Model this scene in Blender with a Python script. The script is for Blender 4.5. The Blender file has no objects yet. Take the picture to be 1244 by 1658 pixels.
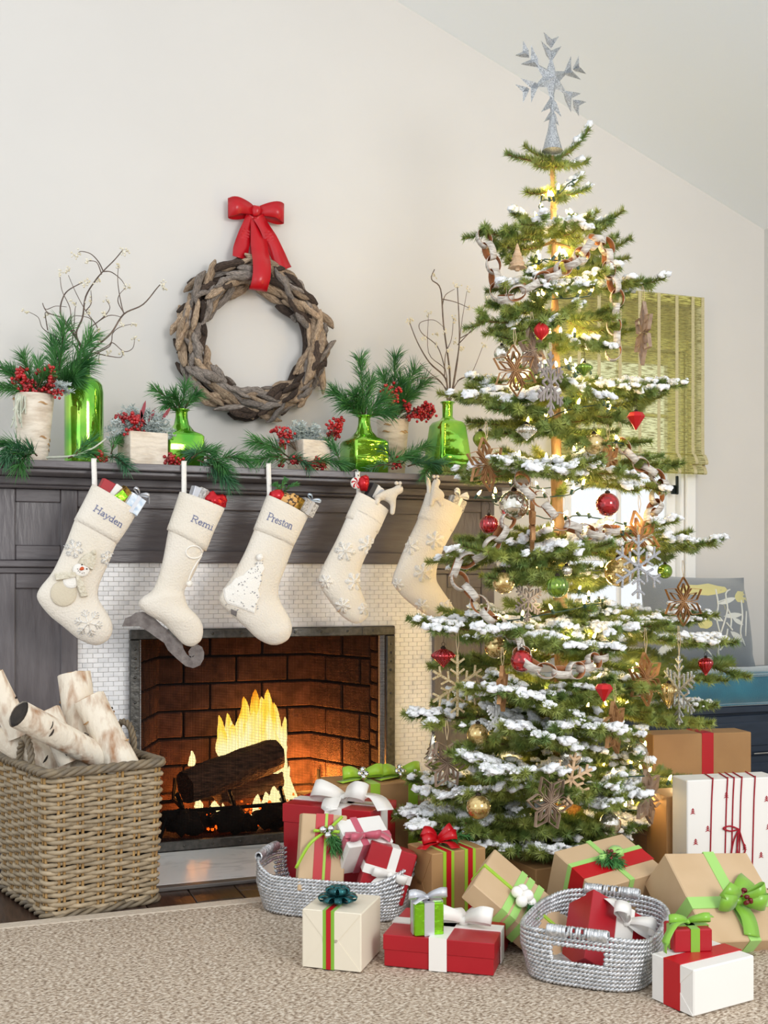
import bpy, bmesh, math, random
from mathutils import Vector as V, Matrix, noise
from mathutils.bvhtree import BVHTree
SC = bpy.context.scene
COL = SC.collection
PI = math.pi
rnd = random.Random(7)

# ---------------------------------------------------------------- camera
F, CX, HY, CAMH, YAW = 1800.0, 622.0, 940.0, 1.0, math.radians(20.65)
sn, cs = math.sin(YAW), math.cos(YAW)
cam = bpy.data.cameras.new('camera')
cam.sensor_fit = 'HORIZONTAL'
cam.sensor_width = 36.0
cam.lens = 36.0 * F / 1244.0
cam.shift_y = (HY - 829.0) / 1244.0
cam.clip_start = 0.05
co = bpy.data.objects.new('camera', cam)
COL.objects.link(co)
co.location = (0, 0, CAMH)
co.rotation_euler = (PI / 2, 0, -YAW)
SC.camera = co
# ---------------------------------------------------------------- world, lights, exposure
wd = bpy.data.worlds.new('daylight')
SC.world = wd
wd.use_nodes = True
wd.node_tree.nodes['Background'].inputs[0].default_value = (0.93, 0.97, 1.0, 1)
wd.node_tree.nodes['Background'].inputs[1].default_value = 1.12
SC.view_settings.view_transform = 'Standard'
SC.view_settings.look = 'None'
SC.view_settings.exposure = 0.0
SC.view_settings.gamma = 1.0
SC.view_settings.use_curve_mapping = False
SC.cycles.use_denoising = True
SC.cycles.max_bounces = 6
SC.cycles.transparent_max_bounces = 16
SC.cycles.sample_clamp_indirect = 4.0


def area(name, loc, target, sx, sy, energy, col):
    l = bpy.data.lights.new(name, 'AREA')
    l.shape = 'RECTANGLE'
    l.size, l.size_y, l.energy, l.color = sx, sy, energy, col
    o = bpy.data.objects.new(name, l)
    COL.objects.link(o)
    o.location = loc
    o.rotation_euler = (V(target) - V(loc)).to_track_quat('-Z', 'Y').to_euler()
    return o


# tall windows of the room behind the camera
area('window_daylight', (2.2, -1.6, 2.3), (1.2, 4.2, 0.9), 1.6, 1.6, 112, (1.0, 0.985, 0.95))
area('window_daylight', (-2.2, 0.6, 2.0), (1.2, 4.2, 1.2), 1.4, 1.8, 12, (0.80, 0.90, 1.0))


def lamp(name, loc, energy, col, r):
    l = bpy.data.lights.new(name, 'POINT')
    l.energy, l.color, l.shadow_soft_size = energy, col, r
    o = bpy.data.objects.new(name, l)
    COL.objects.link(o)
    o.location = loc
    return o


# ---------------------------------------------------------------- photograph pixel -> place in the room
def ray(px, py):
    r = (px - CX) / F
    return V((sn + cs * r, cs - sn * r, -(py - HY) / F))


EYE = V((0, 0, CAMH))


def W(px, py, Y):
    d = ray(px, py)
    return EYE + d * (Y / d.y)


def G(px, py, z=0.0):
    d = ray(px, py)
    return EYE + d * ((z - CAMH) / d.z)


def pix(p):
    f = p[0] * sn + p[1] * cs
    r = p[0] * cs - p[1] * sn
    return CX + F * r / f, HY - (p[2] - CAMH) * F / f


def pxm(p):
    """metres per photograph pixel at p"""
    return (p[0] * sn + p[1] * cs) / F


# ---------------------------------------------------------------- materials
def lin(h):
    h = h.lstrip('#')
    o = []
    for i in (0, 2, 4):
        v = int(h[i:i + 2], 16) / 255
        o.append(v / 12.92 if v <= 0.04045 else ((v + 0.055) / 1.055) ** 2.4)
    return (o[0], o[1], o[2], 1)


MATS = {}


def mat(name, col, rough=0.6, metal=0.0, col2=None, scale=30, stretch=(1, 1, 1), amt=(0.35, 0.65), bump=0.0, bscale=None, detail=3,
        emit=None, emis=0.0, trans=0.0, ior=1.45, sheen=0.0, coat=0.0, rnd_obj=0.0, spec=0.5, dist=0.0):
    m = bpy.data.materials.new(name)
    m.use_nodes = True
    nt = m.node_tree
    N, L = nt.nodes, nt.links
    b = N['Principled BSDF']
    b.inputs['Base Color'].default_value = lin(col)
    b.inputs['Roughness'].default_value = rough
    b.inputs['Metallic'].default_value = metal
    b.inputs['Specular IOR Level'].default_value = spec
    if trans:
        b.inputs['Transmission Weight'].default_value = trans
        b.inputs['IOR'].default_value = ior
    if sheen:
        b.inputs['Sheen Weight'].default_value = sheen
    if coat:
        b.inputs['Coat Weight'].default_value = coat
    if emit:
        b.inputs['Emission Color'].default_value = lin(emit)
        b.inputs['Emission Strength'].default_value = emis
    if col2 or bump:
        tc = N.new('ShaderNodeTexCoord')
        mp = N.new('ShaderNodeMapping')
        mp.inputs['Scale'].default_value = stretch
        L.new(tc.outputs['Object'], mp.inputs['Vector'])
        vec = mp.outputs['Vector']
        if rnd_obj is not None:
            oi = N.new('ShaderNodeObjectInfo')
            ad = N.new('ShaderNodeVectorMath')
            ad.operation = 'ADD'
            mu = N.new('ShaderNodeMath')
            mu.operation = 'MULTIPLY'
            mu.inputs[1].default_value = 37.0
            L.new(oi.outputs['Random'], mu.inputs[0])
            L.new(vec, ad.inputs[0])
            L.new(mu.outputs[0], ad.inputs[1])
            vec = ad.outputs[0]
    if col2:
        nz = N.new('ShaderNodeTexNoise')
        nz.inputs['Scale'].default_value = scale
        nz.inputs['Detail'].default_value = detail
        nz.inputs['Distortion'].default_value = dist
        L.new(vec, nz.inputs['Vector'])
        cr = N.new('ShaderNodeValToRGB')
        cr.color_ramp.elements[0].position, cr.color_ramp.elements[1].position = amt
        cr.color_ramp.elements[0].color = lin(col)
        cr.color_ramp.elements[1].color = lin(col2)
        L.new(nz.outputs['Fac'], cr.inputs['Fac'])
        out = cr.outputs['Color']
        if rnd_obj:
            hs = N.new('ShaderNodeHueSaturation')
            oi2 = N.new('ShaderNodeObjectInfo')
            mr = N.new('ShaderNodeMapRange')
            mr.inputs['To Min'].default_value = 1 - rnd_obj
            mr.inputs['To Max'].default_value = 1 + rnd_obj
            L.new(oi2.outputs['Random'], mr.inputs['Value'])
            L.new(mr.outputs[0], hs.inputs['Value'])
            L.new(out, hs.inputs['Color'])
            out = hs.outputs['Color']
        L.new(out, b.inputs['Base Color'])
    if bump:
        nb = N.new('ShaderNodeTexNoise')
        nb.inputs['Scale'].default_value = bscale or scale
        nb.inputs['Detail'].default_value = detail
        L.new(vec, nb.inputs['Vector'])
        bp = N.new('ShaderNodeBump')
        bp.inputs['Strength'].default_value = bump
        bp.inputs['Distance'].default_value = 0.01
        L.new(nb.outputs['Fac'], bp.inputs['Height'])
        L.new(bp.outputs['Normal'], b.inputs['Normal'])
    MATS[name] = m
    return m


mat('wall_paint', '#d8d4cf', 0.85, col2='#dad6d1', scale=3)
mat('ceiling_paint', '#f0f4f6', 0.9)
mat('side_paint', '#cfcfcc', 0.9)
mat('white_paint', '#f4f3f0', 0.45)
mat('grey_wood', '#5f595b', 0.33, col2='#6c6668', scale=9, stretch=(6, 6, 1), bump=0.25, bscale=14, detail=6)
mat('grey_wood_across', '#5f595b', 0.33, col2='#6a6466', scale=9, stretch=(1, 6, 7), bump=0.2, bscale=14, detail=6)
mat('grout', '#d6d3d0', 0.9)
mat('tile_marble', '#fbfafa', 0.28, col2='#d9dade', scale=26, amt=(0.5, 0.9), detail=5, rnd_obj=0.06)
mat('hearth_marble', '#eceeee', 0.22, col2='#a9b0b4', scale=7, stretch=(1, 2.2, 1), amt=(0.55, 0.85), detail=9, dist=1.2)
mat('iron', '#4a4947', 0.42, 0.85, col2='#5e5c58', scale=60, bump=0.25)
mat('screen_wire', '#100e0d', 0.95, 0.0, spec=0.1)
mat('black_iron', '#161413', 0.6, 0.4)
mat('firebrick', '#5f4034', 0.95, col2='#422a22', scale=22, bump=0.5, bscale=60, rnd_obj=0.22)
mat('soot', '#2a1d18', 0.98, col2='#1a1310', scale=12, bump=0.3)
mat('charred_wood', '#6f4d39', 0.9, col2='#38261b', scale=12, stretch=(1, 9, 9), bump=0.8, bscale=12, detail=8)
mat('ember', '#140d0a', 0.95, col2='#1e1410', scale=40, bump=0.9, bscale=50)
mat('floor_wood', '#33241d', 0.3, col2='#4d382c', scale=12, stretch=(9, 1, 9), bump=0.1, detail=6, rnd_obj=0.25)
mat('edge_wood', '#5a5450', 0.35, col2='#6b6560', scale=10, stretch=(1, 8, 8))
mat('rug_binding', '#cdbfae', 0.9, col2='#bfb09d', scale=120, bump=0.3)
mat('wicker', '#b5a285', 0.55, col2='#8a7a62', scale=30, bump=0.2, amt=(0.3, 0.7), rnd_obj=0.12)
mat('wicker_light', '#b8925a', 0.6, col2='#94713f', scale=30, bump=0.2)
mat('wicker_rim', '#8a7a61', 0.6, col2='#6c6152', scale=25, bump=0.2)
mat('birch_bark', '#ece1cf', 0.75, col2='#a97c58', scale=7, stretch=(4, 4, 1.6), amt=(0.48, 0.72), bump=0.5, bscale=18, detail=8, rnd_obj=0.05)
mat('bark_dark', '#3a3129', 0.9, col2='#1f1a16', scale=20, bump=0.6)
mat('log_end', '#c9a374', 0.85, col2='#a77f53', scale=30, bump=0.3)
mat('birch_pot', '#e7dac8', 0.8, col2='#b9a48c', scale=14, stretch=(1, 1, 3), amt=(0.45, 0.8), bump=0.6, bscale=25, detail=8)
mat('green_glass', '#55b218', 0.06, col2='#a6dd40', scale=9, amt=(0.35, 0.7), metal=0.78, coat=1.0, bump=0.08, bscale=16)
mat('pine', '#2f6a33', 0.55, col2='#4f8a44', scale=20, rnd_obj=0.12)
mat('pine_blue', '#4a7d58', 0.55, col2='#2f6440', scale=20)
mat('dusty_leaf', '#c9d2d0', 0.8, col2='#9eaaa6', scale=30)
mat('lichen', '#b9bdab', 0.9, col2='#d5d6c6', scale=40, bump=0.5)
mat('berry', '#c2121a', 0.25, coat=0.5, col2='#8e0d14', scale=20)
mat('berry_dark', '#7d1420', 0.35, col2='#5a0e18', scale=20)
mat('white_berry', '#f3eee0', 0.4, col2='#d8cba8', scale=40)
mat('twig', '#7b6a5f', 0.8, col2='#54463e', scale=30, bump=0.4)
mat('stem_brown', '#5d4632', 0.85, col2='#453322', scale=30)
mat('leaf_red', '#8c1a2c', 0.5)
mat('driftwood', '#c6ad92', 0.85, col2='#87705b', scale=9, stretch=(1, 4, 4), bump=0.8, bscale=14, detail=8, rnd_obj=0.3)
mat('driftwood_grey', '#a79b92', 0.85, col2='#6b625b', scale=9, stretch=(1, 4, 4), bump=0.8, bscale=14, detail=8, rnd_obj=0.3)
mat('driftwood_dark', '#5b4a3f', 0.9, col2='#362b25', scale=12, stretch=(1, 3, 3), bump=1.0, bscale=18, detail=8, rnd_obj=0.3)
mat('red_satin', '#c00d1b', 0.3, col2='#b80c1a', scale=6)
mat('red_ribbon', '#b80b19', 0.4)
mat('felt', '#e9e1d5', 0.95, sheen=0.2, bump=0.4, bscale=160, col2='#e1d7c7', scale=5)
mat('felt_trim', '#f3eee6', 0.9, sheen=0.1, bump=0.4, bscale=250)
mat('felt_beige', '#d3c7b0', 0.95, sheen=0.1, bump=0.3, bscale=160)  # beige felt, darker than the cream trim
mat('knit', '#e2dac8', 0.95, bump=0.7, bscale=130, col2='#d0c6b0', scale=90)
mat('grey_felt', '#837c79', 0.95, sheen=0.5, col2='#665e5c', scale=40, bump=0.4, bscale=150)
mat('thread', '#6a7196', 0.7)
mat('bead', '#c9c9cc', 0.12, 0.9)
mat('black_bead', '#15130f', 0.2)
mat('carrot', '#c9511b', 0.6)
mat('kraft', '#b08758', 0.6, col2='#a67d50', scale=6, bump=0.06, bscale=40)
mat('kraft_pale', '#cbae8a', 0.6, col2='#c2a47f', scale=6, bump=0.06, bscale=40)
mat('red_box', '#ad1020', 0.38, col2='#a30d1c', scale=5)
mat('white_paper', '#e9e6e1', 0.5, bump=0.06, bscale=25)
mat('cream_paper', '#e6dcc8', 0.45, bump=0.1, bscale=22)
mat('white_ribbon', '#ece8e2', 0.45)
mat('green_ribbon', '#9bc52f', 0.35, sheen=0.2)
mat('mint_ribbon', '#9fd06e', 0.35, sheen=0.2)
mat('apple_ribbon', '#7fb436', 0.3, sheen=0.2)
mat('teal_foil', '#2f6f73', 0.25, 0.6, col2='#1f5257', scale=20)
mat('green_foil', '#8cd32a', 0.18, 0.75, bump=0.3, bscale=60)
mat('silver_ribbon', '#cfd0d6', 0.3, 0.5)
mat('pink_ribbon', '#c2596c', 0.4, sheen=0.3)
mat('red_yarn', '#a31226', 0.9, bump=0.5, bscale=200)
mat('silver_ball', '#dcdcdc', 0.08, 1.0)
mat('pearl', '#f5f1ea', 0.15, coat=0.8)
mat('silver_rope', '#e6e7ea', 0.3, 0.6, col2='#b4b7ba', scale=90, bump=0.3)
mat('silver_glitter', '#9a9fa6', 0.32, 0.8, col2='#e4e7ea', scale=260, bump=0.6, bscale=350)
mat('gold_glitter', '#c2a368', 0.35, 0.6, col2='#efe0bc', scale=260, bump=0.6, bscale=350)
mat('grey_glitter', '#8d8d93', 0.4, 0.4, col2='#c2c3c8', scale=240, bump=0.5, bscale=350)
mat('white_glitter', '#f1f1f2', 0.5, 0.1, bump=0.5, bscale=350)
mat('pale_wood', '#d8b896', 0.7, col2='#c39f79', scale=30, stretch=(1, 1, 5), bump=0.3)
mat('grey_wash_wood', '#a49a96', 0.75, col2='#837873', scale=30, bump=0.3)
mat('bark_strip', '#b98a5b', 0.7, col2='#8e6238', scale=40, bump=0.4)
mat('strip_pale', '#a8917c', 0.7, col2='#8b7260', scale=40, bump=0.4)
mat('bark_outside', '#d9d2c8', 0.75, col2='#8d7f73', scale=40, stretch=(1, 1, 5), amt=(0.4, 0.75), bump=0.4)
mat('bark_inside', '#a5683a', 0.7, col2='#8a5128', scale=30, bump=0.3)
mat('twine', '#c9b28e', 0.9)
mat('fir', '#637d3c', 0.5, col2='#99a04c', scale=12, rnd_obj=0.1)  # yellowed needles: golden glow of the bulbs put into the colour
mat('fir_stem', '#7a6238', 0.8, col2='#5f4a2a', scale=30, bump=0.4)
mat('snow', '#fbfcff', 0.85, bump=0.5, bscale=220)
mat('trunk', '#b8966c', 0.85, col2='#8d6a45', scale=9, stretch=(3, 3, 1), bump=0.7, bscale=24, detail=7)
mat('light_wire', '#1f3d33', 0.45)
mat('burlap', '#a87b45', 0.9, col2='#8d6436', scale=150, bump=0.5)
mat('bulb_glow', '#ffd98a', 0.3, emit='#ffcf70', emis=40)
mat('cap_dark', '#33291f', 0.4, 0.7)
mat('ball_red', '#bb0d16', 0.08, 0.55, coat=1.0, col2='#7f0810', scale=60, amt=(0.4, 0.62))
mat('ball_red_matt', '#c31b20', 0.3, 0.3, bump=0.05)
mat('ball_darkred', '#8f0b18', 0.1, 0.65, coat=1.0, col2='#c21a26', scale=25)
mat('ball_green', '#7fa01c', 0.1, 0.65, coat=1.0, col2='#51700f', scale=50, amt=(0.42, 0.62))
mat('ball_olive', '#76851b', 0.25, 0.55, coat=0.3)
mat('ball_gold', '#e3c684', 0.1, 0.75, coat=1.0, col2='#b5914f', scale=55, amt=(0.42, 0.66))
mat('ball_silver', '#e9e4d8', 0.07, 0.9, coat=1.0, col2='#b6a98e', scale=40, amt=(0.45, 0.66))
mat('clear_glass', '#fdf3dd', 0.03, trans=0.92, ior=1.12)
mat('teal_velvet', '#1d7288', 0.75, sheen=0.8, col2='#155f76', scale=8, bump=0.15, bscale=200)
mat('navy_wood', '#26303f', 0.4, col2='#2d3848', scale=8, stretch=(1, 6, 6))
mat('chrome', '#dfe2e5', 0.12, 1.0)
mat('pillow_grey', '#7f858b', 0.9, sheen=0.4, bump=0.3, bscale=250)
mat('pillow_white', '#d6d8d2', 0.9, sheen=0.3, bump=0.3, bscale=250)
mat('pillow_yellow', '#d3cb8a', 0.9, sheen=0.3, bump=0.3, bscale=250)
mat('latch_black', '#1c2622', 0.4, 0.5)
mat('plush', '#e6dccd', 0.95, sheen=0.3, bump=0.6, bscale=300)
mat('foil_blue', '#a9bfd6', 0.25, 0.4, col2='#e8edf2', scale=50)
mat('foil_gold', '#c9a24a', 0.2, 0.8, col2='#5a3f1f', scale=60)
mat('foil_red', '#c01421', 0.22, 0.35)
mat('leopard', '#d9a864', 0.5, col2='#3a2415', scale=90, amt=(0.5, 0.56))
mat('newsprint', '#cfcac4', 0.6, col2='#8b8680', scale=160)
mat('black_sleeve', '#22242c', 0.4)


# rug: woven jute, rows of knots as relief and colour
def rug_material():
    m = bpy.data.materials.new('jute')
    m.use_nodes = True
    N, L = m.node_tree.nodes, m.node_tree.links
    b = N['Principled BSDF']
    b.inputs['Roughness'].default_value = 0.95
    tc = N.new('ShaderNodeTexCoord')
    n1 = N.new('ShaderNodeTexNoise')
    n1.inputs['Scale'].default_value = 95
    n1.inputs['Detail'].default_value = 4
    mp = N.new('ShaderNodeMapping')
    mp.inputs['Scale'].default_value = (1, 1.7, 1)
    L.new(tc.outputs['Object'], mp.inputs['Vector'])
    L.new(mp.outputs[0], n1.inputs['Vector'])
    cr = N.new('ShaderNodeValToRGB')
    e = cr.color_ramp.elements
    e[0].position, e[0].color = 0.36, lin('#7d6a58')
    e[1].position, e[1].color = 0.62, lin('#d8cbba')
    x = e.new(0.48)
    x.color = lin('#b09d88')
    L.new(n1.outputs['Fac'], cr.inputs['Fac'])
    L.new(cr.outputs[0], b.inputs['Base Color'])
    w = N.new('ShaderNodeTexNoise')
    w.inputs['Scale'].default_value = 420
    L.new(tc.outputs['Object'], w.inputs['Vector'])
    bp = N.new('ShaderNodeBump')
    bp.inputs['Strength'].default_value = 0.5
    bp.inputs['Distance'].default_value = 0.003
    L.new(w.outputs['Fac'], bp.inputs['Height'])
    L.new(bp.outputs[0], b.inputs['Normal'])
    MATS['jute'] = m


rug_material()


def shade_material():
    """woven roman shade: horizontal slubs, lets the daylight through"""
    m = bpy.data.materials.new('woven_shade')
    m.use_nodes = True
    N, L = m.node_tree.nodes, m.node_tree.links
    b = N['Principled BSDF']
    b.inputs['Roughness'].default_value = 0.9
    tc = N.new('ShaderNodeTexCoord')
    mp = N.new('ShaderNodeMapping')
    mp.inputs['Scale'].default_value = (14, 1, 150)
    L.new(tc.outputs['Object'], mp.inputs['Vector'])
    nz = N.new('ShaderNodeTexNoise')
    nz.inputs['Scale'].default_value = 1.6
    nz.inputs['Detail'].default_value = 4
    L.new(mp.outputs[0], nz.inputs['Vector'])
    cr = N.new('ShaderNodeValToRGB')
    e = cr.color_ramp.elements
    e[0].position, e[0].color = 0.33, lin('#989061')
    e[1].position, e[1].color = 0.66, lin('#cdc79a')
    L.new(nz.outputs['Fac'], cr.inputs['Fac'])
    L.new(cr.outputs[0], b.inputs['Base Color'])
    tl = N.new('ShaderNodeBsdfTranslucent')
    L.new(cr.outputs[0], tl.inputs[0])
    tp = N.new('ShaderNodeBsdfTransparent')
    tp.inputs[0].default_value = lin('#f9f8dc')
    c2 = N.new('ShaderNodeValToRGB')
    c2.color_ramp.elements[0].position, c2.color_ramp.elements[1].position = 0.30, 0.54
    c2.color_ramp.elements[0].color = (0.06, 0.06, 0.06, 1)
    c2.color_ramp.elements[1].color = (0.9, 0.9, 0.9, 1)
    L.new(nz.outputs['Fac'], c2.inputs[0])
    m1 = N.new('ShaderNodeMixShader')
    m1.inputs[0].default_value = 0.6
    L.new(b.outputs[0], m1.inputs[1])
    L.new(tl.outputs[0], m1.inputs[2])
    m2 = N.new('ShaderNodeMixShader')
    L.new(c2.outputs[0], m2.inputs[0])
    L.new(m1.outputs[0], m2.inputs[1])
    L.new(tp.outputs[0], m2.inputs[2])
    L.new(m2.outputs[0], N['Material Output'].inputs[0])
    MATS['woven_shade'] = m
    mat('shade_stripe', '#c9bf95', 0.9, col2='#b9ae84', scale=60, stretch=(1, 1, 4))


shade_material()


def flame_material():
    m = bpy.data.materials.new('flame')
    m.use_nodes = True
    N, L = m.node_tree.nodes, m.node_tree.links
    N.remove(N['Principled BSDF'])
    tc = N.new('ShaderNodeTexCoord')
    mp = N.new('ShaderNodeMapping')
    mp.inputs['Scale'].default_value = (30, 30, 6)
    L.new(tc.outputs['Object'], mp.inputs['Vector'])
    nz = N.new('ShaderNodeTexNoise')
    nz.inputs['Scale'].default_value = 1.0
    nz.inputs['Detail'].default_value = 2
    L.new(mp.outputs[0], nz.inputs['Vector'])
    sx = N.new('ShaderNodeSeparateXYZ')
    L.new(tc.outputs['Object'], sx.inputs[0])
    hz = N.new('ShaderNodeMapRange')                 # flames cool towards their tips
    hz.inputs['From Min'].default_value = 0.20
    hz.inputs['From Max'].default_value = 0.52
    hz.inputs['To Min'].default_value = 0.62
    hz.inputs['To Max'].default_value = 0.02
    L.new(sx.outputs['Z'], hz.inputs[0])
    sub = N.new('ShaderNodeMath')
    sub.operation = 'MULTIPLY_ADD'
    sub.inputs[1].default_value = 0.9
    L.new(nz.outputs['Fac'], sub.inputs[0])
    L.new(hz.outputs[0], sub.inputs[2])
    cr = N.new('ShaderNodeValToRGB')
    e = cr.color_ramp.elements
    e[0].position, e[0].color = 0.36, (1.0, 0.15, 0.004, 1)
    e[1].position, e[1].color = 1.0, (1.0, 0.80, 0.34, 1)
    for p, c in ((0.54, (1.0, 0.30, 0.012, 1)), (0.76, (1.0, 0.54, 0.05, 1))):
        k = e.new(p)
        k.color = c
    L.new(sub.outputs[0], cr.inputs[0])
    em = N.new('ShaderNodeEmission')
    em.inputs[1].default_value = 2.3
    L.new(cr.outputs[0], em.inputs[0])
    tp = N.new('ShaderNodeBsdfTransparent')
    al = N.new('ShaderNodeMapRange')
    al.inputs['From Min'].default_value = 0.34
    al.inputs['From Max'].default_value = 0.75
    al.inputs['To Min'].default_value = 0.06
    al.inputs['To Max'].default_value = 0.9
    L.new(sub.outputs[0], al.inputs[0])
    mx = N.new('ShaderNodeMixShader')
    L.new(al.outputs[0], mx.inputs[0])
    L.new(tp.outputs[0], mx.inputs[1])
    L.new(em.outputs[0], mx.inputs[2])
    L.new(mx.outputs[0], N['Material Output'].inputs[0])
    MATS['flame'] = m
    mat('hot_coal', '#2a0d06', 0.9, emit='#ff5a10', emis=3.0)


flame_material()


# ---------------------------------------------------------------- mesh building
class MB:
    def __init__(s):
        s.v, s.f, s.mi, s.sm = [], [], [], []
        s.cur, s.smooth = 0, False

    def add(s, vs, fs):
        o = len(s.v)
        s.v.extend(vs)
        for f in fs:
            s.f.append([i + o for i in f])
            s.mi.append(s.cur)
            s.sm.append(s.smooth)

    def box(s, lo, hi, bev=0.0, M=None):
        x0, y0, z0 = lo
        x1, y1, z1 = hi
        b = min(bev, abs(x1 - x0) / 2.1, abs(y1 - y0) / 2.1, abs(z1 - z0) / 2.1)
        if b <= 0:
            vs = [V((x, y, z)) for x in (x0, x1) for y in (y0, y1) for z in (z0, z1)]
            fs = [(0, 1, 3, 2), (4, 6, 7, 5), (0, 4, 5, 1), (2, 3, 7, 6), (0, 2, 6, 4), (1, 5, 7, 3)]
        else:
            c = [(x0, x1), (y0, y1), (z0, z1)]
            vs, idx = [], {}
            for i in range(8):
                sg = [(i >> k) & 1 for k in range(3)]
                for ax in range(3):
                    p = [c[k][sg[k]] if k == ax else c[k][sg[k]] + (b if sg[k] == 0 else -b) for k in range(3)]
                    idx[(i, ax)] = len(vs)
                    vs.append(V(p))
            fs = []
            for ax in range(3):
                o1, o2 = [k for k in range(3) if k != ax]
                for sd in (0, 1):
                    q = []
                    for a, bb in ((0, 0), (1, 0), (1, 1), (0, 1)):
                        q.append(idx[((sd << ax) | (a << o1) | (bb << o2), ax)])
                    fs.append(q)
                # bevel faces along the edges parallel to ax
                for a in (0, 1):
                    for bb in (0, 1):
                        i0 = (a << o1) | (bb << o2)
                        i1 = i0 | (1 << ax)
                        fs.append([idx[(i0, o1)], idx[(i1, o1)], idx[(i1, o2)], idx[(i0, o2)]])
            for i in range(8):
                fs.append([idx[(i, 0)], idx[(i, 1)], idx[(i, 2)]])
        if M:
            vs = [M @ p for p in vs]
        s.add(vs, fs)

    def grid(s, rows, closed_u=False, closed_v=False):
        """rows: list of equally long lists of points"""
        n, m = len(rows), len(rows[0])
        vs = [V(p) for r in rows for p in r]
        fs = []
        for i in range(n if closed_v else n - 1):
            for j in range(m if closed_u else m - 1):
                a, b = i * m + j, i * m + (j + 1) % m
                i2 = (i + 1) % n
                fs.append((a, b, i2 * m + (j + 1) % m, i2 * m + j))
        s.add(vs, fs)

    def loft(s, rings, cap=True):
        s.grid(rings, closed_u=True)
        m = len(rings[0])
        o = len(s.v) - len(rings) * m
        if cap:
            for base in (o, o + (len(rings) - 1) * m):
                s.f.append([base + k for k in range(m)])
                s.mi.append(s.cur)
                s.sm.append(False)

    def tube(s, pts, r, n=6, closed=False, cap=True, flat=1.0):
        pts = [V(p) for p in pts]
        N = len(pts)
        rings = []
        up = None
        for i, p in enumerate(pts):
            a = pts[(i - 1) % N] if (closed or i > 0) else p
            b = pts[(i + 1) % N] if (closed or i < N - 1) else p
            t = (b - a)
            t = t.normalized() if t.length > 1e-9 else V((0, 0, 1))
            if up is None:
                up = t.orthogonal().normalized()
            u = up - t * up.dot(t)
            if u.length < 1e-6:
                u = t.orthogonal()
            u.normalize()
            up = u
            w = t.cross(u)
            rr = r[i] if isinstance(r, (list, tuple)) else r
            rings.append([p + (u * math.cos(2 * PI * k / n) + w * (math.sin(2 * PI * k / n) * flat)) * rr for k in range(n)])
        if closed:
            s.grid(rings, closed_u=True, closed_v=True)
        else:
            s.loft(rings, cap)

    def lathe(s, prof, n=24, M=None, fr=None, cap=True):
        """prof: list of (radius, z); fr(k, z) scales the radius round the axis"""
        rings = []
        for r, z in prof:
            ring = []
            for k in range(n):
                a = 2 * PI * k / n
                q = r * (fr(a, z) if fr else 1)
                p = V((q * math.cos(a), q * math.sin(a), z))
                ring.append(M @ p if M else p)
            rings.append(ring)
        s.loft(rings, cap)

    def prism(s, poly, d, M=None):
        """poly in local x,z extruded from y=-d/2 to d/2"""
        n = len(poly)
        vs = [V((p[0], -d / 2, p[1])) for p in poly] + [V((p[0], d / 2, p[1])) for p in poly]
        if M:
            vs = [M @ p for p in vs]
        from mathutils.geometry import tessellate_polygon
        tri = tessellate_polygon([[V((p[0], p[1], 0)) for p in poly]])
        fs = [tuple(t) for t in tri] + [tuple(i + n for i in reversed(t)) for t in tri]
        fs += [(i, (i + 1) % n, n + (i + 1) % n, n + i) for i in range(n)]
        s.add(vs, fs)

    def strip(s, pts, wd, w, th=0.0014):
        """flat ribbon of width w along pts; wd = width direction(s)"""
        rings = []
        N = len(pts)
        for i, p in enumerate(pts):
            p = V(p)
            a, b = V(pts[max(i - 1, 0)]), V(pts[min(i + 1, N - 1)])
            t = b - a
            t = t.normalized() if t.length > 1e-9 else V((0, 0, 1))
            d = V(wd[i] if isinstance(wd, list) else wd)
            d = d - t * d.dot(t)
            d = d.normalized() if d.length > 1e-6 else t.orthogonal().normalized()
            n = t.cross(d)
            ww = w[i] if isinstance(w, (list, tuple)) else w
            rings.append([p + d * ww / 2 + n * th / 2, p - d * ww / 2 + n * th / 2, p - d * ww / 2 - n * th / 2, p + d * ww / 2 - n * th / 2])
        s.loft(rings)

    def ico(s, c, r, sub=1, jit=0.0, M=None, sc=(1, 1, 1), seed=0):
        vs, fs = ICO[sub]
        out = []
        c = V(c)
        for v in vs:
            k = 1.0
            if jit:
                k += jit * noise.noise(v * 1.7 + V((seed * 3.1, seed * 1.3, seed)))
            p = V((v.x * sc[0], v.y * sc[1], v.z * sc[2])) * (r * k)
            out.append((M @ p if M else p) + c)
        s.add(out, fs)

    def mesh(s, name, mats, org=V((0, 0, 0))):
        me = bpy.data.meshes.new(name)
        me.from_pydata([tuple(p - org) for p in s.v], [], s.f)
        for m in (mats if isinstance(mats, (list, tuple)) else [mats]):
            me.materials.append(MATS[m])
        if any(s.mi):
            me.polygons.foreach_set('material_index', s.mi)
        me.polygons.foreach_set('use_smooth', s.sm)
        me.update()
        return me


def _ico(sub):
    bm = bmesh.new()
    bmesh.ops.create_icosphere(bm, subdivisions=sub, radius=1)
    bm.verts.ensure_lookup_table()
    r = ([v.co.copy() for v in bm.verts], [tuple(v.index for v in f.verts) for f in bm.faces])
    bm.free()
    return r


ICO = {k: _ico(k) for k in (1, 2, 3, 4)}
ORG = {}


def tag(o, label=None, cat=None, group=None, kind=None):
    for k, v in (('label', label), ('category', cat), ('group', group), ('kind', kind)):
        if v:
            o[k] = v
    return o


def thing(name, label, cat, loc=(0, 0, 0), group=None):
    o = bpy.data.objects.new(name, None)
    o.empty_display_size = 0.05
    COL.objects.link(o)
    o.location = loc
    ORG[o.name] = V(loc)
    return tag(o, label, cat, group)


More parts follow.
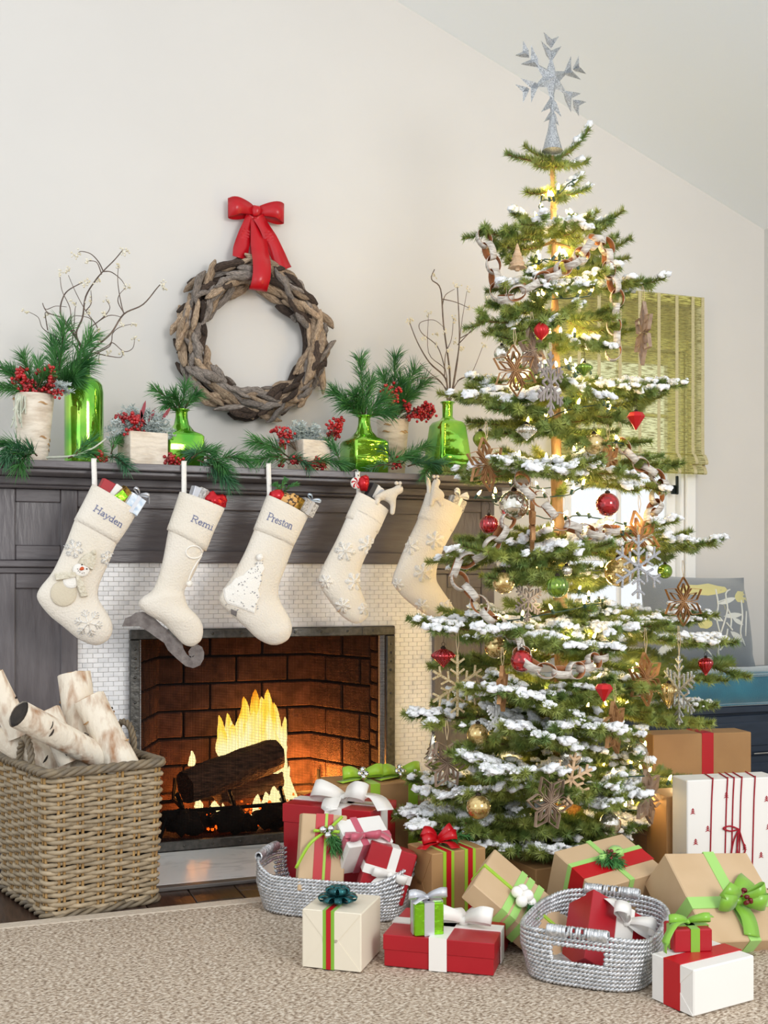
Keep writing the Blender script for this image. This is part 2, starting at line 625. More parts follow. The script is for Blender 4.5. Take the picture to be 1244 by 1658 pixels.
def obj(name, mb, mats, parent=None, org=None, label=None, kind=None):
    """one mesh object from world-space points; a child shares its parent's origin"""
    if parent is not None:
        og = ORG[parent.name]
    else:
        og = V(org) if org is not None else V((0, 0, 0))
    me = mb.mesh(name, mats, og)
    o = bpy.data.objects.new(name, me)
    COL.objects.link(o)
    if parent is not None:
        o.parent = parent
    else:
        o.location = og
    ORG[o.name] = og
    if label:
        o['label'] = label
    if kind:
        o['kind'] = kind
    return o


def single(name, mb, mats, label, cat, org=None, group=None):
    return tag(obj(name, mb, mats, None, org), label, cat, group)


def struct(name, mb, mats, parent=None):
    o = obj(name, mb, mats, parent)
    o['kind'] = 'structure'
    return o


def inst(name, me, parent, loc, rot=None, scale=None):
    """a piece that shares its mesh; loc is in the world, the parent's origin is taken off"""
    o = bpy.data.objects.new(name, me)
    COL.objects.link(o)
    o.parent = parent
    o.location = V(loc) - (ORG[parent.name] if parent else V((0, 0, 0)))
    if rot is not None:
        o.rotation_euler = rot
    if scale is not None:
        o.scale = scale if isinstance(scale, (tuple, list)) else (scale,) * 3
    ORG[o.name] = V(loc)
    return o


def dup(root, loc, rot=(0, 0, 0), scale=1.0, label=None):
    def cp(o, par):
        c = o.copy()
        COL.objects.link(c)
        c.parent = par
        for ch in o.children:
            cp(ch, c)
        return c
    r = cp(root, None)
    r.location = loc
    r.rotation_euler = rot
    r.scale = scale if isinstance(scale, (tuple, list)) else (scale,) * 3
    ORG[r.name] = V(loc)
    if label:
        r['label'] = label
    return r


def frame(o, x, z):
    x = V(x).normalized()
    z = V(z)
    z = (z - x * z.dot(x)).normalized()
    y = z.cross(x)
    M = Matrix((x, y, z)).transposed().to_4x4()
    M.translation = V(o)
    return M


def cat_rom(pts, n=6, closed=False):
    P = [V(p) for p in pts]
    out = []
    N = len(P)
    for i in range(N if closed else N - 1):
        if closed:
            p0, p1, p2, p3 = P[(i - 1) % N], P[i], P[(i + 1) % N], P[(i + 2) % N]
        else:
            p0, p1, p2, p3 = P[max(i - 1, 0)], P[i], P[i + 1], P[min(i + 2, N - 1)]
        for k in range(n):
            t = k / n
            out.append(0.5 * ((2 * p1) + (p2 - p0) * t + (2 * p0 - 5 * p1 + 4 * p2 - p3) * t * t + (3 * p1 - p0 - 3 * p2 + p3) * t ** 3))
    if not closed:
        out.append(P[-1].copy())
    return out


# ================================================================ ROOM
YW, XR = 4.42, W(1238, 372, 4.42).x
YF, YT, YS, YM = 4.085, 4.105, 4.07, 3.85          # painted wood face, tile face, fire screen, front edge of the mantel shelf
ca, cb = W(640, 0, YW), W(1238, 372, YW)
CSL = (cb.z - ca.z) / (cb.x - ca.x)


def ceil_z(x):
    return ca.z + (x - ca.x) * CSL


wx0, wx1, wz0, wz1 = 2.535, 3.185, 0.72, 2.08       # window opening
mb = MB()
for x0, x1, z0, z1 in ((-1.3, 0.66, 0, None), (0.66, 1.47, 1.06, None), (1.47, wx0, 0, None), (wx0, wx1, 0, wz0), (wx0, wx1, wz1, None), (wx1, XR + 0.1, 0, None)):
    t0 = ceil_z(x0) if z1 is None else z1
    t1 = ceil_z(x1) if z1 is None else z1
    poly = [(x0, z0), (x1, z0), (x1, t1), (x0, t0)]
    M = Matrix.Translation((0, YW + 0.06, 0))
    mb.prism(poly, 0.12, M)
struct('wall_back', mb, 'wall_paint')
mb = MB()
mb.prism([(-1.3, ceil_z(-1.3)), (XR + 0.1, ceil_z(XR + 0.1)), (XR + 0.1, ceil_z(XR + 0.1) + 0.1), (-1.3, ceil_z(-1.3) + 0.1)], 2.0, Matrix.Translation((0, YW - 1.0, 0)))
struct('ceiling', mb, 'ceiling_paint')
mb = MB()
mb.box((XR, 2.2, 0), (XR + 0.1, YW, ceil_z(XR)))
struct('wall_right', mb, 'side_paint')
# floor: subfloor with its boards
mb = MB()
mb.box((-1.3, -0.6, -0.06), (XR + 0.1, YW + 0.12, -0.012))
floor = struct('floor', mb, 'edge_wood')
rw = random.Random(3)
x = -1.3
while x < XR:
    w = 0.152
    y = 2.6 + rw.uniform(-0.3, 0.2)
    mb = MB()
    mb.box((x, 2.3, -0.012), (min(x + w - 0.003, XR), y + 0.9, 0.0), 0.002)
    obj('plank', mb, 'floor_wood', floor)
    mb = MB()
    mb.box((x, y + 0.903, -0.012), (min(x + w - 0.003, XR), 4.05, 0.0), 0.002)
    obj('plank', mb, 'floor_wood', floor)
    x += w
# rug
rug = thing('jute_rug', 'large woven beige jute rug with a pale fabric border, under the presents', 'rug', (1.0, 1.6, 0))
mb = MB()
RX0, RX1, RY0, RY1 = -1.25, 3.55, 0.9, 3.34
mb.smooth = True
rows = []
nx, ny = 620, 330
for j in range(ny + 1):
    y = RY0 + (RY1 - RY0) * j / ny
    r = []
    for i in range(nx + 1):
        x = RX0 + (RX1 - RX0) * i / nx
        h = 0.0022 * math.sin(x * 2 * PI / 0.031 + (1.6 if int(y / 0.021) % 2 else 0)) * math.sin(y * 2 * PI / 0.042)
        h += 0.0012 * noise.noise(V((x * 55, y * 70, 0)))
        r.append((x, y, 0.010 + h))
    rows.append(r)
mb.grid(rows)
obj('weave', mb, 'jute', rug)
mb = MB()
mb.box((RX0, RY1 - 0.004, 0.0), (RX1, 3.39, 0.0125), 0.004)
obj('border', mb, 'rug_binding', rug, label='pale fabric border along the edge of the rug')

# hearth
hearth = thing('hearth_slab', 'white veined marble hearth slab with a grey wood edge, in front of the fire', 'hearth', (1.06, 3.8, 0))
mb = MB()
mb.box((0.3, 3.63, 0.0), (1.83, 4.06, 0.012), 0.002)
obj('slab', mb, 'hearth_marble', hearth)
mb = MB()
mb.box((0.27, 3.588, 0.0), (1.86, 3.628, 0.013), 0.003)
mb.box((0.27, 3.63, 0.0), (0.298, 4.05, 0.013), 0.003)
mb.box((1.832, 3.63, 0.0), (1.86, 4.05, 0.013), 0.003)
obj('edge_trim', mb, 'edge_wood', hearth)

# ---------------------------------------------------------------- mantel in grey painted wood
XC = 1.0645
man = thing('fireplace_mantel', 'grey painted wooden fireplace mantel with panelled posts and a deep shelf', 'mantel', (XC, YF, 0))


def mpart(name, boxes, m='grey_wood', bev=0.003):
    mb = MB()
    for lo, hi in boxes:
        mb.box(lo, hi, bev)
    return obj(name, mb, m, man)


TX0, TX1 = 0.375, 1.753                             # tile field
PX0, PX1 = 0.106, 2.022                             # outer edges of the posts
mpart('shelf', [((0.05, YM, 1.376), (2.065, YW, 1.40))], 'grey_wood_across')
mpart('shelf_moulding', [((0.075, YM + 0.03, 1.362), (2.04, YW, 1.3755))], 'grey_wood_across')
mpart('cove', [((0.095, 4.03, 1.334), (2.03, YW, 1.3618))], 'grey_wood_across')
mpart('bead', [((0.09, 4.035, 1.3225), (2.035, YW, 1.3338))], 'grey_wood_across', 0.005)
mpart('frieze_panel', [((TX0, YF + 0.018, 1.07), (TX1, YF + 0.05, 1.32))], 'grey_wood_across')
mpart('frieze_rail', [((TX0, YF, 1.262), (TX1, YF + 0.03, 1.322))], 'grey_wood_across')
mpart('frieze_rail', [((TX0, YF, 1.065), (TX1, YF + 0.03, 1.110))], 'grey_wood_across')
for sd in (0, 1):
    ox0, ox1 = (PX0, TX0) if sd == 0 else (TX1, PX1)
    s1 = 0.058
    mpart('post_side', [((ox0 + 0.002, YF + 0.02, 0.0), (ox1 - 0.002, YW, 1.3222))])
    mpart('stile', [((ox0, YF, 1.0705), (ox0 + s1, YF + 0.022, 1.3222))])
    mpart('stile', [((ox1 - s1, YF, 1.0705), (ox1, YF + 0.022, 1.3222))])
    mpart('stile', [((ox0, YF, 0.0), (ox0 + s1, YF + 0.022, 1.0255))])
    mpart('stile', [((ox1 - s1, YF, 0.0), (ox1, YF + 0.022, 1.0255))])
    for z0, z1 in ((1.276, 1.322), (1.072, 1.124), (0.972, 1.025), (0.0, 0.10)):
        mpart('rail', [((ox0 + s1 + 0.001, YF + 0.001, z0), (ox1 - s1 - 0.001, YF + 0.022, z1))], 'grey_wood_across')
    mpart('panel', [((ox0 + s1 - 0.003, YF + 0.012, 1.122), (ox1 - s1 + 0.003, YF + 0.024, 1.278))])
    mpart('panel', [((ox0 + s1 - 0.003, YF + 0.012, 0.098), (ox1 - s1 + 0.003, YF + 0.024, 0.974))])
    mpart('band_moulding', [((ox0 - 0.006, YF - 0.022, 1.047), (ox1 + 0.0, YF + 0.02, 1.0700)), ((ox0, YF - 0.004, 1.0258), (ox1, YF + 0.02, 1.0468))], 'grey_wood_across')

# ---------------------------------------------------------------- marble mosaic surround
OX0, OX1, OZ = 0.600, 1.530, 0.790                   # clear opening
mos = thing('tile_surround', 'white marble mosaic surround of small brick-shaped tiles around the fireplace opening', 'tile surround', (XC, YT, 0))
mb = MB()
mb.box((TX0, YT + 0.004, 0), (OX0, YT + 0.02, 1.066))
mb.box((OX1, YT + 0.004, 0), (TX1, YT + 0.02, 1.066))
mb.box((OX0, YT + 0.004, OZ), (OX1, YT + 0.02, 1.066))
obj('grout_bed', mb, 'grout', mos)
TW, TH, GJ = 0.0365, 0.0172, 0.0016
tiles = []
row = 0
z = 1.066 - TH
while z > -0.01:
    x = TX0 - (TW / 2 if row % 2 else 0)
    while x < TX1:
        a, b2 = max(x, TX0), min(x + TW - GJ, TX1)
        if b2 - a > 0.006:
            if z < OZ and a < OX0 < b2:
                b2 = OX0
            if z < OZ and a < OX1 < b2:
                a = OX1
            if not (z + TH * 0.5 < OZ and a > OX0 - 0.004 and b2 < OX1 + 0.004) and b2 - a > 0.006:
                tiles.append((a, max(z, 0.0), b2, z + TH - GJ))
        x += TW
    z -= TH
    row += 1


def seen_key(t):
    return W(0, 0, YT).x * 0 + (t[0] - 0.2) ** 2 + (t[1] - 0.9) ** 2 * 0.6


full = [t for t in tiles if abs(t[2] - t[0] - (TW - GJ)) < 1e-4]
full = [t for t in full if t[3] > 0.28 and not (t[1] < 0.79 and 0.55 < (t[0] + t[2]) / 2 < 1.575)]
full.sort(key=seen_key)
one = full[:300]
mb = MB()
mb.box((-(TW - GJ) / 2, 0, -(TH - GJ) / 2), ((TW - GJ) / 2, 0.005, (TH - GJ) / 2), 0.0008)
tme = mb.mesh('tile', 'tile_marble')
rt = random.Random(5)
for a, z0, b2, z1 in one:
    inst('tile', tme, mos, ((a + b2) / 2, YT + rt.uniform(-0.0006, 0.0004), (z0 + z1) / 2))
ks = set(one)
mb = MB()
for t in tiles:
    if t not in ks:
        y = YT + rt.uniform(-0.0006, 0.0004)
        mb.box((t[0], y, t[1]), (t[2], y + 0.005, t[3]))
obj('small_tiles', mb, 'tile_marble', mos, kind='stuff')

# ---------------------------------------------------------------- firebox, brick by brick
BX0, BX1, YB, YJ = 0.735, 1.395, 4.60, 4.215
fb = thing('firebox', 'brick lined firebox glowing orange behind the mesh screen', 'firebox', (XC, 4.3, 0))
mb = MB()
pl = [(OX0 - 0.02, YT + 0.055), (OX0 - 0.02, YJ), (0.585, YJ + 0.01), (BX0, YB), (BX1, YB), (1.545, YJ + 0.01), (OX1 + 0.02, YJ), (OX1 + 0.02, YT + 0.055)]
inn = [V((p[0], p[1], 0)) for p in pl]
top = [V((p[0], p[1], 1.0)) for p in pl]
mb.grid([inn, top])
mb.add([V((p[0], p[1], 1.0)) for p in pl], [tuple(range(len(pl)))])
obj('lining', mb, 'soot', fb)
mb = MB()
mb.box((0.56, YT + 0.055, -0.01), (1.57, YB, 0.014))
obj('inner_hearth', mb, 'soot', fb)
rb = random.Random(11)


def brick_wall(p0, p1, z1, bw, bh, off=0.008, start=0.014, thick=0.02):
    """bricks on the vertical plane p0 -> p1, facing the fire"""
    d = V((p1[0] - p0[0], p1[1] - p0[1], 0))
    ln = d.length
    d.normalize()
    ang = math.atan2(d.y, d.x)
    z, row = start, 0
    while z < z1:
        x = -bw / 2 if row % 2 else 0
        while x < ln:
            a, b2 = max(x, 0), min(x + bw - 0.008, ln)
            if b2 - a > 0.02:
                mb = MB()
                j = rb.uniform(0, 0.004)
                mb.box((-(b2 - a) / 2, -thick / 2 - j, -(bh - 0.008) / 2), ((b2 - a) / 2, thick / 2, (bh - 0.008) / 2), 0.004)
                c = V((p0[0], p0[1], 0)) + d * ((a + b2) / 2)
                key = (round(b2 - a, 3), bh)
                me = mb.mesh('brick', 'firebrick')
                inst('brick', me, fb, (c.x, c.y, z + bh / 2), (0, 0, ang))
            x += bw
        z += bh
        row += 1


brick_wall((BX0, YB - 0.008), (BX1, YB - 0.008), 0.93, 0.222, 0.112)
brick_wall((0.59, YJ + 0.012), (BX0, YB - 0.01), 0.93, 0.222, 0.112)
brick_wall((BX1, YB - 0.01), (1.54, YJ + 0.012), 0.93, 0.222, 0.112)
brick_wall((OX1 + 0.012, YJ), (OX1 + 0.012, YT + 0.022), OZ - 0.02, 0.16, 0.064)
brick_wall((OX0 - 0.012, YT + 0.022), (OX0 - 0.012, YJ), OZ - 0.02, 0.16, 0.064)

# fire screen
fs = thing('fire_screen', 'riveted iron fire screen with fine wire mesh in front of the fire', 'fire screen', (XC, YS, 0.012))
fx0, fx1, fz0, fz1, fw = 0.554, 1.576, 0.013, 0.823, 0.036
for lo, hi in (((fx0, fz1 - fw), (fx1, fz1)), ((fx0, fz0), (fx1, fz0 + fw))):
    mb = MB()
    mb.box((lo[0], YS - 0.012, lo[1]), (hi[0], YS + 0.012, hi[1]), 0.003)
    obj('frame_bar', mb, 'iron', fs)
for x in (fx0, fx1 - fw):
    mb = MB()
    mb.box((x, YS - 0.0125, fz0 + fw), (x + fw, YS + 0.012, fz1 - fw), 0.003)
    obj('frame_bar', mb, 'iron', fs)
for x0, x1, z0, z1 in ((fx0, fx0 + fw, fz1 - 0.15, fz1 - fw), (fx1 - fw, fx1, fz1 - 0.15, fz1 - fw), (fx1 - 0.14, fx1, fz1 - fw, fz1), (fx0, fx0 + 0.1, fz1 - fw, fz1)):
    mb = MB()
    mb.box((x0 + 0.003, YS - 0.0155, z0 + 0.002), (x1 - 0.003, YS - 0.0125, z1 - 0.002), 0.001)
    obj('corner_plate', mb, 'iron', fs)
mb = MB()
mb.smooth = True
mb.lathe([(0.0055, 0), (0.005, 0.0022), (0.003, 0.0036), (0.0005, 0.0042)], 8, Matrix.Rotation(PI / 2, 4, 'X'))
rme = mb.mesh('rivet', 'iron')
for k in range(4):
    inst('rivet', rme, fs, (fx0 + fw / 2, YS - 0.0148, 0.775 - 0.022 - 0.034 * k))
    inst('rivet', rme, fs, (fx1 - fw / 2, YS - 0.0148, 0.775 - 0.022 - 0.034 * k))
for k in range(6):
    inst('rivet', rme, fs, (fx0 + fw / 2, YS - 0.012, 0.56 - 0.1 * k))
    inst('rivet', rme, fs, (fx1 - fw / 2, YS - 0.012, 0.56 - 0.1 * k))
for k in range(9):
    x = fx0 + 0.09 + k * 0.105
    inst('rivet', rme, fs, (x, YS - 0.012, fz0 + fw / 2))
    inst('rivet', rme, fs, (x, YS - 0.0148 if k in (0, 8) else YS - 0.012, fz1 - fw / 2))
mb = MB()
p, t = 0.0058, 0.00052
x = fx0 + fw
while x < fx1 - fw:
    mb.box((x - t, YS + 0.003, fz0 + fw), (x + t, YS + 0.0045, fz1 - fw))
    x += p
z = fz0 + fw
while z < fz1 - fw:
    mb.box((fx0 + fw, YS + 0.003, z - t), (fx1 - fw, YS + 0.0045, z + t))
    z += p
obj('wire_mesh', mb, 'screen_wire', fs, kind='stuff')

# grate, logs, coals, flames
YG = 4.30
gr = thing('fire_grate', 'black iron fire grate with angled bars under the burning logs', 'grate', (XC, YG, 0.014))
z0 = W(400, 1304, YG).z
xa, xb = W(262, 1300, YG).x, W(640, 1300, YG).x
mb = MB()
mb.tube([(xa, YG - 0.02, z0), (xb, YG - 0.02, z0)], 0.0085, 6)
obj('front_bar', mb, 'black_iron', gr)
mb = MB()
mb.tube([(xa, YG + 0.18, z0), (xb, YG + 0.18, z0)], 0.0085, 6)
obj('back_bar', mb, 'black_iron', gr)
for k in range(5):
    x = xa + (xb - xa) * (0.08 + 0.21 * k)
    mb = MB()
    mb.tube([(x - 0.03, YG - 0.07, z0 + 0.075), (x, YG - 0.02, z0 + 0.01), (x, YG + 0.18, z0 + 0.008), (x + 0.01, YG + 0.2, z0 + 0.09)], 0.009, 6)
    obj('cross_bar', mb, 'black_iron', gr)
for x in (xa + 0.02, xb - 0.02):
    for y in (YG - 0.02, YG + 0.18):
        mb = MB()
        mb.tube([(x, y, z0), (x + (-0.03 if x < XC else 0.03), y, 0.016)], 0.0085, 6)
        obj('leg', mb, 'black_iron', gr)


def split_log(name, label, a, b, r, seed):
    a, b = V(a), V(b)
    d = (b - a)
    M = frame(a, d, (0, 0, 1))
    n, rings = 14, []
    prof = [(1.0, -0.25), (0.95, 0.35), (0.35, 0.95), (-0.25, 1.0), (-0.75, 0.75), (-1.0, 0.05), (-0.7, -0.72), (0.1, -0.95), (0.7, -0.7)]
    prof = [V((p[0], p[1], 0)) for p in prof]
    prof = cat_rom(prof, 2, True)
    for i in range(n + 1):
        u = i / n
        ring = []
        for k, q in enumerate(prof):
            rr = r * (1 + 0.10 * noise.noise(V((u * 5, k * 0.9, seed)))) * (0.94 if i in (0, n) else 1)
            ring.append(M @ V((u * d.length + (0.012 * noise.noise(V((k * 1.3, seed, 3))) if i in (0, n) else 0), q.x * rr, q.y * rr)))
        rings.append(ring)
    mb = MB()
    mb.loft(rings)
    return single(name, mb, 'charred_wood', label, 'log', a)


split_log('firewood_log', 'thick dark split log lying across the top of the burning fire', W(300, 1276, 4.26), W(447, 1222, 4.39), 0.069, 1)
split_log('firewood_log', 'charred log glowing under the thick split log in the fire', W(352, 1284, 4.36), W(452, 1262, 4.43), 0.048, 5)
for px, py, y, r, cl in ((296, 1334, 4.27, 0.068, 'big black charcoal lump at the end of the grate next to the log basket'), (338, 1330, 4.33, 0.05, 'medium charcoal lump set back beside the big one under the grate'), (372, 1328, 4.27, 0.062, 'big rounded charcoal lump under the middle of the grate'),
                         (401, 1333, 4.25, 0.04, 'smallest charcoal lump, in front of the middle of the grate'), (436, 1324, 4.27, 0.064, 'big charcoal lump below the bright end of the burning log'), (470, 1322, 4.30, 0.06, 'charcoal lump half hidden behind the large red gift'), (520, 1310, 4.34, 0.05, 'charcoal lump at the far end of the grate behind the gifts')):
    mb = MB()
    mb.smooth = True
    c = W(px, py, y)
    c.z = 0.02 + r * 0.75
    mb.ico(c, r, 3, 0.7, seed=px, sc=(1.0, 0.9, 0.85))
    single('charcoal_lump', mb, 'ember', cl, 'charcoal', c, 'charcoal lumps beneath the grate')
mb = MB()
re_ = random.Random(2)
for k in range(420):
    px, py = re_.uniform(290, 520), re_.uniform(1300, 1345)
    c = W(px, 1330, re_.uniform(4.28, 4.5))
    c.z = 0.02 + abs(re_.gauss(0, 0.035))
    mb.ico(c, re_.uniform(0.003, 0.009), 1, 0.4, seed=k)
o = obj('glowing_embers', mb, 'hot_coal', None, (XC, YG, 0.02))
tag(o, 'bed of small glowing orange embers under the grate', 'embers', None, 'stuff')

fire = thing('fire', 'tall yellow and orange flames rising behind the split log', 'fire', (W(410, 1250, 4.42).x, 4.42, 0.1))


def tongue(base, tip, Y, r, seed, lean=0.0):
    a, b = W(base[0], base[1], Y), W(tip[0], tip[1], Y)
    rings = []
    n, m = 18, 12
    for i in range(n + 1):
        u = i / n
        c = a.lerp(b, u)
        wob = 0.35 * r * math.sin(u * 5 + seed) * u
        c = c + V((wob, 0.3 * r * math.cos(u * 4 + seed * 2) * u, 0))
        rr = 1.45 * r * (math.sin(PI * min(0.5, 0.22 + u * 0.9)) if u < 0.31 else 1.0) * (1 - u) ** 0.62 + 0.0006
        ring = []
        for k in range(m):
            an = 2 * PI * k / m
            q = 1 + 0.35 * noise.noise(V((math.cos(an), math.sin(an) + seed, u * 3)))
            ring.append(c + V((math.cos(an) * rr * q, 0.6 * math.sin(an) * rr * q, 0)))
        rings.append(ring)
    mb = MB()
    mb.smooth = True
    mb.loft(rings, False)
    o = obj('flame_tongue', mb, 'flame', fire)


for bx, by, tx, ty, y, r in ((362, 1225, 354, 1158, 4.44, 0.020), (372, 1225, 371, 1154, 4.46, 0.022), (392, 1230, 393, 1128, 4.45, 0.034), (408, 1232, 405, 1150, 4.43, 0.034),
                             (420, 1232, 417, 1116, 4.46, 0.036), (432, 1235, 437, 1115, 4.44, 0.034), (426, 1238, 425, 1128, 4.42, 0.040), (444, 1240, 443, 1138, 4.45, 0.032),
                             (452, 1270, 458, 1160, 4.44, 0.026), (455, 1290, 462, 1205, 4.42, 0.024), (462, 1302, 466, 1240, 4.40, 0.020), (479, 1300, 466, 1253, 4.43, 0.012),
                             (410, 1238, 400, 1170, 4.41, 0.044), (440, 1255, 446, 1180, 4.41, 0.036), (384, 1230, 380, 1172, 4.43, 0.030),
                             (412, 1335, 420, 1286, 4.31, 0.022), (425, 1325, 432, 1282, 4.33, 0.022), (440, 1312, 446, 1272, 4.33, 0.024), (452, 1312, 458, 1284, 4.34, 0.018),
                             (362, 1333, 362, 1300, 4.33, 0.010), (322, 1310, 322, 1290, 4.33, 0.014), (345, 1318, 350, 1296, 4.36, 0.02), (310, 1240, 312, 1215, 4.5, 0.012)):
    tongue((bx, by), (tx, ty), y, r, bx * 0.37 + tx)
lamp('firelight', W(420, 1250, 4.40), 8, (1.0, 0.36, 0.07), 0.09)
lamp('firelight', W(505, 1275, 4.43), 20, (1.0, 0.38, 0.07), 0.06)
lamp('firelight', W(315, 1290, 4.48), 3.5, (1.0, 0.32, 0.05), 0.06)

# ---------------------------------------------------------------- window, shade, bench
win = thing('window_1', None, None, ((wx0 + wx1) / 2, YW, wz0))
win['kind'] = 'structure'


def wpart(name, lo, hi, m='white_paint', b=0.004, par=win):
    mb = MB()
    mb.box(lo, hi, b)
    o = obj(name, mb, m, par)
    return o


cw = 0.052
wpart('casing', (wx0 - cw, YW - 0.02, wz0 - 0.03), (wx0, YW - 0.001, wz1 + cw))
wpart('casing', (wx1, YW - 0.02, wz0 - 0.03), (wx1 + cw, YW - 0.001, wz1 + cw))
wpart('casing', (wx0, YW - 0.02, wz1), (wx1, YW - 0.001, wz1 + cw))
wpart('sill', (wx0 - cw - 0.03, YW - 0.05, wz0 - 0.055), (wx1 + cw + 0.03, YW - 0.001, wz0 - 0.03))
wpart('jamb', (wx1 - 0.02, YW, wz0), (wx1, YW + 0.12, wz1))
wpart('jamb', (wx0, YW, wz0), (wx0 + 0.02, YW + 0.12, wz1))
wpart('jamb', (wx0, YW, wz0), (wx1, YW + 0.12, wz0 + 0.015))
sy0, sy1 = YW + 0.04, YW + 0.075
wpart('sash_frame', (wx0 + 0.02, sy0, wz0 + 0.015), (wx0 + 0.065, sy1, wz1))
wpart('sash_frame', (wx1 - 0.065, sy0, wz0 + 0.015), (wx1 - 0.02, sy1, wz1))
wpart('sash_frame', (wx0 + 0.065, sy0, wz0 + 0.015), (wx1 - 0.065, sy1, wz0 + 0.07))
wpart('sash_frame', (wx0 + 0.065, sy0, wz1 - 0.06), (wx1 - 0.065, sy1, wz1))
xm = (wx0 + wx1) / 2
wpart('glazing_bar', (xm - 0.009, sy0 + 0.005, wz0 + 0.07), (xm + 0.009, sy1 - 0.005, wz1 - 0.06))
for z in (1.10, 1.44, 1.78):
    wpart('glazing_bar', (wx0 + 0.065, sy0 + 0.006, z - 0.009), (wx1 - 0.065, sy1 - 0.006, z + 0.009))
mb = MB()
mb.box((wx0 + 0.065, YW + 0.055, wz0 + 0.07), (wx1 - 0.065, YW + 0.058, wz1 - 0.06))
g = bpy.data.materials.new('window_glass')
g.use_nodes = True
N, L = g.node_tree.nodes, g.node_tree.links
N.remove(N['Principled BSDF'])
a_, b_, c_ = N.new('ShaderNodeBsdfTransparent'), N.new('ShaderNodeBsdfGlossy'), N.new('ShaderNodeMixShader')
b_.inputs['Roughness'].default_value = 0.02
c_.inputs[0].default_value = 0.05
L.new(a_.outputs[0], c_.inputs[1])
L.new(b_.outputs[0], c_.inputs[2])
L.new(c_.outputs[0], N['Material Output'].inputs[0])
MATS['window_glass'] = g
obj('pane', mb, 'window_glass', win)
mb = MB()
lc = W(1091, 790, YW - 0.002)
mb.box((lc.x - 0.018, YW - 0.016, lc.z - 0.03), (lc.x + 0.012, YW - 0.002, lc.z + 0.012), 0.003)
mb.box((lc.x + 0.002, YW - 0.028, lc.z - 0.032), (lc.x + 0.012, YW - 0.012, lc.z + 0.055), 0.003)
mb.box((lc.x - 0.026, YW - 0.022, lc.z - 0.02), (lc.x - 0.012, YW - 0.006, lc.z + 0.008), 0.003)
obj('latch', mb, 'latch_black', win, label='black window latch')

YSH = YW - 0.07
sx0, sx1 = 2.44, W(1140, 482, YSH).x
ztop = W(1140, 482, YSH).z
sh = thing('roman_shade', 'olive woven roman shade with pale vertical stripes, half lowered over the window', 'window shade', ((sx0 + sx1) / 2, YSH, ztop))
zb = W(1143, 727, YSH).z
prof = [(YSH, ztop), (YSH, ztop - 0.2), (YSH, (ztop + zb) / 2), (YSH, zb), (YSH - 0.012, zb - 0.03), (YSH - 0.03, zb - 0.062), (YSH - 0.026, zb - 0.076), (YSH - 0.004, zb - 0.074), (YSH - 0.012, zb - 0.09), (YSH - 0.022, zb - 0.112), (YSH - 0.016, zb - 0.122), (YSH + 0.004, zb - 0.115)]
pp = cat_rom([V((0, a, b)) for a, b in prof], 3)


def shade_strip(x0, x1, off, th):
    mb = MB()
    mb.strip([V(((x0 + x1) / 2, p.y - off, p.z)) for p in pp], V((1, 0, 0)), x1 - x0, th)
    return mb


obj('shade_cloth', shade_strip(sx0, sx1 - 0.0, 0, 0.002), 'woven_shade', sh)
k = 0
for px in (1138, 1122, 1096, 1067, 1036, 1004, 970, 938):
    x = W(px, 560, YSH).x
    obj('stripe', shade_strip(x - 0.0085, x + 0.0085, 0.002, 0.001), 'shade_stripe', sh)
mb = MB()
mb.box((sx0, YSH + 0.003, ztop - 0.04), (sx1, YW - 0.021, ztop - 0.002), 0.002)
obj('headrail', mb, 'white_paint', sh)

YBF = 3.97
bx0 = W(832, 1150, YBF).x
bench = thing('window_bench', 'navy built-in window bench with drawer fronts, below the window', 'bench', ((bx0 + XR) / 2, YBF, 0))
mb = MB()
mb.box((bx0, YBF + 0.012, 0.0), (XR - 0.001, YW - 0.001, 0.455), 0.003)
obj('body', mb, 'navy_wood', bench)
mb = MB()
mb.box((bx0 - 0.01, YBF - 0.012, 0.425), (XR - 0.001, YBF + 0.012, 0.456), 0.004)
obj('top_rail', mb, 'navy_wood', bench)
xs = [bx0, W(1112, 1200, YBF).x, XR - 0.002]
for a, b2 in zip(xs, xs[1:]):
    for z0, z1 in ((0.25, 0.415), (0.03, 0.235)):
        mb = MB()
        mb.box((a + 0.008, YBF - 0.006, z0), (b2 - 0.008, YBF + 0.011, z1), 0.003)
        d = obj('drawer', mb, 'navy_wood', bench)
        mb = MB()
        mb.box((a + 0.05, YBF - 0.013, z0 + 0.03), (b2 - 0.05, YBF - 0.006, z1 - 0.03), 0.004)
        obj('drawer_panel', mb, 'navy_wood', d)
        xm2 = (a + b2) / 2 if b2 < XR - 0.1 else W(1226, 1218, YBF).x
        if z1 > 0.3:
            mb = MB()
            hz = W(1226, 1218, YBF).z
            mb.tube([(xm2 - 0.045, YBF - 0.014, hz), (xm2 - 0.045, YBF - 0.035, hz), (xm2 + 0.06, YBF - 0.035, hz), (xm2 + 0.06, YBF - 0.014, hz)], 0.005, 8)
            obj('handle', mb, 'chrome', d)
cush = thing('bench_cushion', 'teal velvet bench cushion with piped edges on the window bench', 'cushion', ((bx0 + XR) / 2, 4.2, 0.457))
mb = MB()
mb.smooth = True
rows = []
cx0, cx1, cy0, cy1, cz0, cz1 = bx0 + 0.0, XR - 0.004, YBF - 0.012, YW - 0.06, 0.458, 0.588
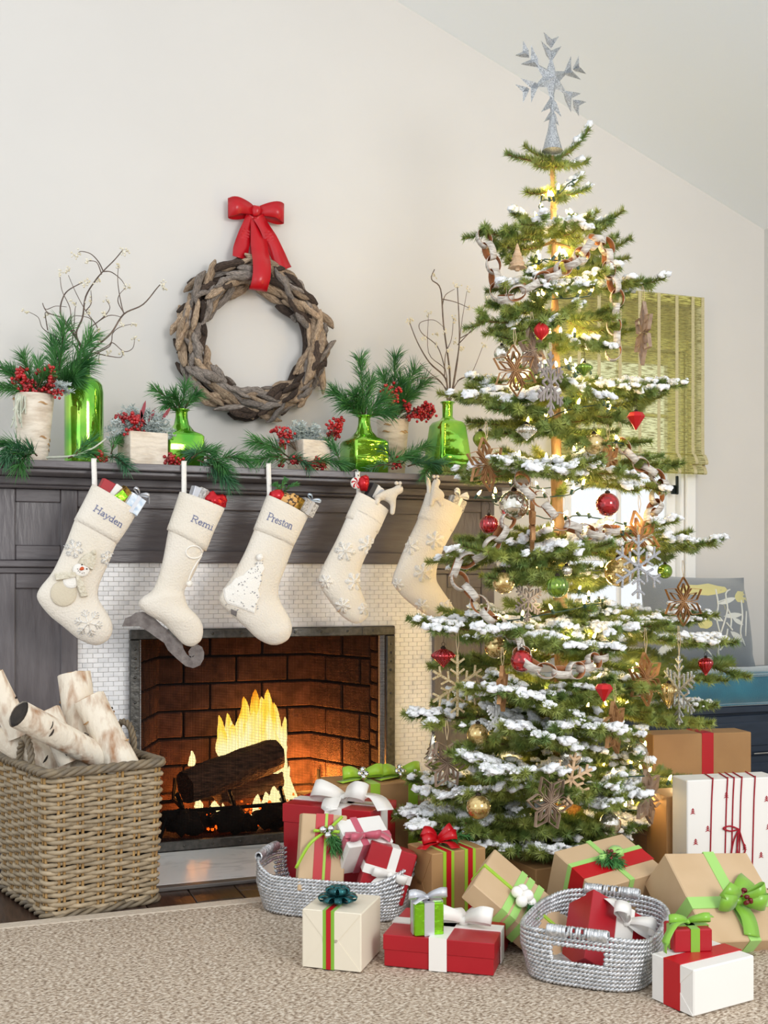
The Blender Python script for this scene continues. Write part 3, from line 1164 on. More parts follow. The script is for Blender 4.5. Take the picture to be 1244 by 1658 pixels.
for i in range(41):
    x = cx0 + (cx1 - cx0) * i / 40
    e = min(1, (x - cx0) / 0.03, (cx1 - x) / 0.03) if 0 < i < 40 else 0.0
    ring = []
    for y, z in ((cy0, cz0), (cy0 - 0.004, (cz0 + cz1) / 2), (cy0, cz1), (cy0 + 0.06, cz1 + 0.014), ((cy0 + cy1) / 2, cz1 + 0.02), (cy1, cz1 + 0.005), (cy1, cz0)):
        ring.append((x, y, z + 0.004 * noise.noise(V((x * 4, y * 6, 1))) * (z > cz1)))
    rows.append(ring)
mb.loft(rows)
obj('cover', mb, 'teal_velvet', cush)
for z in (cz0 + 0.006, cz1):
    mb = MB()
    mb.smooth = True
    mb.tube([(cx0, cy0 + 0.3, z), (cx0, cy0, z), (cx1, cy0, z)], 0.006, 6)
    obj('piping', mb, 'teal_velvet', cush)

# grey scatter pillow with vine pattern
pcx, pcz = W(1134, 1013, 4.22), 0
pil = thing('throw_pillow', 'grey throw pillow with pale vines and yellow flowers leaning on the wall above the bench', 'pillow', (pcx.x, 4.24, 0.62))
PM = Matrix.Translation((pcx.x + 0.0, 4.24, 0.605 + 0.21)) @ Matrix.Rotation(math.radians(-14), 4, 'X') @ Matrix.Rotation(math.radians(2), 4, 'Y')
mb = MB()
mb.smooth = True


def pillow_pt(u, v, sgn):
    k = 0.055 * (1 - abs(u) ** 2.6) * (1 - abs(v) ** 2.6)
    e = 1 - 0.05 * (1 - u * u) * (v * v) - 0.0
    e2 = 1 - 0.05 * (1 - v * v) * (u * u)
    return PM @ V((u * 0.29 * e2, -sgn * (k ** 0.8) * 1.6, v * 0.215 * e))


n = 22
front = [[pillow_pt(-1 + 2 * i / n, -1 + 2 * j / n, 1) for i in range(n + 1)] for j in range(n + 1)]
back = [[pillow_pt(-1 + 2 * i / n, -1 + 2 * j / n, -1) for i in range(n, -1, -1)] for j in range(n + 1)]
mb.grid(front)
mb.grid(back)
pf = mb
obj('cover', mb, 'pillow_grey', pil)


def bvh(mb):
    return BVHTree.FromPolygons([tuple(p) for p in mb.v], [tuple(f) for f in mb.f])


def hit(tree, px, py, off=0.0):
    d = ray(px, py).normalized()
    loc, nor, i, ds = tree.ray_cast(EYE, d)
    if loc is None:
        loc, nor, i, ds = tree.find_nearest(EYE + d * 4.0)
        q = EYE + d * ((loc - EYE).dot(d))
        loc, nor, i, ds = tree.find_nearest(q)
    if nor.dot(d) > 0:
        nor = -nor
    return loc + nor * off, nor


tp = bvh(pf)


def stuck_tube(tree, pts, r, mb, n=5, sm=3, off=None):
    P = cat_rom([V((a, b, 0)) for a, b in pts], sm)
    mb.tube([hit(tree, p.x, p.y, r * 0.4 if off is None else off)[0] for p in P], r, n)


def stuck_poly(tree, pts, th, mb):
    """flat felt or print piece lying on the surface: a fan round its centre"""
    c = V((sum(p[0] for p in pts) / len(pts), sum(p[1] for p in pts) / len(pts)))
    rings = []
    for f, o in ((1.0, 0.0), (1.0, th), (0.93, th * 1.4), (0.5, th * 1.5), (0.02, th * 1.5)):
        rings.append([hit(tree, c.x + (p[0] - c.x) * f, c.y + (p[1] - c.y) * f, o)[0] for p in pts])
    mb.loft(rings)


mb = MB()
mb.smooth = True
for pts in ([(1159, 955), (1163, 980), (1160, 1000), (1166, 1030), (1163, 1055), (1169, 1085)], [(1166, 1028), (1172, 1010), (1178, 985), (1175, 962), (1182, 955)],
            [(1178, 985), (1184, 1000), (1183, 1018)], [(1166, 1002), (1152, 996), (1144, 990)], [(1166, 1052), (1176, 1040), (1186, 1035)], [(1200, 972), (1202, 1000), (1199, 1025), (1206, 1045)],
            [(1163, 975), (1172, 972)], [(1186, 1020), (1176, 1008)], [(1208, 990), (1207, 1030)], [(1168, 1045), (1176, 1030), (1178, 1018)]):
    stuck_tube(tp, pts, 0.0042, mb)
obj('vine', mb, 'pillow_white', pil)


def leaf_pts(x0, y0, x1, y1, w):
    dx, dy = x1 - x0, y1 - y0
    l = math.hypot(dx, dy)
    nx, ny = -dy / l, dx / l
    return [(x0 + dx * t + nx * w * s * math.sin(PI * t) ** 0.8, y0 + dy * t + ny * w * s * math.sin(PI * t) ** 0.8) for s, ts in ((1, (0, .2, .4, .6, .8)), (-1, (1, .8, .6, .4, .2))) for t in ts]


for a in ((1163, 978, 1192, 968, 4.5), (1172, 998, 1203, 995, 4.5), (1183, 1022, 1206, 1040, 5), (1170, 1046, 1194, 1036, 4.5), (1144, 992, 1172, 1006, 4.5), (1062, 1062, 1095, 1044, 9), (1130, 1068, 1160, 1066, 3), (1186, 1000, 1204, 1012, 3.5)):
    mb = MB()
    stuck_poly(tp, leaf_pts(*a), 0.0008, mb)
    obj('leaf', mb, 'pillow_white', pil, label='pale printed leaf')
for x, y, rx, ry in ((1138, 955, 40, 9), (1202, 966, 12, 10), (1142, 1010, 12, 8)):
    mb = MB()
    stuck_poly(tp, [(x + rx * math.cos(a * PI / 7), y + ry * (1 + 0.15 * math.sin(a * 3)) * math.sin(a * PI / 7)) for a in range(14)], 0.0008, mb)
    obj('flower', mb, 'pillow_yellow', pil, label='yellow printed flower')


# ================================================================ WREATH
WC = W(411, 551, 4.365)
wre = thing('driftwood_wreath', 'round wreath of grey and brown driftwood pieces hanging on the cream wall', 'wreath', WC)
rw = random.Random(21)


def drift_mesh(seed, m):
    mb = MB()
    mb.smooth = True
    r2 = random.Random(seed)
    n, rings = 9, []
    bend = r2.uniform(-0.14, 0.14)
    fl = r2.uniform(0.6, 1.0)
    for i in range(n + 1):
        u = i / n
        c = V((u - 0.5, bend * math.sin(PI * u), 0.08 * noise.noise(V((u * 3, seed, 0)))))
        e = max(0.12, min(1, (0.25 + u * 4.5), (0.25 + (1 - u) * 4.5)))
        e *= 0.12 * (1 + 0.35 * noise.noise(V((u * 4, seed * 2, 5))))
        ring = []
        for k in range(9):
            a = 2 * PI * k / 9
            q = 1 + 0.28 * noise.noise(V((math.cos(a) * 1.2, math.sin(a) * 1.2 + seed, u * 2.5)))
            ring.append(c + V((0, math.cos(a) * e * q, math.sin(a) * e * q * fl)))
        rings.append(ring)
    mb.loft(rings)
    return mb.mesh('driftwood_piece', m)


dm = [drift_mesh(k * 7 + 3, m) for k, m in enumerate(['driftwood', 'driftwood', 'driftwood_grey', 'driftwood', 'driftwood_grey', 'driftwood_dark', 'driftwood', 'driftwood_grey', 'driftwood_dark', 'driftwood'])]
mb = MB()
mb.smooth = True
rings = []
for i in range(48):
    a = 2 * PI * i / 48
    ring = []
    for k in range(8):
        b = 2 * PI * k / 8
        rr = 0.252 + 0.042 * math.cos(b)
        ring.append(WC + V((rr * math.cos(a), 0.018 + 0.02 * math.sin(b), rr * 1.03 * math.sin(a))))
    rings.append(ring)
mb.grid(rings, True, True)
obj('wreath_core', mb, 'driftwood_dark', wre)
for layer, (cnt, l0, l1, spread, dep, th) in enumerate(((60, 0.13, 0.22, 0.052, 0.0, 0.95), (80, 0.10, 0.19, 0.05, -0.028, 0.85), (64, 0.08, 0.15, 0.045, -0.05, 0.85))):
    for k in range(cnt):
        a = 2 * PI * (k + rw.uniform(-0.3, 0.3)) / cnt
        ro = rw.uniform(-spread, spread)
        rr = 0.252 + ro
        p = WC + V((rr * math.cos(a), dep + 0.3 * abs(ro) + rw.uniform(-0.008, 0.008), 1.03 * rr * math.sin(a)))
        L_ = rw.uniform(l0, l1)
        tang = a + PI / 2 + rw.uniform(-0.45, 0.45) + (0.15 if rw.random() < 0.5 else -0.1)
        s = (L_, L_ * rw.uniform(0.85, 1.35) * th * (0.13 / L_) ** 0.5, L_ * rw.uniform(0.9, 1.3) * th * (0.13 / L_) ** 0.5)
        o = inst('driftwood_piece', rw.choice(dm), wre, p, None, s)
        M = Matrix.Rotation(-tang, 4, 'Y') @ Matrix.Rotation(rw.uniform(-0.2, 0.2), 4, 'Z') @ Matrix.Rotation(rw.uniform(0, PI), 4, 'X')
        o.rotation_euler = M.to_euler()


# ================================================================ BOWS
def loop_path(s, h, n=16):
    base = [(0, 0), (0.3, 0.42), (0.72, 0.62), (1.0, 0.40), (0.92, 0.12), (0.5, 0.06), (0.05, 0.03)]
    return [V((p.x * s, 0, p.y * h)) for p in cat_rom([V((a, b, 0)) for a, b in base], 4)]


def bow(parent, M, s, w, m, h=None, tails=(), tilt=0.25, knot=True, loops=2, name='bow', spread=0.0, lift=0.0):
    """M: local x = along the loops, y = across in the surface, z = away from the surface"""
    h = h or s * 0.7
    lean = Matrix.Identity(4)
    if M.to_3x3().col[2].z > 0.75:            # on a flat lid the loops stand on edge and open to the room
        lean = Matrix.Translation((0, 0, w * 0.30)) @ Matrix.Rotation(0.95, 4, 'X')
    for k in range(loops):
        mb = MB()
        mb.smooth = True
        sg = -1 if k % 2 else 1
        R = lean @ (Matrix.Diagonal((-1, 1, 1, 1)) if k % 2 else Matrix.Identity(4)) @ Matrix.Rotation(spread * (1 if k < 2 else -1) + (0.5 if k >= 2 else 0), 4, 'Z') @ Matrix.Rotation(-tilt * (0.6 if k % 2 else 1.0) - lift, 4, 'Y')
        P = [M @ (R @ q) for q in loop_path(s, h)]
        n = len(P)
        ws = [w * (0.45 + 0.55 * min(1, 3.0 * min(i, n - 1 - i) / n)) for i in range(n)]
        mb.strip(P, (M.to_3x3() @ (R.to_3x3() @ V((0.12 * sg, 1, 0.1)))), ws)
        obj(name + '_loop', mb, m, parent)
    for t in tails:
        mb = MB()
        mb.smooth = True
        P = cat_rom([M @ V(q) for q in t], 5)
        d = []
        for i in range(len(P)):
            tg = (P[min(i + 1, len(P) - 1)] - P[max(i - 1, 0)]).normalized()
            nn = M.to_3x3() @ V((0, 0, 1))
            q = tg.cross(nn)
            d.append(q if q.length > 0.3 else M.to_3x3() @ V((0, 1, 0)))
        n = len(P)
        mb.strip(P, d, [w * (0.5 + 0.5 * min(1, 4 * i / n)) for i in range(n)])
        obj(name + '_tail', mb, m, parent)
    if knot:
        mb = MB()
        mb.smooth = True
        mb.ico(M @ V((0, 0, w * 0.22)), 1, 2, 0.25, M=M.to_3x3().to_4x4() @ Matrix.Diagonal((w * 0.36, w * 0.42, w * 0.30, 1)))
        obj(name + '_knot', mb, m, parent)


rb_ = thing('red_ribbon', 'red satin ribbon tied in a bow, holding up the driftwood wreath', 'ribbon', W(414, 345, 4.40))
kp = W(414, 343, 4.385)
BM = frame(kp, (1, 0, 0), (0, -1, 0))        # x right, z towards the room
px_ = pxm(kp)
for sg, tx, ty, dz in ((-1, 371, 336, 0.006), (1, 459, 346, -0.004)):
    tip = W(tx, ty, 4.375)
    v = tip - kp
    L_ = math.hypot(v.x, v.z)
    d = V((v.x, 0, v.z)).normalized()
    P = [kp + d * (L_ * a) + V((0, -b, c)) for a, b, c in ((0, 0, 0), (0.3, 0.022, 0.004), (0.7, 0.034, 0.006), (0.98, 0.018, 0), (0.99, 0.0, 0), (0.7, -0.006, -0.006), (0.3, -0.002, -0.004), (0, 0.004, 0))]
    P = cat_rom(P, 4)
    n = len(P)
    mb = MB()
    mb.smooth = True
    up = V((-d.z * 1.0, 0, abs(d.x)))
    mb.strip(P, [V((0.05 * math.sin(i * 0.7), 0, 1)) for i in range(n)], [0.03 + 0.046 * min(1, 3 * min(i, n - 1 - i) / n) for i in range(n)])
    obj('bow_loop', mb, 'red_satin', rb_)
mb = MB()
mb.smooth = True
mb.ico(kp + V((0, -0.012, 0)), 0.024, 2, 0.25, sc=(0.95, 0.7, 1.05), seed=3)
obj('bow_knot', mb, 'red_satin', rb_)
for pts, w0, w1, yo in (([(409, 350), (399, 375), (391, 400), (389, 418)], 0.05, 0.068, 4.372), ([(418, 350), (434, 378), (446, 405), (462, 436)], 0.05, 0.068, 4.362)):
    P = cat_rom([W(a, b, yo - (0.006 * i)) for i, (a, b) in enumerate(pts)], 6)
    mb = MB()
    mb.smooth = True
    n = len(P)
    mb.strip(P, [V((1, 0.25 * math.sin(i * 0.45), 0.1)) for i in range(n)], [w0 + (w1 - w0) * i / n for i in range(n)])
    obj('bow_tail', mb, 'red_satin', rb_)
P = [W(414, 350, 4.375), W(418, 375, 4.36), W(421, 405, 4.335), W(424, 425, 4.295), W(424, 445, 4.277), W(421, 460, 4.283), W(418, 470, 4.31), W(418, 466, 4.36), W(420, 440, 4.41), W(418, 400, 4.41), W(414, 352, 4.395)]
mb = MB()
mb.smooth = True
P = cat_rom(P, 5)
mb.strip(P, [V((1, 0.1 * math.sin(i * 0.3), -0.06)) for i in range(len(P))], [0.045 + 0.027 * min(1, i / 8) for i in range(len(P))])
obj('hanging_loop', mb, 'red_satin', rb_)


# ================================================================ GREENERY HELPERS
def needles(mb, stem, n, ln, seed, spread=0.55, w=0.0022, start=0.12):
    """long needles along a stem"""
    r2 = random.Random(seed)
    N = len(stem)
    for k in range(n):
        u = start + (1 - start) * (k / n) ** 0.8
        i = min(int(u * (N - 1)), N - 2)
        p = stem[i].lerp(stem[i + 1], u * (N - 1) - i)
        t = (stem[i + 1] - stem[i]).normalized()
        s = t.orthogonal().normalized()
        s = Matrix.Rotation(r2.uniform(0, 2 * PI), 3, t) @ s
        d = (t * r2.uniform(0.55, 1.0) + s * r2.uniform(0.3, 1.0) * spread * 1.6).normalized()
        l_ = ln * r2.uniform(0.75, 1.15)
        q = d.cross(V((r2.uniform(-1, 1), r2.uniform(-1, 1), r2.uniform(-1, 1)))).normalized() * (w / 2)
        m = p + d * l_ * 0.55
        e = p + d * l_ + V((0, 0, -0.12 * l_))
        mb.add([p + q * 0.7, p - q * 0.7, m - q, m + q, e], [(0, 1, 2, 3), (3, 2, 4)])


def pine_parts(parent, base, tip, seed, n=110, ln=0.075, m='pine', bend=0.0, sub=None):
    base, tip = V(base), V(tip)
    mid = base.lerp(tip, 0.5) + V((0, 0, bend))
    stem = cat_rom([base, mid, tip], 6)
    mb = MB()
    mb.tube(stem, [0.0032 * (1 - 0.6 * i / len(stem)) for i in range(len(stem))], 5)
    a = obj('stem', mb, 'stem_brown', parent)
    mb = MB()
    needles(mb, stem, int(n * 2.1), ln, seed, w=0.0027)
    obj('needles', mb, m, parent if sub is None else a, kind='stuff')
    return a


def pine_spray(label, base, tips, Y, seed, ln=0.07, n=120, group=None, m='pine', ybase=None):
    b = W(base[0], base[1], ybase or Y)
    t = thing('pine_branch', label, 'pine branch', b, group)
    for k, tp_ in enumerate(tips):
        y = Y + (tp_[2] if len(tp_) > 2 else 0)
        pine_parts(t, b, W(tp_[0], tp_[1], y), seed + k * 13, n, ln, m, 0.012)
    return t


def berry_bunch(label, c, rx, ry, n, Y, seed, base=None, m='berry', r=0.0062, depth=0.03, group=None):
    r2 = random.Random(seed)
    cc = W(c[0], c[1], Y)
    s = pxm(cc)
    t = thing('berry_sprig', label, 'berries', cc, group)
    b = W(base[0], base[1], Y) if base else cc - V((0, 0, ry * s))
    mbb, mbs = MB(), MB()
    mbb.smooth = True
    cl = [cc + V((r2.uniform(-1, 1) * rx * s * 0.8, r2.uniform(-1, 1) * depth, r2.uniform(-1, 1) * ry * s * 0.8)) for _ in range(max(2, n // 8))]
    for q in cl:
        mbs.tube(cat_rom([b, b.lerp(q, 0.6) + V((0, 0, 0.01)), q], 4), 0.0014, 4)
    for k in range(int(n * 1.35)):
        q = cl[k % len(cl)] + V((r2.gauss(0, 0.010), r2.gauss(0, 0.008), r2.gauss(0, 0.010)))
        mbb.ico(q, r * r2.uniform(0.85, 1.1), 2)
        mbs.tube([cl[k % len(cl)], q], 0.0008, 3)
    obj('stems', mbs, 'stem_brown', t, kind='stuff')
    obj('berries', mbb, m, t, kind='stuff')
    return t


def dusty_tuft(label, base, cx, cy, rx, ry, n, Y, seed):
    r2 = random.Random(seed)
    b = W(base[0], base[1], Y)
    s = pxm(b)
    t = thing('dusty_foliage', label, 'foliage', b)
    mbs, mbl = MB(), MB()
    for k in range(n):
        a = r2.uniform(-0.25, PI + 0.25)
        rr = r2.uniform(0.5, 1.0)
        q = W(cx + rx * rr * math.cos(a), cy - ry * rr * math.sin(a), Y + r2.uniform(-0.05, 0.05))
        st = cat_rom([b + V((r2.uniform(-0.03, 0.03), r2.uniform(-0.02, 0.02), 0)), b.lerp(q, 0.5) + V((r2.uniform(-.01, .01), 0, 0.015)), q], 6)
        mbs.tube(st, 0.0012, 4)
        for j in range(3, len(st)):
            for _ in range(4):
                d = V((r2.uniform(-1, 1), r2.uniform(-1, 1), r2.uniform(-0.4, 1))).normalized()
                e = st[j] + d * r2.uniform(0.008, 0.02)
                u = d.orthogonal().normalized() * 0.0028
                m_ = st[j].lerp(e, 0.55)
                mbl.add([st[j], m_ + u, e, m_ - u], [(0, 1, 2, 3)])
    obj('stems', mbs, 'dusty_leaf', t, kind='stuff')
    obj('leaves', mbl, 'dusty_leaf', t, kind='stuff')
    return t


ZM = 1.4005                                          # top of the mantel shelf


def twig_bunch(name, label, lines, berries, base, sc, off, Y, seed, rmax=0.0042):
    r2 = random.Random(seed)
    cp = lambda p: (p[0] / sc + off[0], p[1] / sc + off[1])
    t = thing(name, label, 'twigs', W(*cp(base), Y))
    b0 = cp(base)
    ends = {}
    dep = {}
    for k, ln in enumerate(lines):
        ph, am = r2.uniform(0, 6), r2.uniform(0.015, 0.05)
        P = []
        for i, p in enumerate(ln):
            q = cp(p)
            key = (round(p[0] / 30), round(p[1] / 30))
            dy = dep.get(key)
            if dy is None:
                dy = am * math.sin(ph + i * 0.8) * (min(1.0, abs(q[1] - b0[1]) / 60))
                dep[key] = dy
            P.append(W(q[0], q[1], Y + dy))
            ends[p] = Y + dy
        P = cat_rom(P, 5)
        n = len(P)
        thick = rmax * (1.0 if k < 3 else 0.55)
        mb = MB()
        mb.smooth = True
        mb.tube(P, [thick * (1 - 0.6 * i / n) for i in range(n)], 5)
        obj('twig', mb, 'twig', t)
    mb = MB()
    mb.smooth = True
    for p in berries:
        best = min(ends, key=lambda e: (e[0] - p[0]) ** 2 + (e[1] - p[1]) ** 2)
        c = W(*cp(p), ends[best])
        for _ in range(7):
            q = c + V((r2.gauss(0, 0.0065), r2.gauss(0, 0.005), r2.gauss(0, 0.0065)))
            mb.ico(q, r2.uniform(0.0032, 0.0048), 1)
            mb.tube([c, q], 0.0006, 3)
    obj('white_berries', mb, 'white_berry', t, kind='stuff', label='small cream berries at the twig ends')
    return t


# ================================================================ VASES AND POTS ON THE MANTEL
def sq_ring(c, hx, hy, z, r=0.2, rot=0.0, n=6):
    pts = []
    for q in range(4):
        for k in range(n + 1):
            a = q * PI / 2 + PI / 2 * k / n
            sx, sy = (1, 1) if q == 0 else (-1, 1) if q == 1 else (-1, -1) if q == 2 else (1, -1)
            x = sx * hx * (1 - r) + hx * r * math.cos(a)
            y = sy * hy * (1 - r) + hy * r * math.sin(a)
            pts.append(c + V((x * math.cos(rot) - y * math.sin(rot), x * math.sin(rot) + y * math.cos(rot), z)))
    return pts


def vase_round(label, px, Y, prof, n=28, square=None):
    """prof: [(half width in px, py)] top to bottom"""
    c = W(px, prof[-1][1], Y)
    c = V((c.x, Y, ZM))
    s = pxm(c) / 0.97
    t = thing('green_vase', label, 'vase', c)
    mb = MB()
    mb.smooth = True
    zs = [(h * s, W(px, py, Y).z) for h, py in prof]
    zs[-1] = (zs[-1][0], ZM)
    if square:
        rings = []
        for (h, z), r in zip(zs, square):
            rings.append(sq_ring(V((c.x, c.y, 0)), h, h, z, r, 0.12))
        mb.loft(rings)
    else:
        mb.lathe([(h, z) for h, z in zs], n, Matrix.Translation((c.x, c.y, 0)))
    obj('body', mb, 'green_glass', t)
    mb = MB()
    mb.smooth = True
    h, z = zs[0]
    mb.tube([V((c.x + h * math.cos(a * PI / 10), c.y + h * math.sin(a * PI / 10), z)) for a in range(20)], 0.0028, 6, True)
    obj('lip', mb, 'green_glass', t)
    return t


YV = 4.06
vase_round('tall green glass bottle with rounded shoulders holding bare white-berried twigs', 136, 4.12,
           [(11, 584), (11, 588), (9.5, 592), (9.5, 606), (14, 611), (24, 616), (29, 624), (30.5, 636), (30.5, 700), (30.5, 748), (27, 757)])
vase_round('small square green glass vase beside the birch bark box, below the wreath', 294, YV, [(12, 664), (9.5, 668), (9.5, 676), (12, 688), (20, 699), (27, 704), (29, 708), (29, 730), (28, 757)], square=[1, 1, 1, 1, 0.8, 0.3, 0.15, 0.12, 0.12])
vase_round('small square green glass vase in front of the round birch pot', 590, 3.98, [(12, 674), (9.5, 678), (10, 688), (13, 699), (21, 709), (28, 714), (29.5, 718), (29.5, 740), (28.5, 768)], square=[1, 1, 1, 1, 0.8, 0.3, 0.15, 0.12, 0.12])
vase_round('tall tapered green glass vase at the end of the mantel next to the tree', 725, YV, [(11, 652), (8.5, 656), (8.5, 676), (13, 681), (20, 684), (23, 690), (28, 735), (31, 775)], square=[1, 1, 1, 0.8, 0.4, 0.3, 0.25, 0.25])


def birch_pot(label, x0, x1, yt, b0, b1, Y):
    cx = (x0 + x1) / 2
    c = W(cx, yt, Y)
    s = pxm(c) / 0.98
    zt = c.z
    t = thing('birch_pot', label, 'pot', (c.x, Y, ZM))
    r1, r0 = (x1 - x0) / 2 * s, (b1 - b0) / 2 * s
    M = Matrix.Translation((c.x, Y, 0))
    mb = MB()
    mb.smooth = True
    mb.lathe([(r0 * 0.97, ZM), (r0, ZM + 0.004), ((r0 + r1) / 2, (ZM + zt) / 2), (r1, zt), (r1 * 0.9, zt), (r1 * 0.88, zt - 0.03), (0.001, zt - 0.03)], 28, M, lambda a, z: 1 + 0.02 * noise.noise(V((math.cos(a), math.sin(a), z * 20))))
    obj('pot', mb, 'birch_pot', t)
    r2 = random.Random(int(x0))
    for k in range(7):
        a0, z = r2.uniform(3.2, 6.0), r2.uniform(ZM + 0.02, zt - 0.02)
        rr = r0 + (r1 - r0) * (z - ZM) / (zt - ZM) + 0.001
        mb = MB()
        mb.strip([M @ V((rr * math.cos(a0 + q * 0.14), rr * math.sin(a0 + q * 0.14), z + 0.003 * math.sin(q * 1.4))) for q in range(5)], V((0, 0, 1)), [0.001, 0.005, 0.007, 0.005, 0.001], 0.0015)
        obj('bark_flake', mb, 'log_end', t)
    return t


birch_pot('tall tapered birch bark pot of pine and red berries, furthest from the tree', 22, 86, 640, 33, 76, 4.0)
birch_pot('round birch bark pot of pine and red berries between two green vases', 610, 662, 681, 619, 656, 4.12)


def birch_box(label, x0, x1, yt, Y, rot):
    cx = (x0 + x1) / 2
    c = W(cx, yt, Y)
    s = pxm(c)
    h = (x1 - x0) / 2 * s / (abs(math.cos(rot)) + abs(math.sin(rot)) * 0.2)
    t = thing('birch_box', label, 'planter', (c.x, Y, ZM))
    mb = MB()
    M = Matrix.Translation((c.x, Y, 0)) @ Matrix.Rotation(rot, 4, 'Z')
    th = 0.006
    for lo, hi in (((-h, -h, ZM), (h, -h + th, c.z)), ((-h, h - th, ZM), (h, h, c.z)), ((-h, -h + th, ZM), (-h + th, h - th, c.z)), ((h - th, -h + th, ZM), (h, h - th, c.z)), ((-h + th, -h + th, ZM), (h - th, h - th, ZM + 0.07))):
        mb.box(lo, hi, 0.002, M)
    obj('bark_sides', mb, 'birch_pot', t)
    return t


birch_box('square birch bark box of dusty foliage beside the square green vase, below the wreath', 199, 263, 703, 4.0, 0.2)
birch_box('low square birch bark box half hidden by berries under the wreath', 474, 526, 715, 4.02, 0.25)

# greenery in the pots
pine_spray('feathery pine branches standing in the tall tapered birch pot', (58, 645), [(-8, 590, .03), (4, 628, -.05), (38, 580), (62, 588, .05), (18, 600, .03), (76, 608, -.04)], 4.0, 31, 0.06, 90)
pine_spray('two large pine branches rising beside the tall green bottle', (92, 640), [(104, 532, .02), (88, 560, .05), (148, 548, .0), (138, 590, -.06), (120, 612, -.08)], 4.05, 77, 0.085, 130)
pine_spray('small pine sprig in the square green vase beside the birch box', (294, 672), [(253, 632), (300, 625, .03), (318, 640, -.03), (282, 640, -.04), (270, 655, -.05)], YV, 15, 0.055, 70)
pine_spray('pine branches fanning out of the square green vase in front of the pot', (590, 680), [(583, 582), (542, 636), (560, 655, -.05), (622, 645, .0), (628, 668, -.05), (575, 640, -.06), (600, 620, .03)], 3.98, 49, 0.07, 110)
pine_spray('upright pine branches behind the red berries in the round birch pot', (636, 682), [(640, 580), (622, 610, .03), (672, 600, .03), (688, 618, .0), (662, 640, -.04), (650, 620, -.03)], 4.12, 93, 0.075, 110)
berry_bunch('wide bunch of red berries spilling over the tall tapered birch pot', (62, 618), 46, 24, 150, 3.965, 1, (56, 640))
berry_bunch('small bunch of red berries in the birch box with dusty foliage', (213, 684), 20, 20, 60, 3.96, 2, (230, 705))
berry_bunch('bunch of red berries lying before the square green vase near the wreath', (284, 741), 15, 7, 36, 3.93, 3)
berry_bunch('tiny bunch of red berries on the mantel edge below the green bottle', (168, 741), 10, 4, 16, 3.93, 4)
berry_bunch('loose red berry sprig leaning out of the low birch box under the wreath', (458, 710), 18, 16, 44, 3.97, 5, (480, 730))
berry_bunch('upright red berry sprig between the low birch box and the square vase', (541, 696), 17, 25, 70, 4.0, 6, (520, 735))
berry_bunch('red berries hanging over the mantel edge before the low birch box', (520, 751), 24, 6, 44, 3.92, 7)
berry_bunch('few red berries on the garland left of the low birch box', (468, 747), 18, 5, 24, 3.92, 8)
berry_bunch('dense bunch of red berries leaning out of the round birch pot', (676, 666), 28, 16, 130, 4.07, 9, (640, 683))
berry_bunch('slim sprig of red berries between the pine branches above the round pot', (632, 648), 12, 25, 40, 4.06, 10, (636, 682))
berry_bunch('few red berries on the garland below the round birch pot', (643, 755), 13, 4, 14, 3.92, 11)
berry_bunch('red berries at the mantel end beside the tapered vase', (759, 768), 14, 4, 22, 3.93, 12)
dusty_tuft('frosted grey foliage filling the square birch bark box', (230, 706), 228, 704, 58, 50, 75, 4.0, 3)
dusty_tuft('frosted grey foliage in the low birch box under the wreath', (500, 718), 490, 716, 46, 36, 55, 4.02, 4)
dusty_tuft('few frosted leaves among the berries of the tapered birch pot', (95, 640), 100, 634, 18, 16, 12, 3.95, 5)
# red leaves and lichen
lt = thing('lichen_strands', 'pale lichen strands hanging over the rim of the tall tapered birch pot', 'lichen', W(34, 645, 3.95))
rl = random.Random(8)
for k in range(16):
    x = rl.uniform(24, 42)
    e = rl.uniform(664, 694)
    mb = MB()
    mb.smooth = True
    yy = 3.937 + rl.uniform(-0.008, 0.004)
    mb.tube(cat_rom([W(x + 3, 636, yy + 0.03), W(x, 644, yy), W(x - rl.uniform(-2, 6), (644 + e) / 2, yy), W(x - rl.uniform(0, 8), e, yy)], 4), 0.0026, 5)
    obj('strand', mb, 'lichen', lt)
rl_ = thing('red_leaves', 'dark red leaves standing up in the frosted foliage of the birch box', 'leaves', W(230, 690, 4.0))
for x0, y0, x1, y1 in ((228, 680, 236, 648), (222, 682, 212, 662), (240, 684, 252, 660), (205, 690, 190, 668), (262, 680, 276, 660), (230, 690, 228, 662)):
    mb = MB()
    mb.prism([(p[0], p[1]) for p in [((W(a, b, 3.98) - W(230, 690, 3.98)).x, (W(a, b, 3.98) - W(230, 690, 3.98)).z) for a, b in leaf_pts(x0, y0, x1, y1, 3)]], 0.001, Matrix.Translation(W(230, 690, 3.98)))
    obj('leaf', mb, 'leaf_red', rl_)
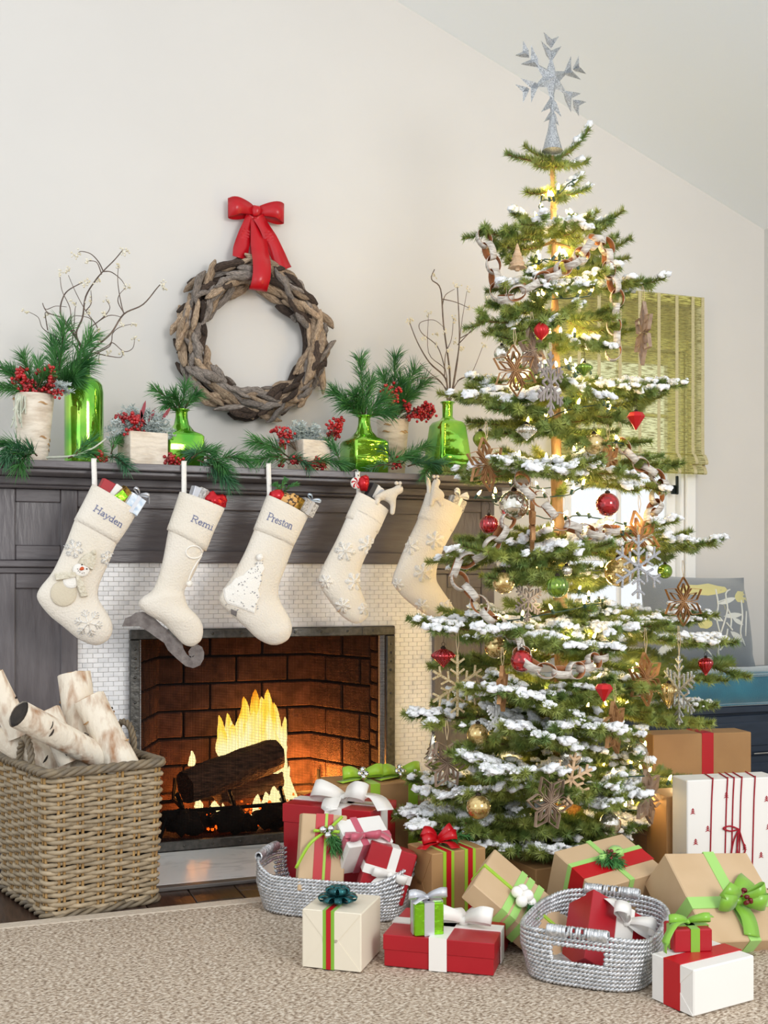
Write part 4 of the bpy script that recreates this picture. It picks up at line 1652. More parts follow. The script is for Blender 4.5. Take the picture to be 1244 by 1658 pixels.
# bare twigs
twig_bunch('bare_twigs', 'curling bare twigs with cream berries rising from the tall green bottle',
           [[(535, 790), (600, 710), (700, 620), (780, 500), (900, 440), (990, 335), (1018, 305)],
            [(560, 790), (500, 690), (482, 612), (520, 520), (540, 390), (600, 290), (650, 230), (720, 160), (770, 100)],
            [(545, 790), (500, 680), (400, 540), (380, 470), (395, 400), (430, 350), (520, 300)],
            [(520, 760), (460, 680), (468, 560), (472, 480), (480, 425)], [(482, 630), (450, 560), (440, 460), (390, 350), (378, 250)],
            [(620, 605), (600, 560), (540, 480), (480, 370), (430, 255)], [(650, 230), (620, 170), (570, 120), (510, 105), (490, 120)], [(640, 250), (610, 175), (560, 165)],
            [(650, 232), (700, 235), (760, 280), (790, 325)], [(780, 500), (760, 420), (742, 300), (745, 190)], [(785, 500), (745, 430), (750, 380), (790, 335)],
            [(540, 760), (450, 680), (350, 640), (270, 590), (240, 520), (172, 482)], [(480, 640), (400, 530), (300, 490), (268, 430), (290, 470), (350, 450), (420, 455)],
            [(300, 600), (290, 540), (285, 490), (310, 500)], [(560, 760), (690, 690), (710, 620), (760, 580), (845, 560)],
            [(560, 770), (680, 710), (710, 680), (780, 735), (835, 715), (848, 655)], [(600, 745), (690, 765), (760, 772), (772, 745)], [(575, 700), (572, 600), (570, 530), (480, 510), (440, 525)],
            [(540, 480), (575, 430), (572, 350)], [(560, 590), (650, 520), (692, 460), (668, 410)], [(560, 590), (680, 510), (770, 520)], [(560, 780), (600, 770), (625, 740), (620, 790)]],
           [(490, 115), (470, 130), (770, 98), (790, 105), (560, 165), (745, 190), (385, 238), (425, 235), (1018, 305), (1030, 330), (545, 300), (525, 310), (615, 295), (790, 330), (815, 335), (465, 430), (570, 420), (650, 495), (300, 503),
            (560, 490), (620, 605), (765, 570), (845, 560), (850, 655), (625, 665), (690, 740), (770, 745), (170, 485), (620, 795), (668, 405)], (545, 790), 3.8875, (0, 380), 4.12, 5)
twig_bunch('bare_twigs', 'upright bare twigs with cream berries in the tapered green vase',
           [[(1010, 710), (1000, 600), (920, 520), (860, 420), (820, 320)], [(1020, 710), (1020, 560), (990, 330), (975, 150), (930, 100), (945, 50)], [(1025, 710), (1050, 560), (1070, 400), (1060, 140)],
            [(1005, 700), (1000, 560), (915, 470), (915, 275)], [(1030, 700), (1060, 520), (1080, 330), (1108, 160)], [(1020, 690), (1070, 605), (1130, 575), (1190, 432)],
            [(1062, 430), (1150, 330), (1212, 192)], [(1068, 400), (1150, 345), (1172, 250)], [(1000, 560), (960, 440), (880, 370), (872, 320), (940, 305), (990, 340)], [(985, 230), (1000, 180), (1045, 150)],
            [(985, 200), (1050, 215), (1120, 245)], [(1060, 612), (1130, 580), (1165, 602), (1212, 580)], [(1010, 660), (950, 600), (865, 600)], [(995, 590), (1000, 480), (1030, 400), (1040, 300)], [(1015, 690), (980, 620), (920, 570), (870, 520)]],
           [(945, 80), (820, 315), (830, 305), (910, 270), (1060, 135), (1050, 130), (1110, 155), (1215, 190), (1170, 245), (1120, 245), (890, 400), (950, 380), (1040, 300), (1000, 360), (1090, 360), (1050, 410), (1015, 460), (1085, 450), (1190, 430), (1210, 580),
            (955, 430), (1020, 550), (1140, 330)], (1016, 705), 3.11, (400, 420), YV, 9)

# garland along the shelf
gar = thing('pine_garland', 'loose garland of long-needled pine sprigs lying along the mantel shelf', 'garland', (1.0, 3.9, ZM))
gi = 0
for bx, by, tx, ty, yb, yt, n, ln in ((40, 738, 8, 742, 3.9, 3.82, 90, 0.07), (50, 736, 32, 752, 3.9, 3.82, 80, 0.07), (35, 730, 12, 722, 3.92, 3.88, 80, 0.07), (60, 738, 36, 728, 3.92, 3.88, 70, 0.06),
                                      (120, 740, 150, 715, 3.92, 3.95, 50, 0.06), (110, 742, 160, 735, 3.9, 3.9, 50, 0.06), (175, 740, 205, 755, 3.9, 3.81, 80, 0.055), (180, 735, 190, 715, 3.95, 3.98, 40, 0.05),
                                      (310, 742, 345, 730, 3.92, 3.9, 70, 0.06), (320, 745, 370, 778, 3.9, 3.80, 110, 0.07), (330, 742, 365, 758, 3.9, 3.81, 90, 0.065), (350, 745, 400, 745, 3.9, 3.86, 80, 0.06),
                                      (340, 742, 310, 735, 3.92, 3.95, 50, 0.06), (470, 742, 415, 716, 3.93, 3.9, 100, 0.07), (470, 745, 420, 745, 3.92, 3.87, 80, 0.06), (460, 745, 500, 752, 3.92, 3.85, 60, 0.055),
                                      (500, 748, 555, 752, 3.9, 3.86, 80, 0.06), (550, 745, 535, 722, 3.95, 3.98, 70, 0.06), (640, 750, 618, 728, 3.92, 3.92, 60, 0.06), (625, 752, 670, 740, 3.92, 3.9, 90, 0.065),
                                      (650, 752, 690, 722, 3.95, 3.96, 80, 0.06), (660, 755, 710, 752, 3.9, 3.87, 90, 0.065), (690, 760, 735, 760, 3.9, 3.87, 90, 0.06), (700, 762, 688, 768, 3.9, 3.83, 50, 0.05), (640, 755, 600, 760, 3.9, 3.88, 30, 0.04)):
    a, b = W(bx, by, yb), W(tx, ty, yt)
    a.z = max(a.z, ZM + 0.008)
    sp = pine_parts(gar, a, b, 500 + gi * 17, n, ln, 'pine' if gi % 3 else 'pine_blue', 0.012, sub=1)
    sp.name = 'sprig'
    gi += 1
mb = MB()
mb.smooth = True
mb.tube(cat_rom([W(75, 741, 3.93), W(120, 738, 3.9), W(150, 726, 3.9), W(172, 710, 3.92)], 5), [0.004] * 10 + [0.003] * 6, 6)
obj('bare_twig', mb, 'lichen', gar, label='pale bare twig')


# ================================================================ STOCKINGS
YST = 3.795


def loft_pairs(pairs, Y, bmax, k=0.62, n=22, sm=4, round_end=True, dz=0.0):
    Ls = cat_rom([W(a[0], a[1], Y) for a, b in pairs], sm)
    Rs = cat_rom([W(b[0], b[1], Y) for a, b in pairs], sm)
    rings = []
    for l, r in zip(Ls, Rs):
        c, h = (l + r) / 2, (r - l) / 2
        d = min(bmax, h.length * k)
        rings.append([c + h * math.cos(2 * PI * q / n) + V((0, -1, 0)) * (math.sin(2 * PI * q / n) * d) for q in range(n)])
    return rings


GLYPH = {
    'H': (.86, [[(.1, 0), (.1, 1)], [(.7, 0), (.7, 1)], [(.1, .5), (.7, .5)], [(-.02, 0), (.22, 0)], [(-.02, 1), (.22, 1)], [(.58, 0), (.82, 0)], [(.58, 1), (.82, 1)]]),
    'a': (.56, [[(.08, .5), (.2, .62), (.36, .58), (.42, .42), (.42, .08), (.52, 0)], [(.42, .36), (.2, .34), (.06, .2), (.14, .02), (.3, .04), (.42, .18)]]),
    'y': (.58, [[(.06, .62), (.28, .04)], [(.5, .62), (.28, .04), (.15, -.25), (.02, -.25)], [(-.02, .62), (.16, .62)], [(.4, .62), (.58, .62)]]),
    'd': (.6, [[(.44, .45), (.3, .62), (.1, .52), (.04, .3), (.1, .06), (.28, 0), (.44, .14)], [(.36, 1), (.44, 1), (.44, 0), (.56, 0)]]),
    'e': (.52, [[(.05, .34), (.43, .34), (.4, .5), (.24, .62), (.08, .48), (.05, .28), (.14, .06), (.28, 0), (.44, .12)]]),
    'n': (.6, [[(.0, .62), (.1, .62), (.1, 0)], [(0, 0), (.22, 0)], [(.1, .45), (.25, .62), (.4, .55), (.43, .4), (.43, 0)], [(.33, 0), (.55, 0)]]),
    'R': (.76, [[(.1, 0), (.1, 1)], [(-.02, 1), (.4, 1), (.58, .88), (.58, .64), (.4, .52), (.1, .52)], [(.35, .52), (.62, 0), (.74, 0)], [(-.02, 0), (.24, 0)]]),
    'm': (.92, [[(.0, .62), (.1, .62), (.1, 0)], [(0, 0), (.22, 0)], [(.1, .45), (.22, .62), (.38, .56), (.42, .4), (.42, 0)], [(.33, 0), (.53, 0)], [(.42, .45), (.56, .62), (.72, .56), (.76, .4), (.76, 0)], [(.66, 0), (.88, 0)]]),
    'i': (.3, [[(.02, .62), (.12, .62), (.12, 0)], [(.02, 0), (.24, 0)], [(.12, .82), (.12, .9)]]),
    'P': (.66, [[(.1, 0), (.1, 1)], [(-.02, 1), (.4, 1), (.6, .88), (.6, .62), (.4, .48), (.1, .48)], [(-.02, 0), (.24, 0)]]),
    'r': (.42, [[(.0, .62), (.1, .62), (.1, 0)], [(.1, .42), (.22, .6), (.38, .58)], [(0, 0), (.24, 0)]]),
    's': (.44, [[(.36, .5), (.22, .62), (.08, .5), (.14, .36), (.32, .26), (.37, .12), (.22, 0), (.04, .1)]]),
    't': (.38, [[(.15, .85), (.15, .12), (.24, 0), (.36, .06)], [(.02, .62), (.34, .62)]]),
    'o': (.56, [[(.26, .62), (.08, .5), (.04, .3), (.1, .08), (.26, 0), (.44, .1), (.48, .3), (.42, .52), (.26, .62)]]),
}


def embroider(parent, tree, text, p0, p1, cap):
    L_ = sum(GLYPH[c][0] for c in text)
    dx, dy = p1[0] - p0[0], p1[1] - p0[1]
    l = math.hypot(dx, dy)
    ux, uy = dx / l, dy / l
    k = l / L_
    x = 0
    for c in text:
        mb = MB()
        for st in GLYPH[c][1]:
            pts = [(p0[0] + ux * (x + a) * k + uy * b * cap, p0[1] + uy * (x + a) * k - ux * b * cap) for a, b in st]
            fine = []
            for a, b in zip(pts, pts[1:]):
                fine += [a, ((a[0] + b[0]) / 2, (a[1] + b[1]) / 2)]
            fine.append(pts[-1])
            mb.tube([hit(tree, a, b, 0.0006)[0] for a, b in fine], 0.0016, 4)
        obj('letter', mb, 'thread', parent, label='blue-grey embroidered letter')
        x += GLYPH[c][0]


def flake_lines(cx, cy, r, a0=0.3, n=6):
    out = []
    for k in range(n):
        a = a0 + k * 2 * PI / n
        ux, uy = math.cos(a), math.sin(a)
        out.append([(cx + ux * r * .1, cy + uy * r * .1), (cx + ux * r * .55, cy + uy * r * .55), (cx + ux * r, cy + uy * r)])
        for f, g in ((0.5, 0.36), (0.74, 0.26)):
            for s in (-1, 1):
                b = a + s * 0.85
                out.append([(cx + ux * r * f, cy + uy * r * f), (cx + ux * r * f + math.cos(b) * r * g, cy + uy * r * f + math.sin(b) * r * g)])
    return out


def felt_flake(parent, tree, cx, cy, r, a0=0.3, beads=False, w=0.0034):
    mb = MB()
    mb.smooth = True
    for ln in flake_lines(cx, cy, r, a0):
        mb.tube([hit(tree, p[0], p[1], 0.001)[0] for p in ln], w, 5)
    f = obj('felt_snowflake', mb, 'felt_trim', parent)
    if beads:
        m2 = MB()
        for ln in flake_lines(cx, cy, r, a0):
            for p in ln[1:]:
                m2.ico(hit(tree, p[0], p[1], 0.0045)[0], 0.0018, 1)
        obj('beads', m2, 'bead', f, kind='stuff')


def zc(lst, sc, ox, oy):
    return [((a[0] / sc + ox, a[1] / sc + oy), (b[0] / sc + ox, b[1] / sc + oy)) for a, b in lst]


def stocking(label, cuff, leg, strap, n=24):
    """cuff / leg: pairs of outline points in photograph pixels"""
    c = W(strap[0], strap[1], YST)
    t = thing('christmas_stocking', label, 'stocking', c)
    mb = MB()
    mb.smooth = True
    rings = loft_pairs(leg, YST, 0.038, 0.55, n)
    mb.loft(rings)
    obj('leg_and_foot', mb, 'felt', t)
    mc = MB()
    mc.smooth = True
    r2 = loft_pairs(cuff, YST, 0.043, 0.5, n, 3)
    # inside of the opening
    top = r2[0]
    cen = sum(top, V((0, 0, 0))) / n
    down = (sum(r2[-1], V((0, 0, 0))) / n - cen)
    inner = [cen + (p - cen) * 0.9 for p in top]
    inner2 = [cen + (p - cen) * 0.82 + down * 0.6 for p in top]
    last = r2[-1]
    lc = sum(last, V((0, 0, 0))) / n
    hem = [lc + (p - lc) * 0.9 for p in last]
    mc.loft([inner2, inner] + r2 + [hem], False)
    obj('cuff', mc, 'felt', t)
    mb = MB()
    mb.smooth = True
    sx, sy, sx1, sy1 = strap
    P = cat_rom([W(sx1, sy1 + 12, YST), W(sx1, sy1 - 6, 3.826), W((sx + sx1) / 2, (sy + sy1) / 2, 3.834), W(sx, sy + 6, 3.838), W(sx, sy, 3.845), W(sx + 1, sy - 1, 3.865)], 4)
    mb.strip(P, V((1, 0, 0)), 0.017, 0.004)
    obj('hanging_loop', mb, 'felt_trim', t)
    hk = MB()
    hk.smooth = True
    q = W(sx, sy - 1, 3.845)
    hk.tube([V((q.x, 3.90, ZM + 0.004)), V((q.x, 3.86, ZM + 0.008)), V((q.x, 3.842, ZM + 0.002)), V((q.x, 3.838, ZM - 0.02))], 0.0035, 6)
    obj('hook', hk, 'silver_ball', t)
    return t, bvh(mb if False else _merge(mc, rings, n)), rings


def _merge(mc, rings, n):
    m = MB()
    m.loft(rings)
    m.add(mc.v, mc.f)
    return m


def gift_box(parent, name, px, py, Y, sx, sy, sz, rot, m, label=None, ribbon=None):
    c = W(px, py, Y)
    M = Matrix.Translation(c) @ Matrix.Rotation(rot[1], 4, 'Y') @ Matrix.Rotation(rot[0], 4, 'Z') @ Matrix.Rotation(rot[2] if len(rot) > 2 else 0, 4, 'X')
    mb = MB()
    mb.box((-sx / 2, -sy / 2, -sz / 2), (sx / 2, sy / 2, sz / 2), 0.0015, M)
    o = obj(name, mb, m, parent)
    if ribbon:
        mb = MB()
        w = 0.006
        mb.box((-sx / 2 - .001, -w, -sz / 2 - .001), (sx / 2 + .001, w, sz / 2 + .001), 0, M)
        mb.box((-w, -sy / 2 - .001, -sz / 2 - .001), (w, sy / 2 + .001, sz / 2 + .001), 0, M)
        obj('ribbon', mb, ribbon, parent)
    return M


S1 = 3.66
t1, b1, _ = stocking('cream felt stocking with a beaded snowman and long name, furthest from the tree',
                     zc([((547, 196), (814, 362)), ((495, 300), (765, 450)), ((438, 408), (695, 552))], S1, 0, 730),
                     zc([((478, 330), (735, 480)), ((442, 410), (692, 552)), ((385, 560), (645, 665)), ((312, 715), (595, 775)), ((235, 815), (580, 850)), ((222, 880), (595, 900)), ((290, 972), (632, 955)), ((380, 1046), (660, 1010)), ((455, 1108), (666, 1070)), ((520, 1142), (640, 1120)), ((568, 1153), (598, 1147))], S1, 0, 730), (152, 744, 153, 784))
embroider(t1, b1, 'Hayden', (151, 826.5), (196.5, 855), 10.5)
felt_flake(t1, b1, 120, 889, 15, 0.3, True, 0.0026)
felt_flake(t1, b1, 174, 904, 12, 0.5, True, 0.0026)
felt_flake(t1, b1, 143, 1009, 22, 0.2, True, 0.0024)


def disc(tree, cx, cy, rx, ry, th, rot=0, n=20):
    mb = MB()
    mb.smooth = True
    stuck_poly(tree, [(cx + rx * math.cos(2 * PI * k / n) * math.cos(rot) - ry * math.sin(2 * PI * k / n) * math.sin(rot), cy + rx * math.cos(2 * PI * k / n) * math.sin(rot) + ry * math.sin(2 * PI * k / n) * math.cos(rot)) for k in range(n)], th, mb)
    return mb


obj('snowman_body', disc(b1, 103, 961, 21, 21, 0.004), 'felt_beige', t1)
obj('snowman_chest', disc(b1, 115, 941, 13, 12, 0.006), 'felt_trim', t1)
obj('snowman_head', disc(b1, 131, 923, 13, 11, 0.009), 'felt_trim', t1)
mb = MB()
stuck_poly(b1, [(127, 912), (131, 904), (139, 897), (150, 893), (154, 899), (153, 912), (149, 923), (140, 918)], 0.011, mb)
h_ = obj('snowman_hat', mb, 'knit', t1)
mb = MB()
mb.smooth = True
mb.ico(hit(b1, 151, 895, 0.012)[0], 0.009, 2, 0.3)
obj('pompom', mb, 'knit', h_)
mb = MB()
for pts in ([(90, 930), (104, 928), (122, 926), (124, 934), (108, 938), (92, 941)], [(122, 930), (129, 932), (136, 948), (140, 966), (130, 967), (124, 948)]):
    stuck_poly(b1, pts, 0.011, mb)
obj('snowman_scarf', mb, 'knit', t1)
mb = MB()
mb.smooth = True
for a in ((132.5, 914.5), (139.5, 921)):
    mb.ico(hit(b1, *a, 0.0145)[0], 0.0028, 1)
for a in ((125.5, 921.5), (126.5, 924.5), (129, 926.5), (132, 928), (135, 927.5)):
    mb.ico(hit(b1, *a, 0.0145)[0], 0.0016, 1)
obj('face_beads', mb, 'black_bead', t1)
mb = MB()
mb.smooth = True
p0, p1 = hit(b1, 133, 920, 0.013)[0], hit(b1, 129.5, 922.5, 0.02)[0]
mb.tube([p0, p0.lerp(p1, 0.5), p1], [0.006, 0.0055, 0.003], 8)
obj('carrot_nose', mb, 'carrot', t1)
fl = thing('stocking_present', 'small red gift with gold and blue wrapped sweets peeking from the snowman stocking', 'present', W(190, 800, YST))
gift_box(fl, 'red_box', 172, 790, 3.80, 0.046, 0.03, 0.05, (0.2, 0.45), 'red_box')
gift_box(fl, 'white_box', 187, 797, 3.795, 0.03, 0.03, 0.05, (0.1, 0.6), 'white_paper')
gift_box(fl, 'gold_wrap', 198, 803, 3.785, 0.04, 0.03, 0.06, (0.3, 0.8), 'foil_gold')
gift_box(fl, 'green_wrap', 193, 806, 3.775, 0.03, 0.02, 0.05, (0.1, 0.9), 'green_foil')
M = gift_box(fl, 'blue_box', 216, 816, 3.785, 0.055, 0.04, 0.06, (0.2, 0.55), 'foil_blue', ribbon='silver_ribbon')
bow(fl, M @ Matrix.Translation((0, 0, 0.032)), 0.035, 0.009, 'silver_ribbon', tails=[[(0, 0, .003), (.03, .01, .02), (.05, .02, .0)]], tilt=0.6)

t2, b2, _ = stocking('cream felt stocking with a grey felt ice skate blade under the foot',
                     [((291, 796), (364, 824)), ((281, 826), (348, 858)), ((270, 857), (334, 893))],
                     [((280, 830), (343, 866)), ((272, 862), (330, 893)), ((263, 910), (314, 930)), ((249, 952), (299, 955)), ((229, 968), (300, 968)), ((225, 980), (305, 982)), ((238, 994), (315, 992)), ((262, 1008), (325, 1005)), ((282, 1028), (329, 1020)), ((297, 1043), (326, 1036)), ((309, 1047), (316, 1045))], (298, 748, 298, 795))
embroider(t2, b2, 'Remi', (309, 843.5), (344, 859), 10.5)
mb = MB()
mb.smooth = True
stuck_tube(b2, [(314 + 13 * math.cos(a * PI / 6), 894 + 10 * math.sin(a * PI / 6)) for a in range(13)], 0.003, mb)
stuck_tube(b2, [(326, 900), (318, 912), (310, 926), (304, 942)], 0.003, mb)
stuck_tube(b2, [(308, 942), (308, 958), (306, 970)], 0.0018, mb)
obj('felt_lace', mb, 'felt_trim', t2)
mb = MB()
mb.smooth = True
mb.ico(hit(b2, 305, 944, 0.004)[0], 0.012, 2, 0.2)
obj('pompom', mb, 'felt_trim', t2)
mb = MB()
bl = [(66, 190), (82, 150), (105, 85), (180, 60), (240, 15), (330, 5), (420, 40), (490, 100), (560, 170), (650, 240), (720, 330), (770, 340), (820, 390), (840, 470), (880, 540), (930, 585), (965, 560), (985, 540), (960, 580), (915, 560), (905, 510), (940, 455), (1020, 418), (1075, 450), (1102, 520), (1095, 600), (1050, 680), (960, 717), (870, 692), (760, 600), (650, 495), (600, 400), (500, 330), (400, 258), (280, 188)]
o_ = W(280, 1040, 3.80)
mb.prism([((W(190 + a / 7.775, 990 + b / 7.775, 3.80) - o_).x, (W(190 + a / 7.775, 990 + b / 7.775, 3.80) - o_).z) for a, b in bl], 0.006, Matrix.Translation(o_ + V((0, 0.012, 0))))
obj('skate_blade', mb, 'grey_felt', t2, label='grey felt skate blade curling up at the toe')
fl = thing('stocking_present', 'silver and red wrapped sweets peeking from the ice skate stocking', 'present', W(335, 808, YST))
gift_box(fl, 'silver_wrap', 317, 800, 3.79, 0.035, 0.03, 0.05, (0.3, 0.3), 'silver_ribbon')
gift_box(fl, 'silver_wrap', 328, 803, 3.785, 0.03, 0.03, 0.05, (0.9, 0.5), 'newsprint')
gift_box(fl, 'black_wrap', 338, 806, 3.785, 0.02, 0.03, 0.05, (0.9, 0.5), 'black_sleeve')
mb = MB()
mb.smooth = True
mb.ico(W(348, 811, 3.785), 0.035, 3, 0.5, sc=(1, 0.8, 0.8), seed=4)
mb.ico(W(359, 812, 3.79), 0.022, 2, 0.8, sc=(1, 0.8, 0.8), seed=9)
obj('red_wrap', mb, 'foil_red', fl)

S3 = 2.704
t3, b3, _ = stocking('wide cream felt stocking with a beaded felt tree, in the middle of the row',
                     zc([((276, 166), (457, 262)), ((247, 240), (425, 328)), ((217, 316), (392, 395))], S3, 330, 740),
                     zc([((240, 270), (412, 355)), ((216, 330), (390, 400)), ((178, 420), (362, 475)), ((125, 520), (335, 545)), ((76, 595), (326, 590)), ((72, 640), (335, 632)), ((122, 692), (358, 672)), ((185, 748), (380, 715)), ((235, 795), (386, 755)), ((285, 820), (372, 795)), ((318, 823), (345, 815))], S3, 330, 740), (435, 752, 436, 800))
embroider(t3, b3, 'Preston', (432, 841), (472.5, 857.5), 12)
tz = lambda L_: [(a / S3 + 330, b / S3 + 740) for a, b in L_]
mb = MB()
ft = tz([(243, 440), (225, 480), (195, 495), (170, 520), (140, 530), (118, 560), (88, 580), (92, 618), (105, 640), (150, 655), (185, 670), (222, 684), (228, 650), (245, 610), (238, 580), (252, 545), (250, 515), (265, 490), (258, 462)])
stuck_poly(b3, ft, 0.004, mb)
ft_o = obj('felt_tree', mb, 'felt_trim', t3)
r3 = random.Random(4)
mb = MB()
for k in range(60):
    u, v = r3.random(), r3.random()
    yy = 455 + 215 * u
    xl, xr = 235 - 150 * min(1, u * 1.25), 258 - 18 * u
    q = tz([(xl + (xr - xl) * v, yy)])[0]
    mb.ico(hit(b3, *q, 0.0065)[0], r3.uniform(0.0018, 0.0032), 1)
obj('beads', mb, 'bead', ft_o, kind='stuff')
mb = MB()
mb.smooth = True
mb.ico(hit(b3, *tz([(245, 440)])[0], 0.007)[0], 0.013, 2, 0.3)
obj('pompom', mb, 'felt_trim', ft_o)
mb = MB()
stuck_poly(b3, tz([(120, 664), (146, 676), (144, 698), (120, 684)]), 0.002, mb)
obj('patch', mb, 'grey_felt', t3, label='small grey square patch')
fl = thing('stocking_present', 'leopard and red-gold wrapped sweets with a silver gift in the felt tree stocking', 'present', W(480, 812, YST))
mb = MB()
mb.smooth = True
mb.ico(W(449, 803, 3.79), 0.03, 2, 0.15, sc=(1, 0.8, 0.8))
obj('red_gold_wrap', mb, 'foil_red', fl)
mb = MB()
mb.smooth = True
mb.ico(W(468, 812, 3.785), 0.036, 3, 0.35, sc=(1.1, 0.8, 0.8), seed=2)
obj('leopard_pouch', mb, 'leopard', fl)
M = gift_box(fl, 'silver_box', 498, 822, 3.785, 0.055, 0.04, 0.05, (0.3, 0.5), 'newsprint', ribbon='silver_ribbon')
bow(fl, M @ Matrix.Translation((0, 0, 0.027)), 0.033, 0.009, 'foil_blue', tilt=0.5)
gift_box(fl, 'gold_wrap', 484, 818, 3.78, 0.03, 0.03, 0.05, (0.3, 0.5), 'foil_gold')
pine_spray('small fern sprig standing in the felt tree stocking', (452, 806), [(480, 784), (462, 778), (448, 786)], 3.81, 7, 0.02, 40)

t4, b4, _ = stocking('slim cream felt stocking with felt snowflakes and a plush bear in it',
                     zc([((672, 152), (808, 236)), ((650, 200), (786, 285)), ((621, 264), (762, 337))], S3, 330, 740),
                     zc([((645, 220), (780, 300)), ((622, 272), (758, 338)), ((580, 365), (716, 420)), ((530, 462), (690, 480)), ((505, 522), (682, 530)), ((506, 558), (685, 575)), ((545, 622), (700, 615)), ((600, 692), (718, 660)), ((640, 720), (716, 700)), ((665, 730), (690, 725))], S3, 330, 740), (579, 765, 581, 795))
for x, y, r in ((619, 413, 46), (718, 385, 44), (535, 545, 32), (660, 545, 42), (610, 650, 36), (703, 665, 28)):
    q = tz([(x, y)])[0]
    felt_flake(t4, b4, q[0], q[1], r / S3, x * 0.1, False, 0.0036 if r > 40 else 0.0026)
t5, b5, _ = stocking('slim cream felt stocking with felt snowflakes and a plush llama, nearest the tree',
                     zc([((975, 156), (1136, 232)), ((960, 205), (1115, 280)), ((937, 265), (1088, 332))], S3, 330, 740),
                     zc([((955, 220), (1108, 295)), ((937, 275), (1085, 334)), ((892, 370), (1048, 405)), ((850, 470), (1022, 475)), ((828, 528), (1018, 535)), ((832, 562), (1035, 570)), ((882, 622), (1070, 622)), ((942, 668), (1096, 668)), ((1000, 705), (1088, 705)), ((1038, 719), (1062, 716))], S3, 330, 740), (693, 766, 695, 798))
for x, y, r in ((1012, 365, 42), (905, 390, 40), (960, 505, 44), (850, 558, 28), (955, 650, 32), (1065, 665, 40)):
    q = tz([(x, y)])[0]
    felt_flake(t5, b5, q[0], q[1], r / S3, x * 0.1, False, 0.0036 if r > 38 else 0.0026)


def plush(label, Y, body, neck, legs, eye, r0):
    b = W(*body[0], Y)
    t = thing('plush_toy', label, 'plush toy', b)
    mb = MB()
    mb.smooth = True
    me = bpy.data.meshes.new('body')
    pts = [W(*p, Y) for p in body + neck]
    rad = [r0, r0 * 1.1] + [r0 * 0.75] * (len(neck) - 2) + [r0 * 0.95, r0 * 0.55]
    ed = [(i, i + 1) for i in range(len(pts) - 1)]
    for root, knee, foot in legs:
        k = len(pts)
        pts += [W(*knee, Y - 0.008), W(*foot, Y - 0.014)]
        rad += [r0 * 0.5, r0 * 0.42]
        ed += [(root, k), (k, k + 1)]
    me.from_pydata([tuple(p - b) for p in pts], ed, [])
    me.materials.append(MATS['plush'])
    o = bpy.data.objects.new('body', me)
    COL.objects.link(o)
    o.parent = t
    ORG[o.name] = b
    sk = o.modifiers.new('skin', 'SKIN')
    for i, r in enumerate(rad):
        me.skin_vertices[0].data[i].radius = (r, r)
    me.skin_vertices[0].data[0].use_root = True
    o.modifiers.new('smooth', 'SUBSURF').render_levels = 2
    mb = MB()
    for p in eye:
        mb.ico(W(p[0], p[1], Y - p[2]), 0.0022, 1)
    obj('eyes', mb, 'black_bead', t)
    for s in (0, 1):
        mb = MB()
        mb.smooth = True
        hd = W(*neck[-2], Y)
        mb.ico(hd + V((-0.008 + s * 0.014, 0.004, r0 * 1.05)), r0 * 0.36, 2, 0.1)
        obj('ear', mb, 'plush', t)
    return t


plush('white plush bear leaning out of the slim snowflake stocking', 3.775, [(614, 799), (632, 803)], [(640, 796), (646, 792), (653, 791)], [(1, (637, 818), (635, 834)), (0, (612, 808), (610, 818))], [(650, 788, 0.013), (654, 793, 0.010)], 0.021)
plush('cream plush llama sitting in the stocking nearest the tree', 3.77, [(719, 804), (704, 802)], [(703, 790), (707, 780), (712, 777)], [(1, (699, 812), (698, 820)), (1, (712, 814), (716, 820))], [(711, 775, 0.012), (706, 776, 0.013)], 0.018)
fl = thing('stocking_present', 'peppermint swirl and red foil sweet with a white gift beside the plush bear', 'present', W(595, 790, YST))
mb = MB()
mb.smooth = True
pc = W(577, 782, 3.79)
mb.lathe([(0.001, -0.006), (0.018, -0.006), (0.022, 0), (0.018, 0.006), (0.001, 0.006)], 20, Matrix.Translation(pc) @ Matrix.Rotation(PI / 2, 4, 'X'))
o = obj('peppermint', mb, 'white_paper', fl)
for k in range(6):
    m2 = MB()
    m2.tube([pc + V((0.02 * f * math.cos(k * PI / 3 + f), -0.0065, 0.02 * f * math.sin(k * PI / 3 + f))) for f in (0.1, 0.4, 0.7, 1.0)], [0.001, 0.002, 0.003, 0.003], 5)
    obj('red_swirl', m2, 'foil_red', o)
mb = MB()
mb.smooth = True
mb.ico(W(589, 784, 3.785), 0.024, 2, 0.6, sc=(0.9, 0.8, 1.1), seed=6)
mb.ico(W(593, 774, 3.785), 0.012, 2, 0.8, sc=(1, 0.6, 0.9), seed=8)
obj('red_foil_sweet', mb, 'foil_red', fl)
gift_box(fl, 'black_sleeve', 600, 795, 3.80, 0.02, 0.035, 0.06, (0.1, 0.5), 'black_sleeve')
gift_box(fl, 'white_box', 611, 800, 3.81, 0.045, 0.03, 0.05, (0.1, 0.7), 'white_paper', ribbon='silver_ribbon')
fl = thing('stocking_present', 'small white gift with a white ribbon bow beside the plush llama', 'present', W(740, 812, YST))
M = gift_box(fl, 'white_box', 739, 816, 3.79, 0.06, 0.04, 0.045, (0.2, 0.4), 'newsprint', ribbon='white_ribbon')
bow(fl, M @ Matrix.Translation((0, 0, 0.024)), 0.036, 0.013, 'white_ribbon', tilt=0.4, loops=4)


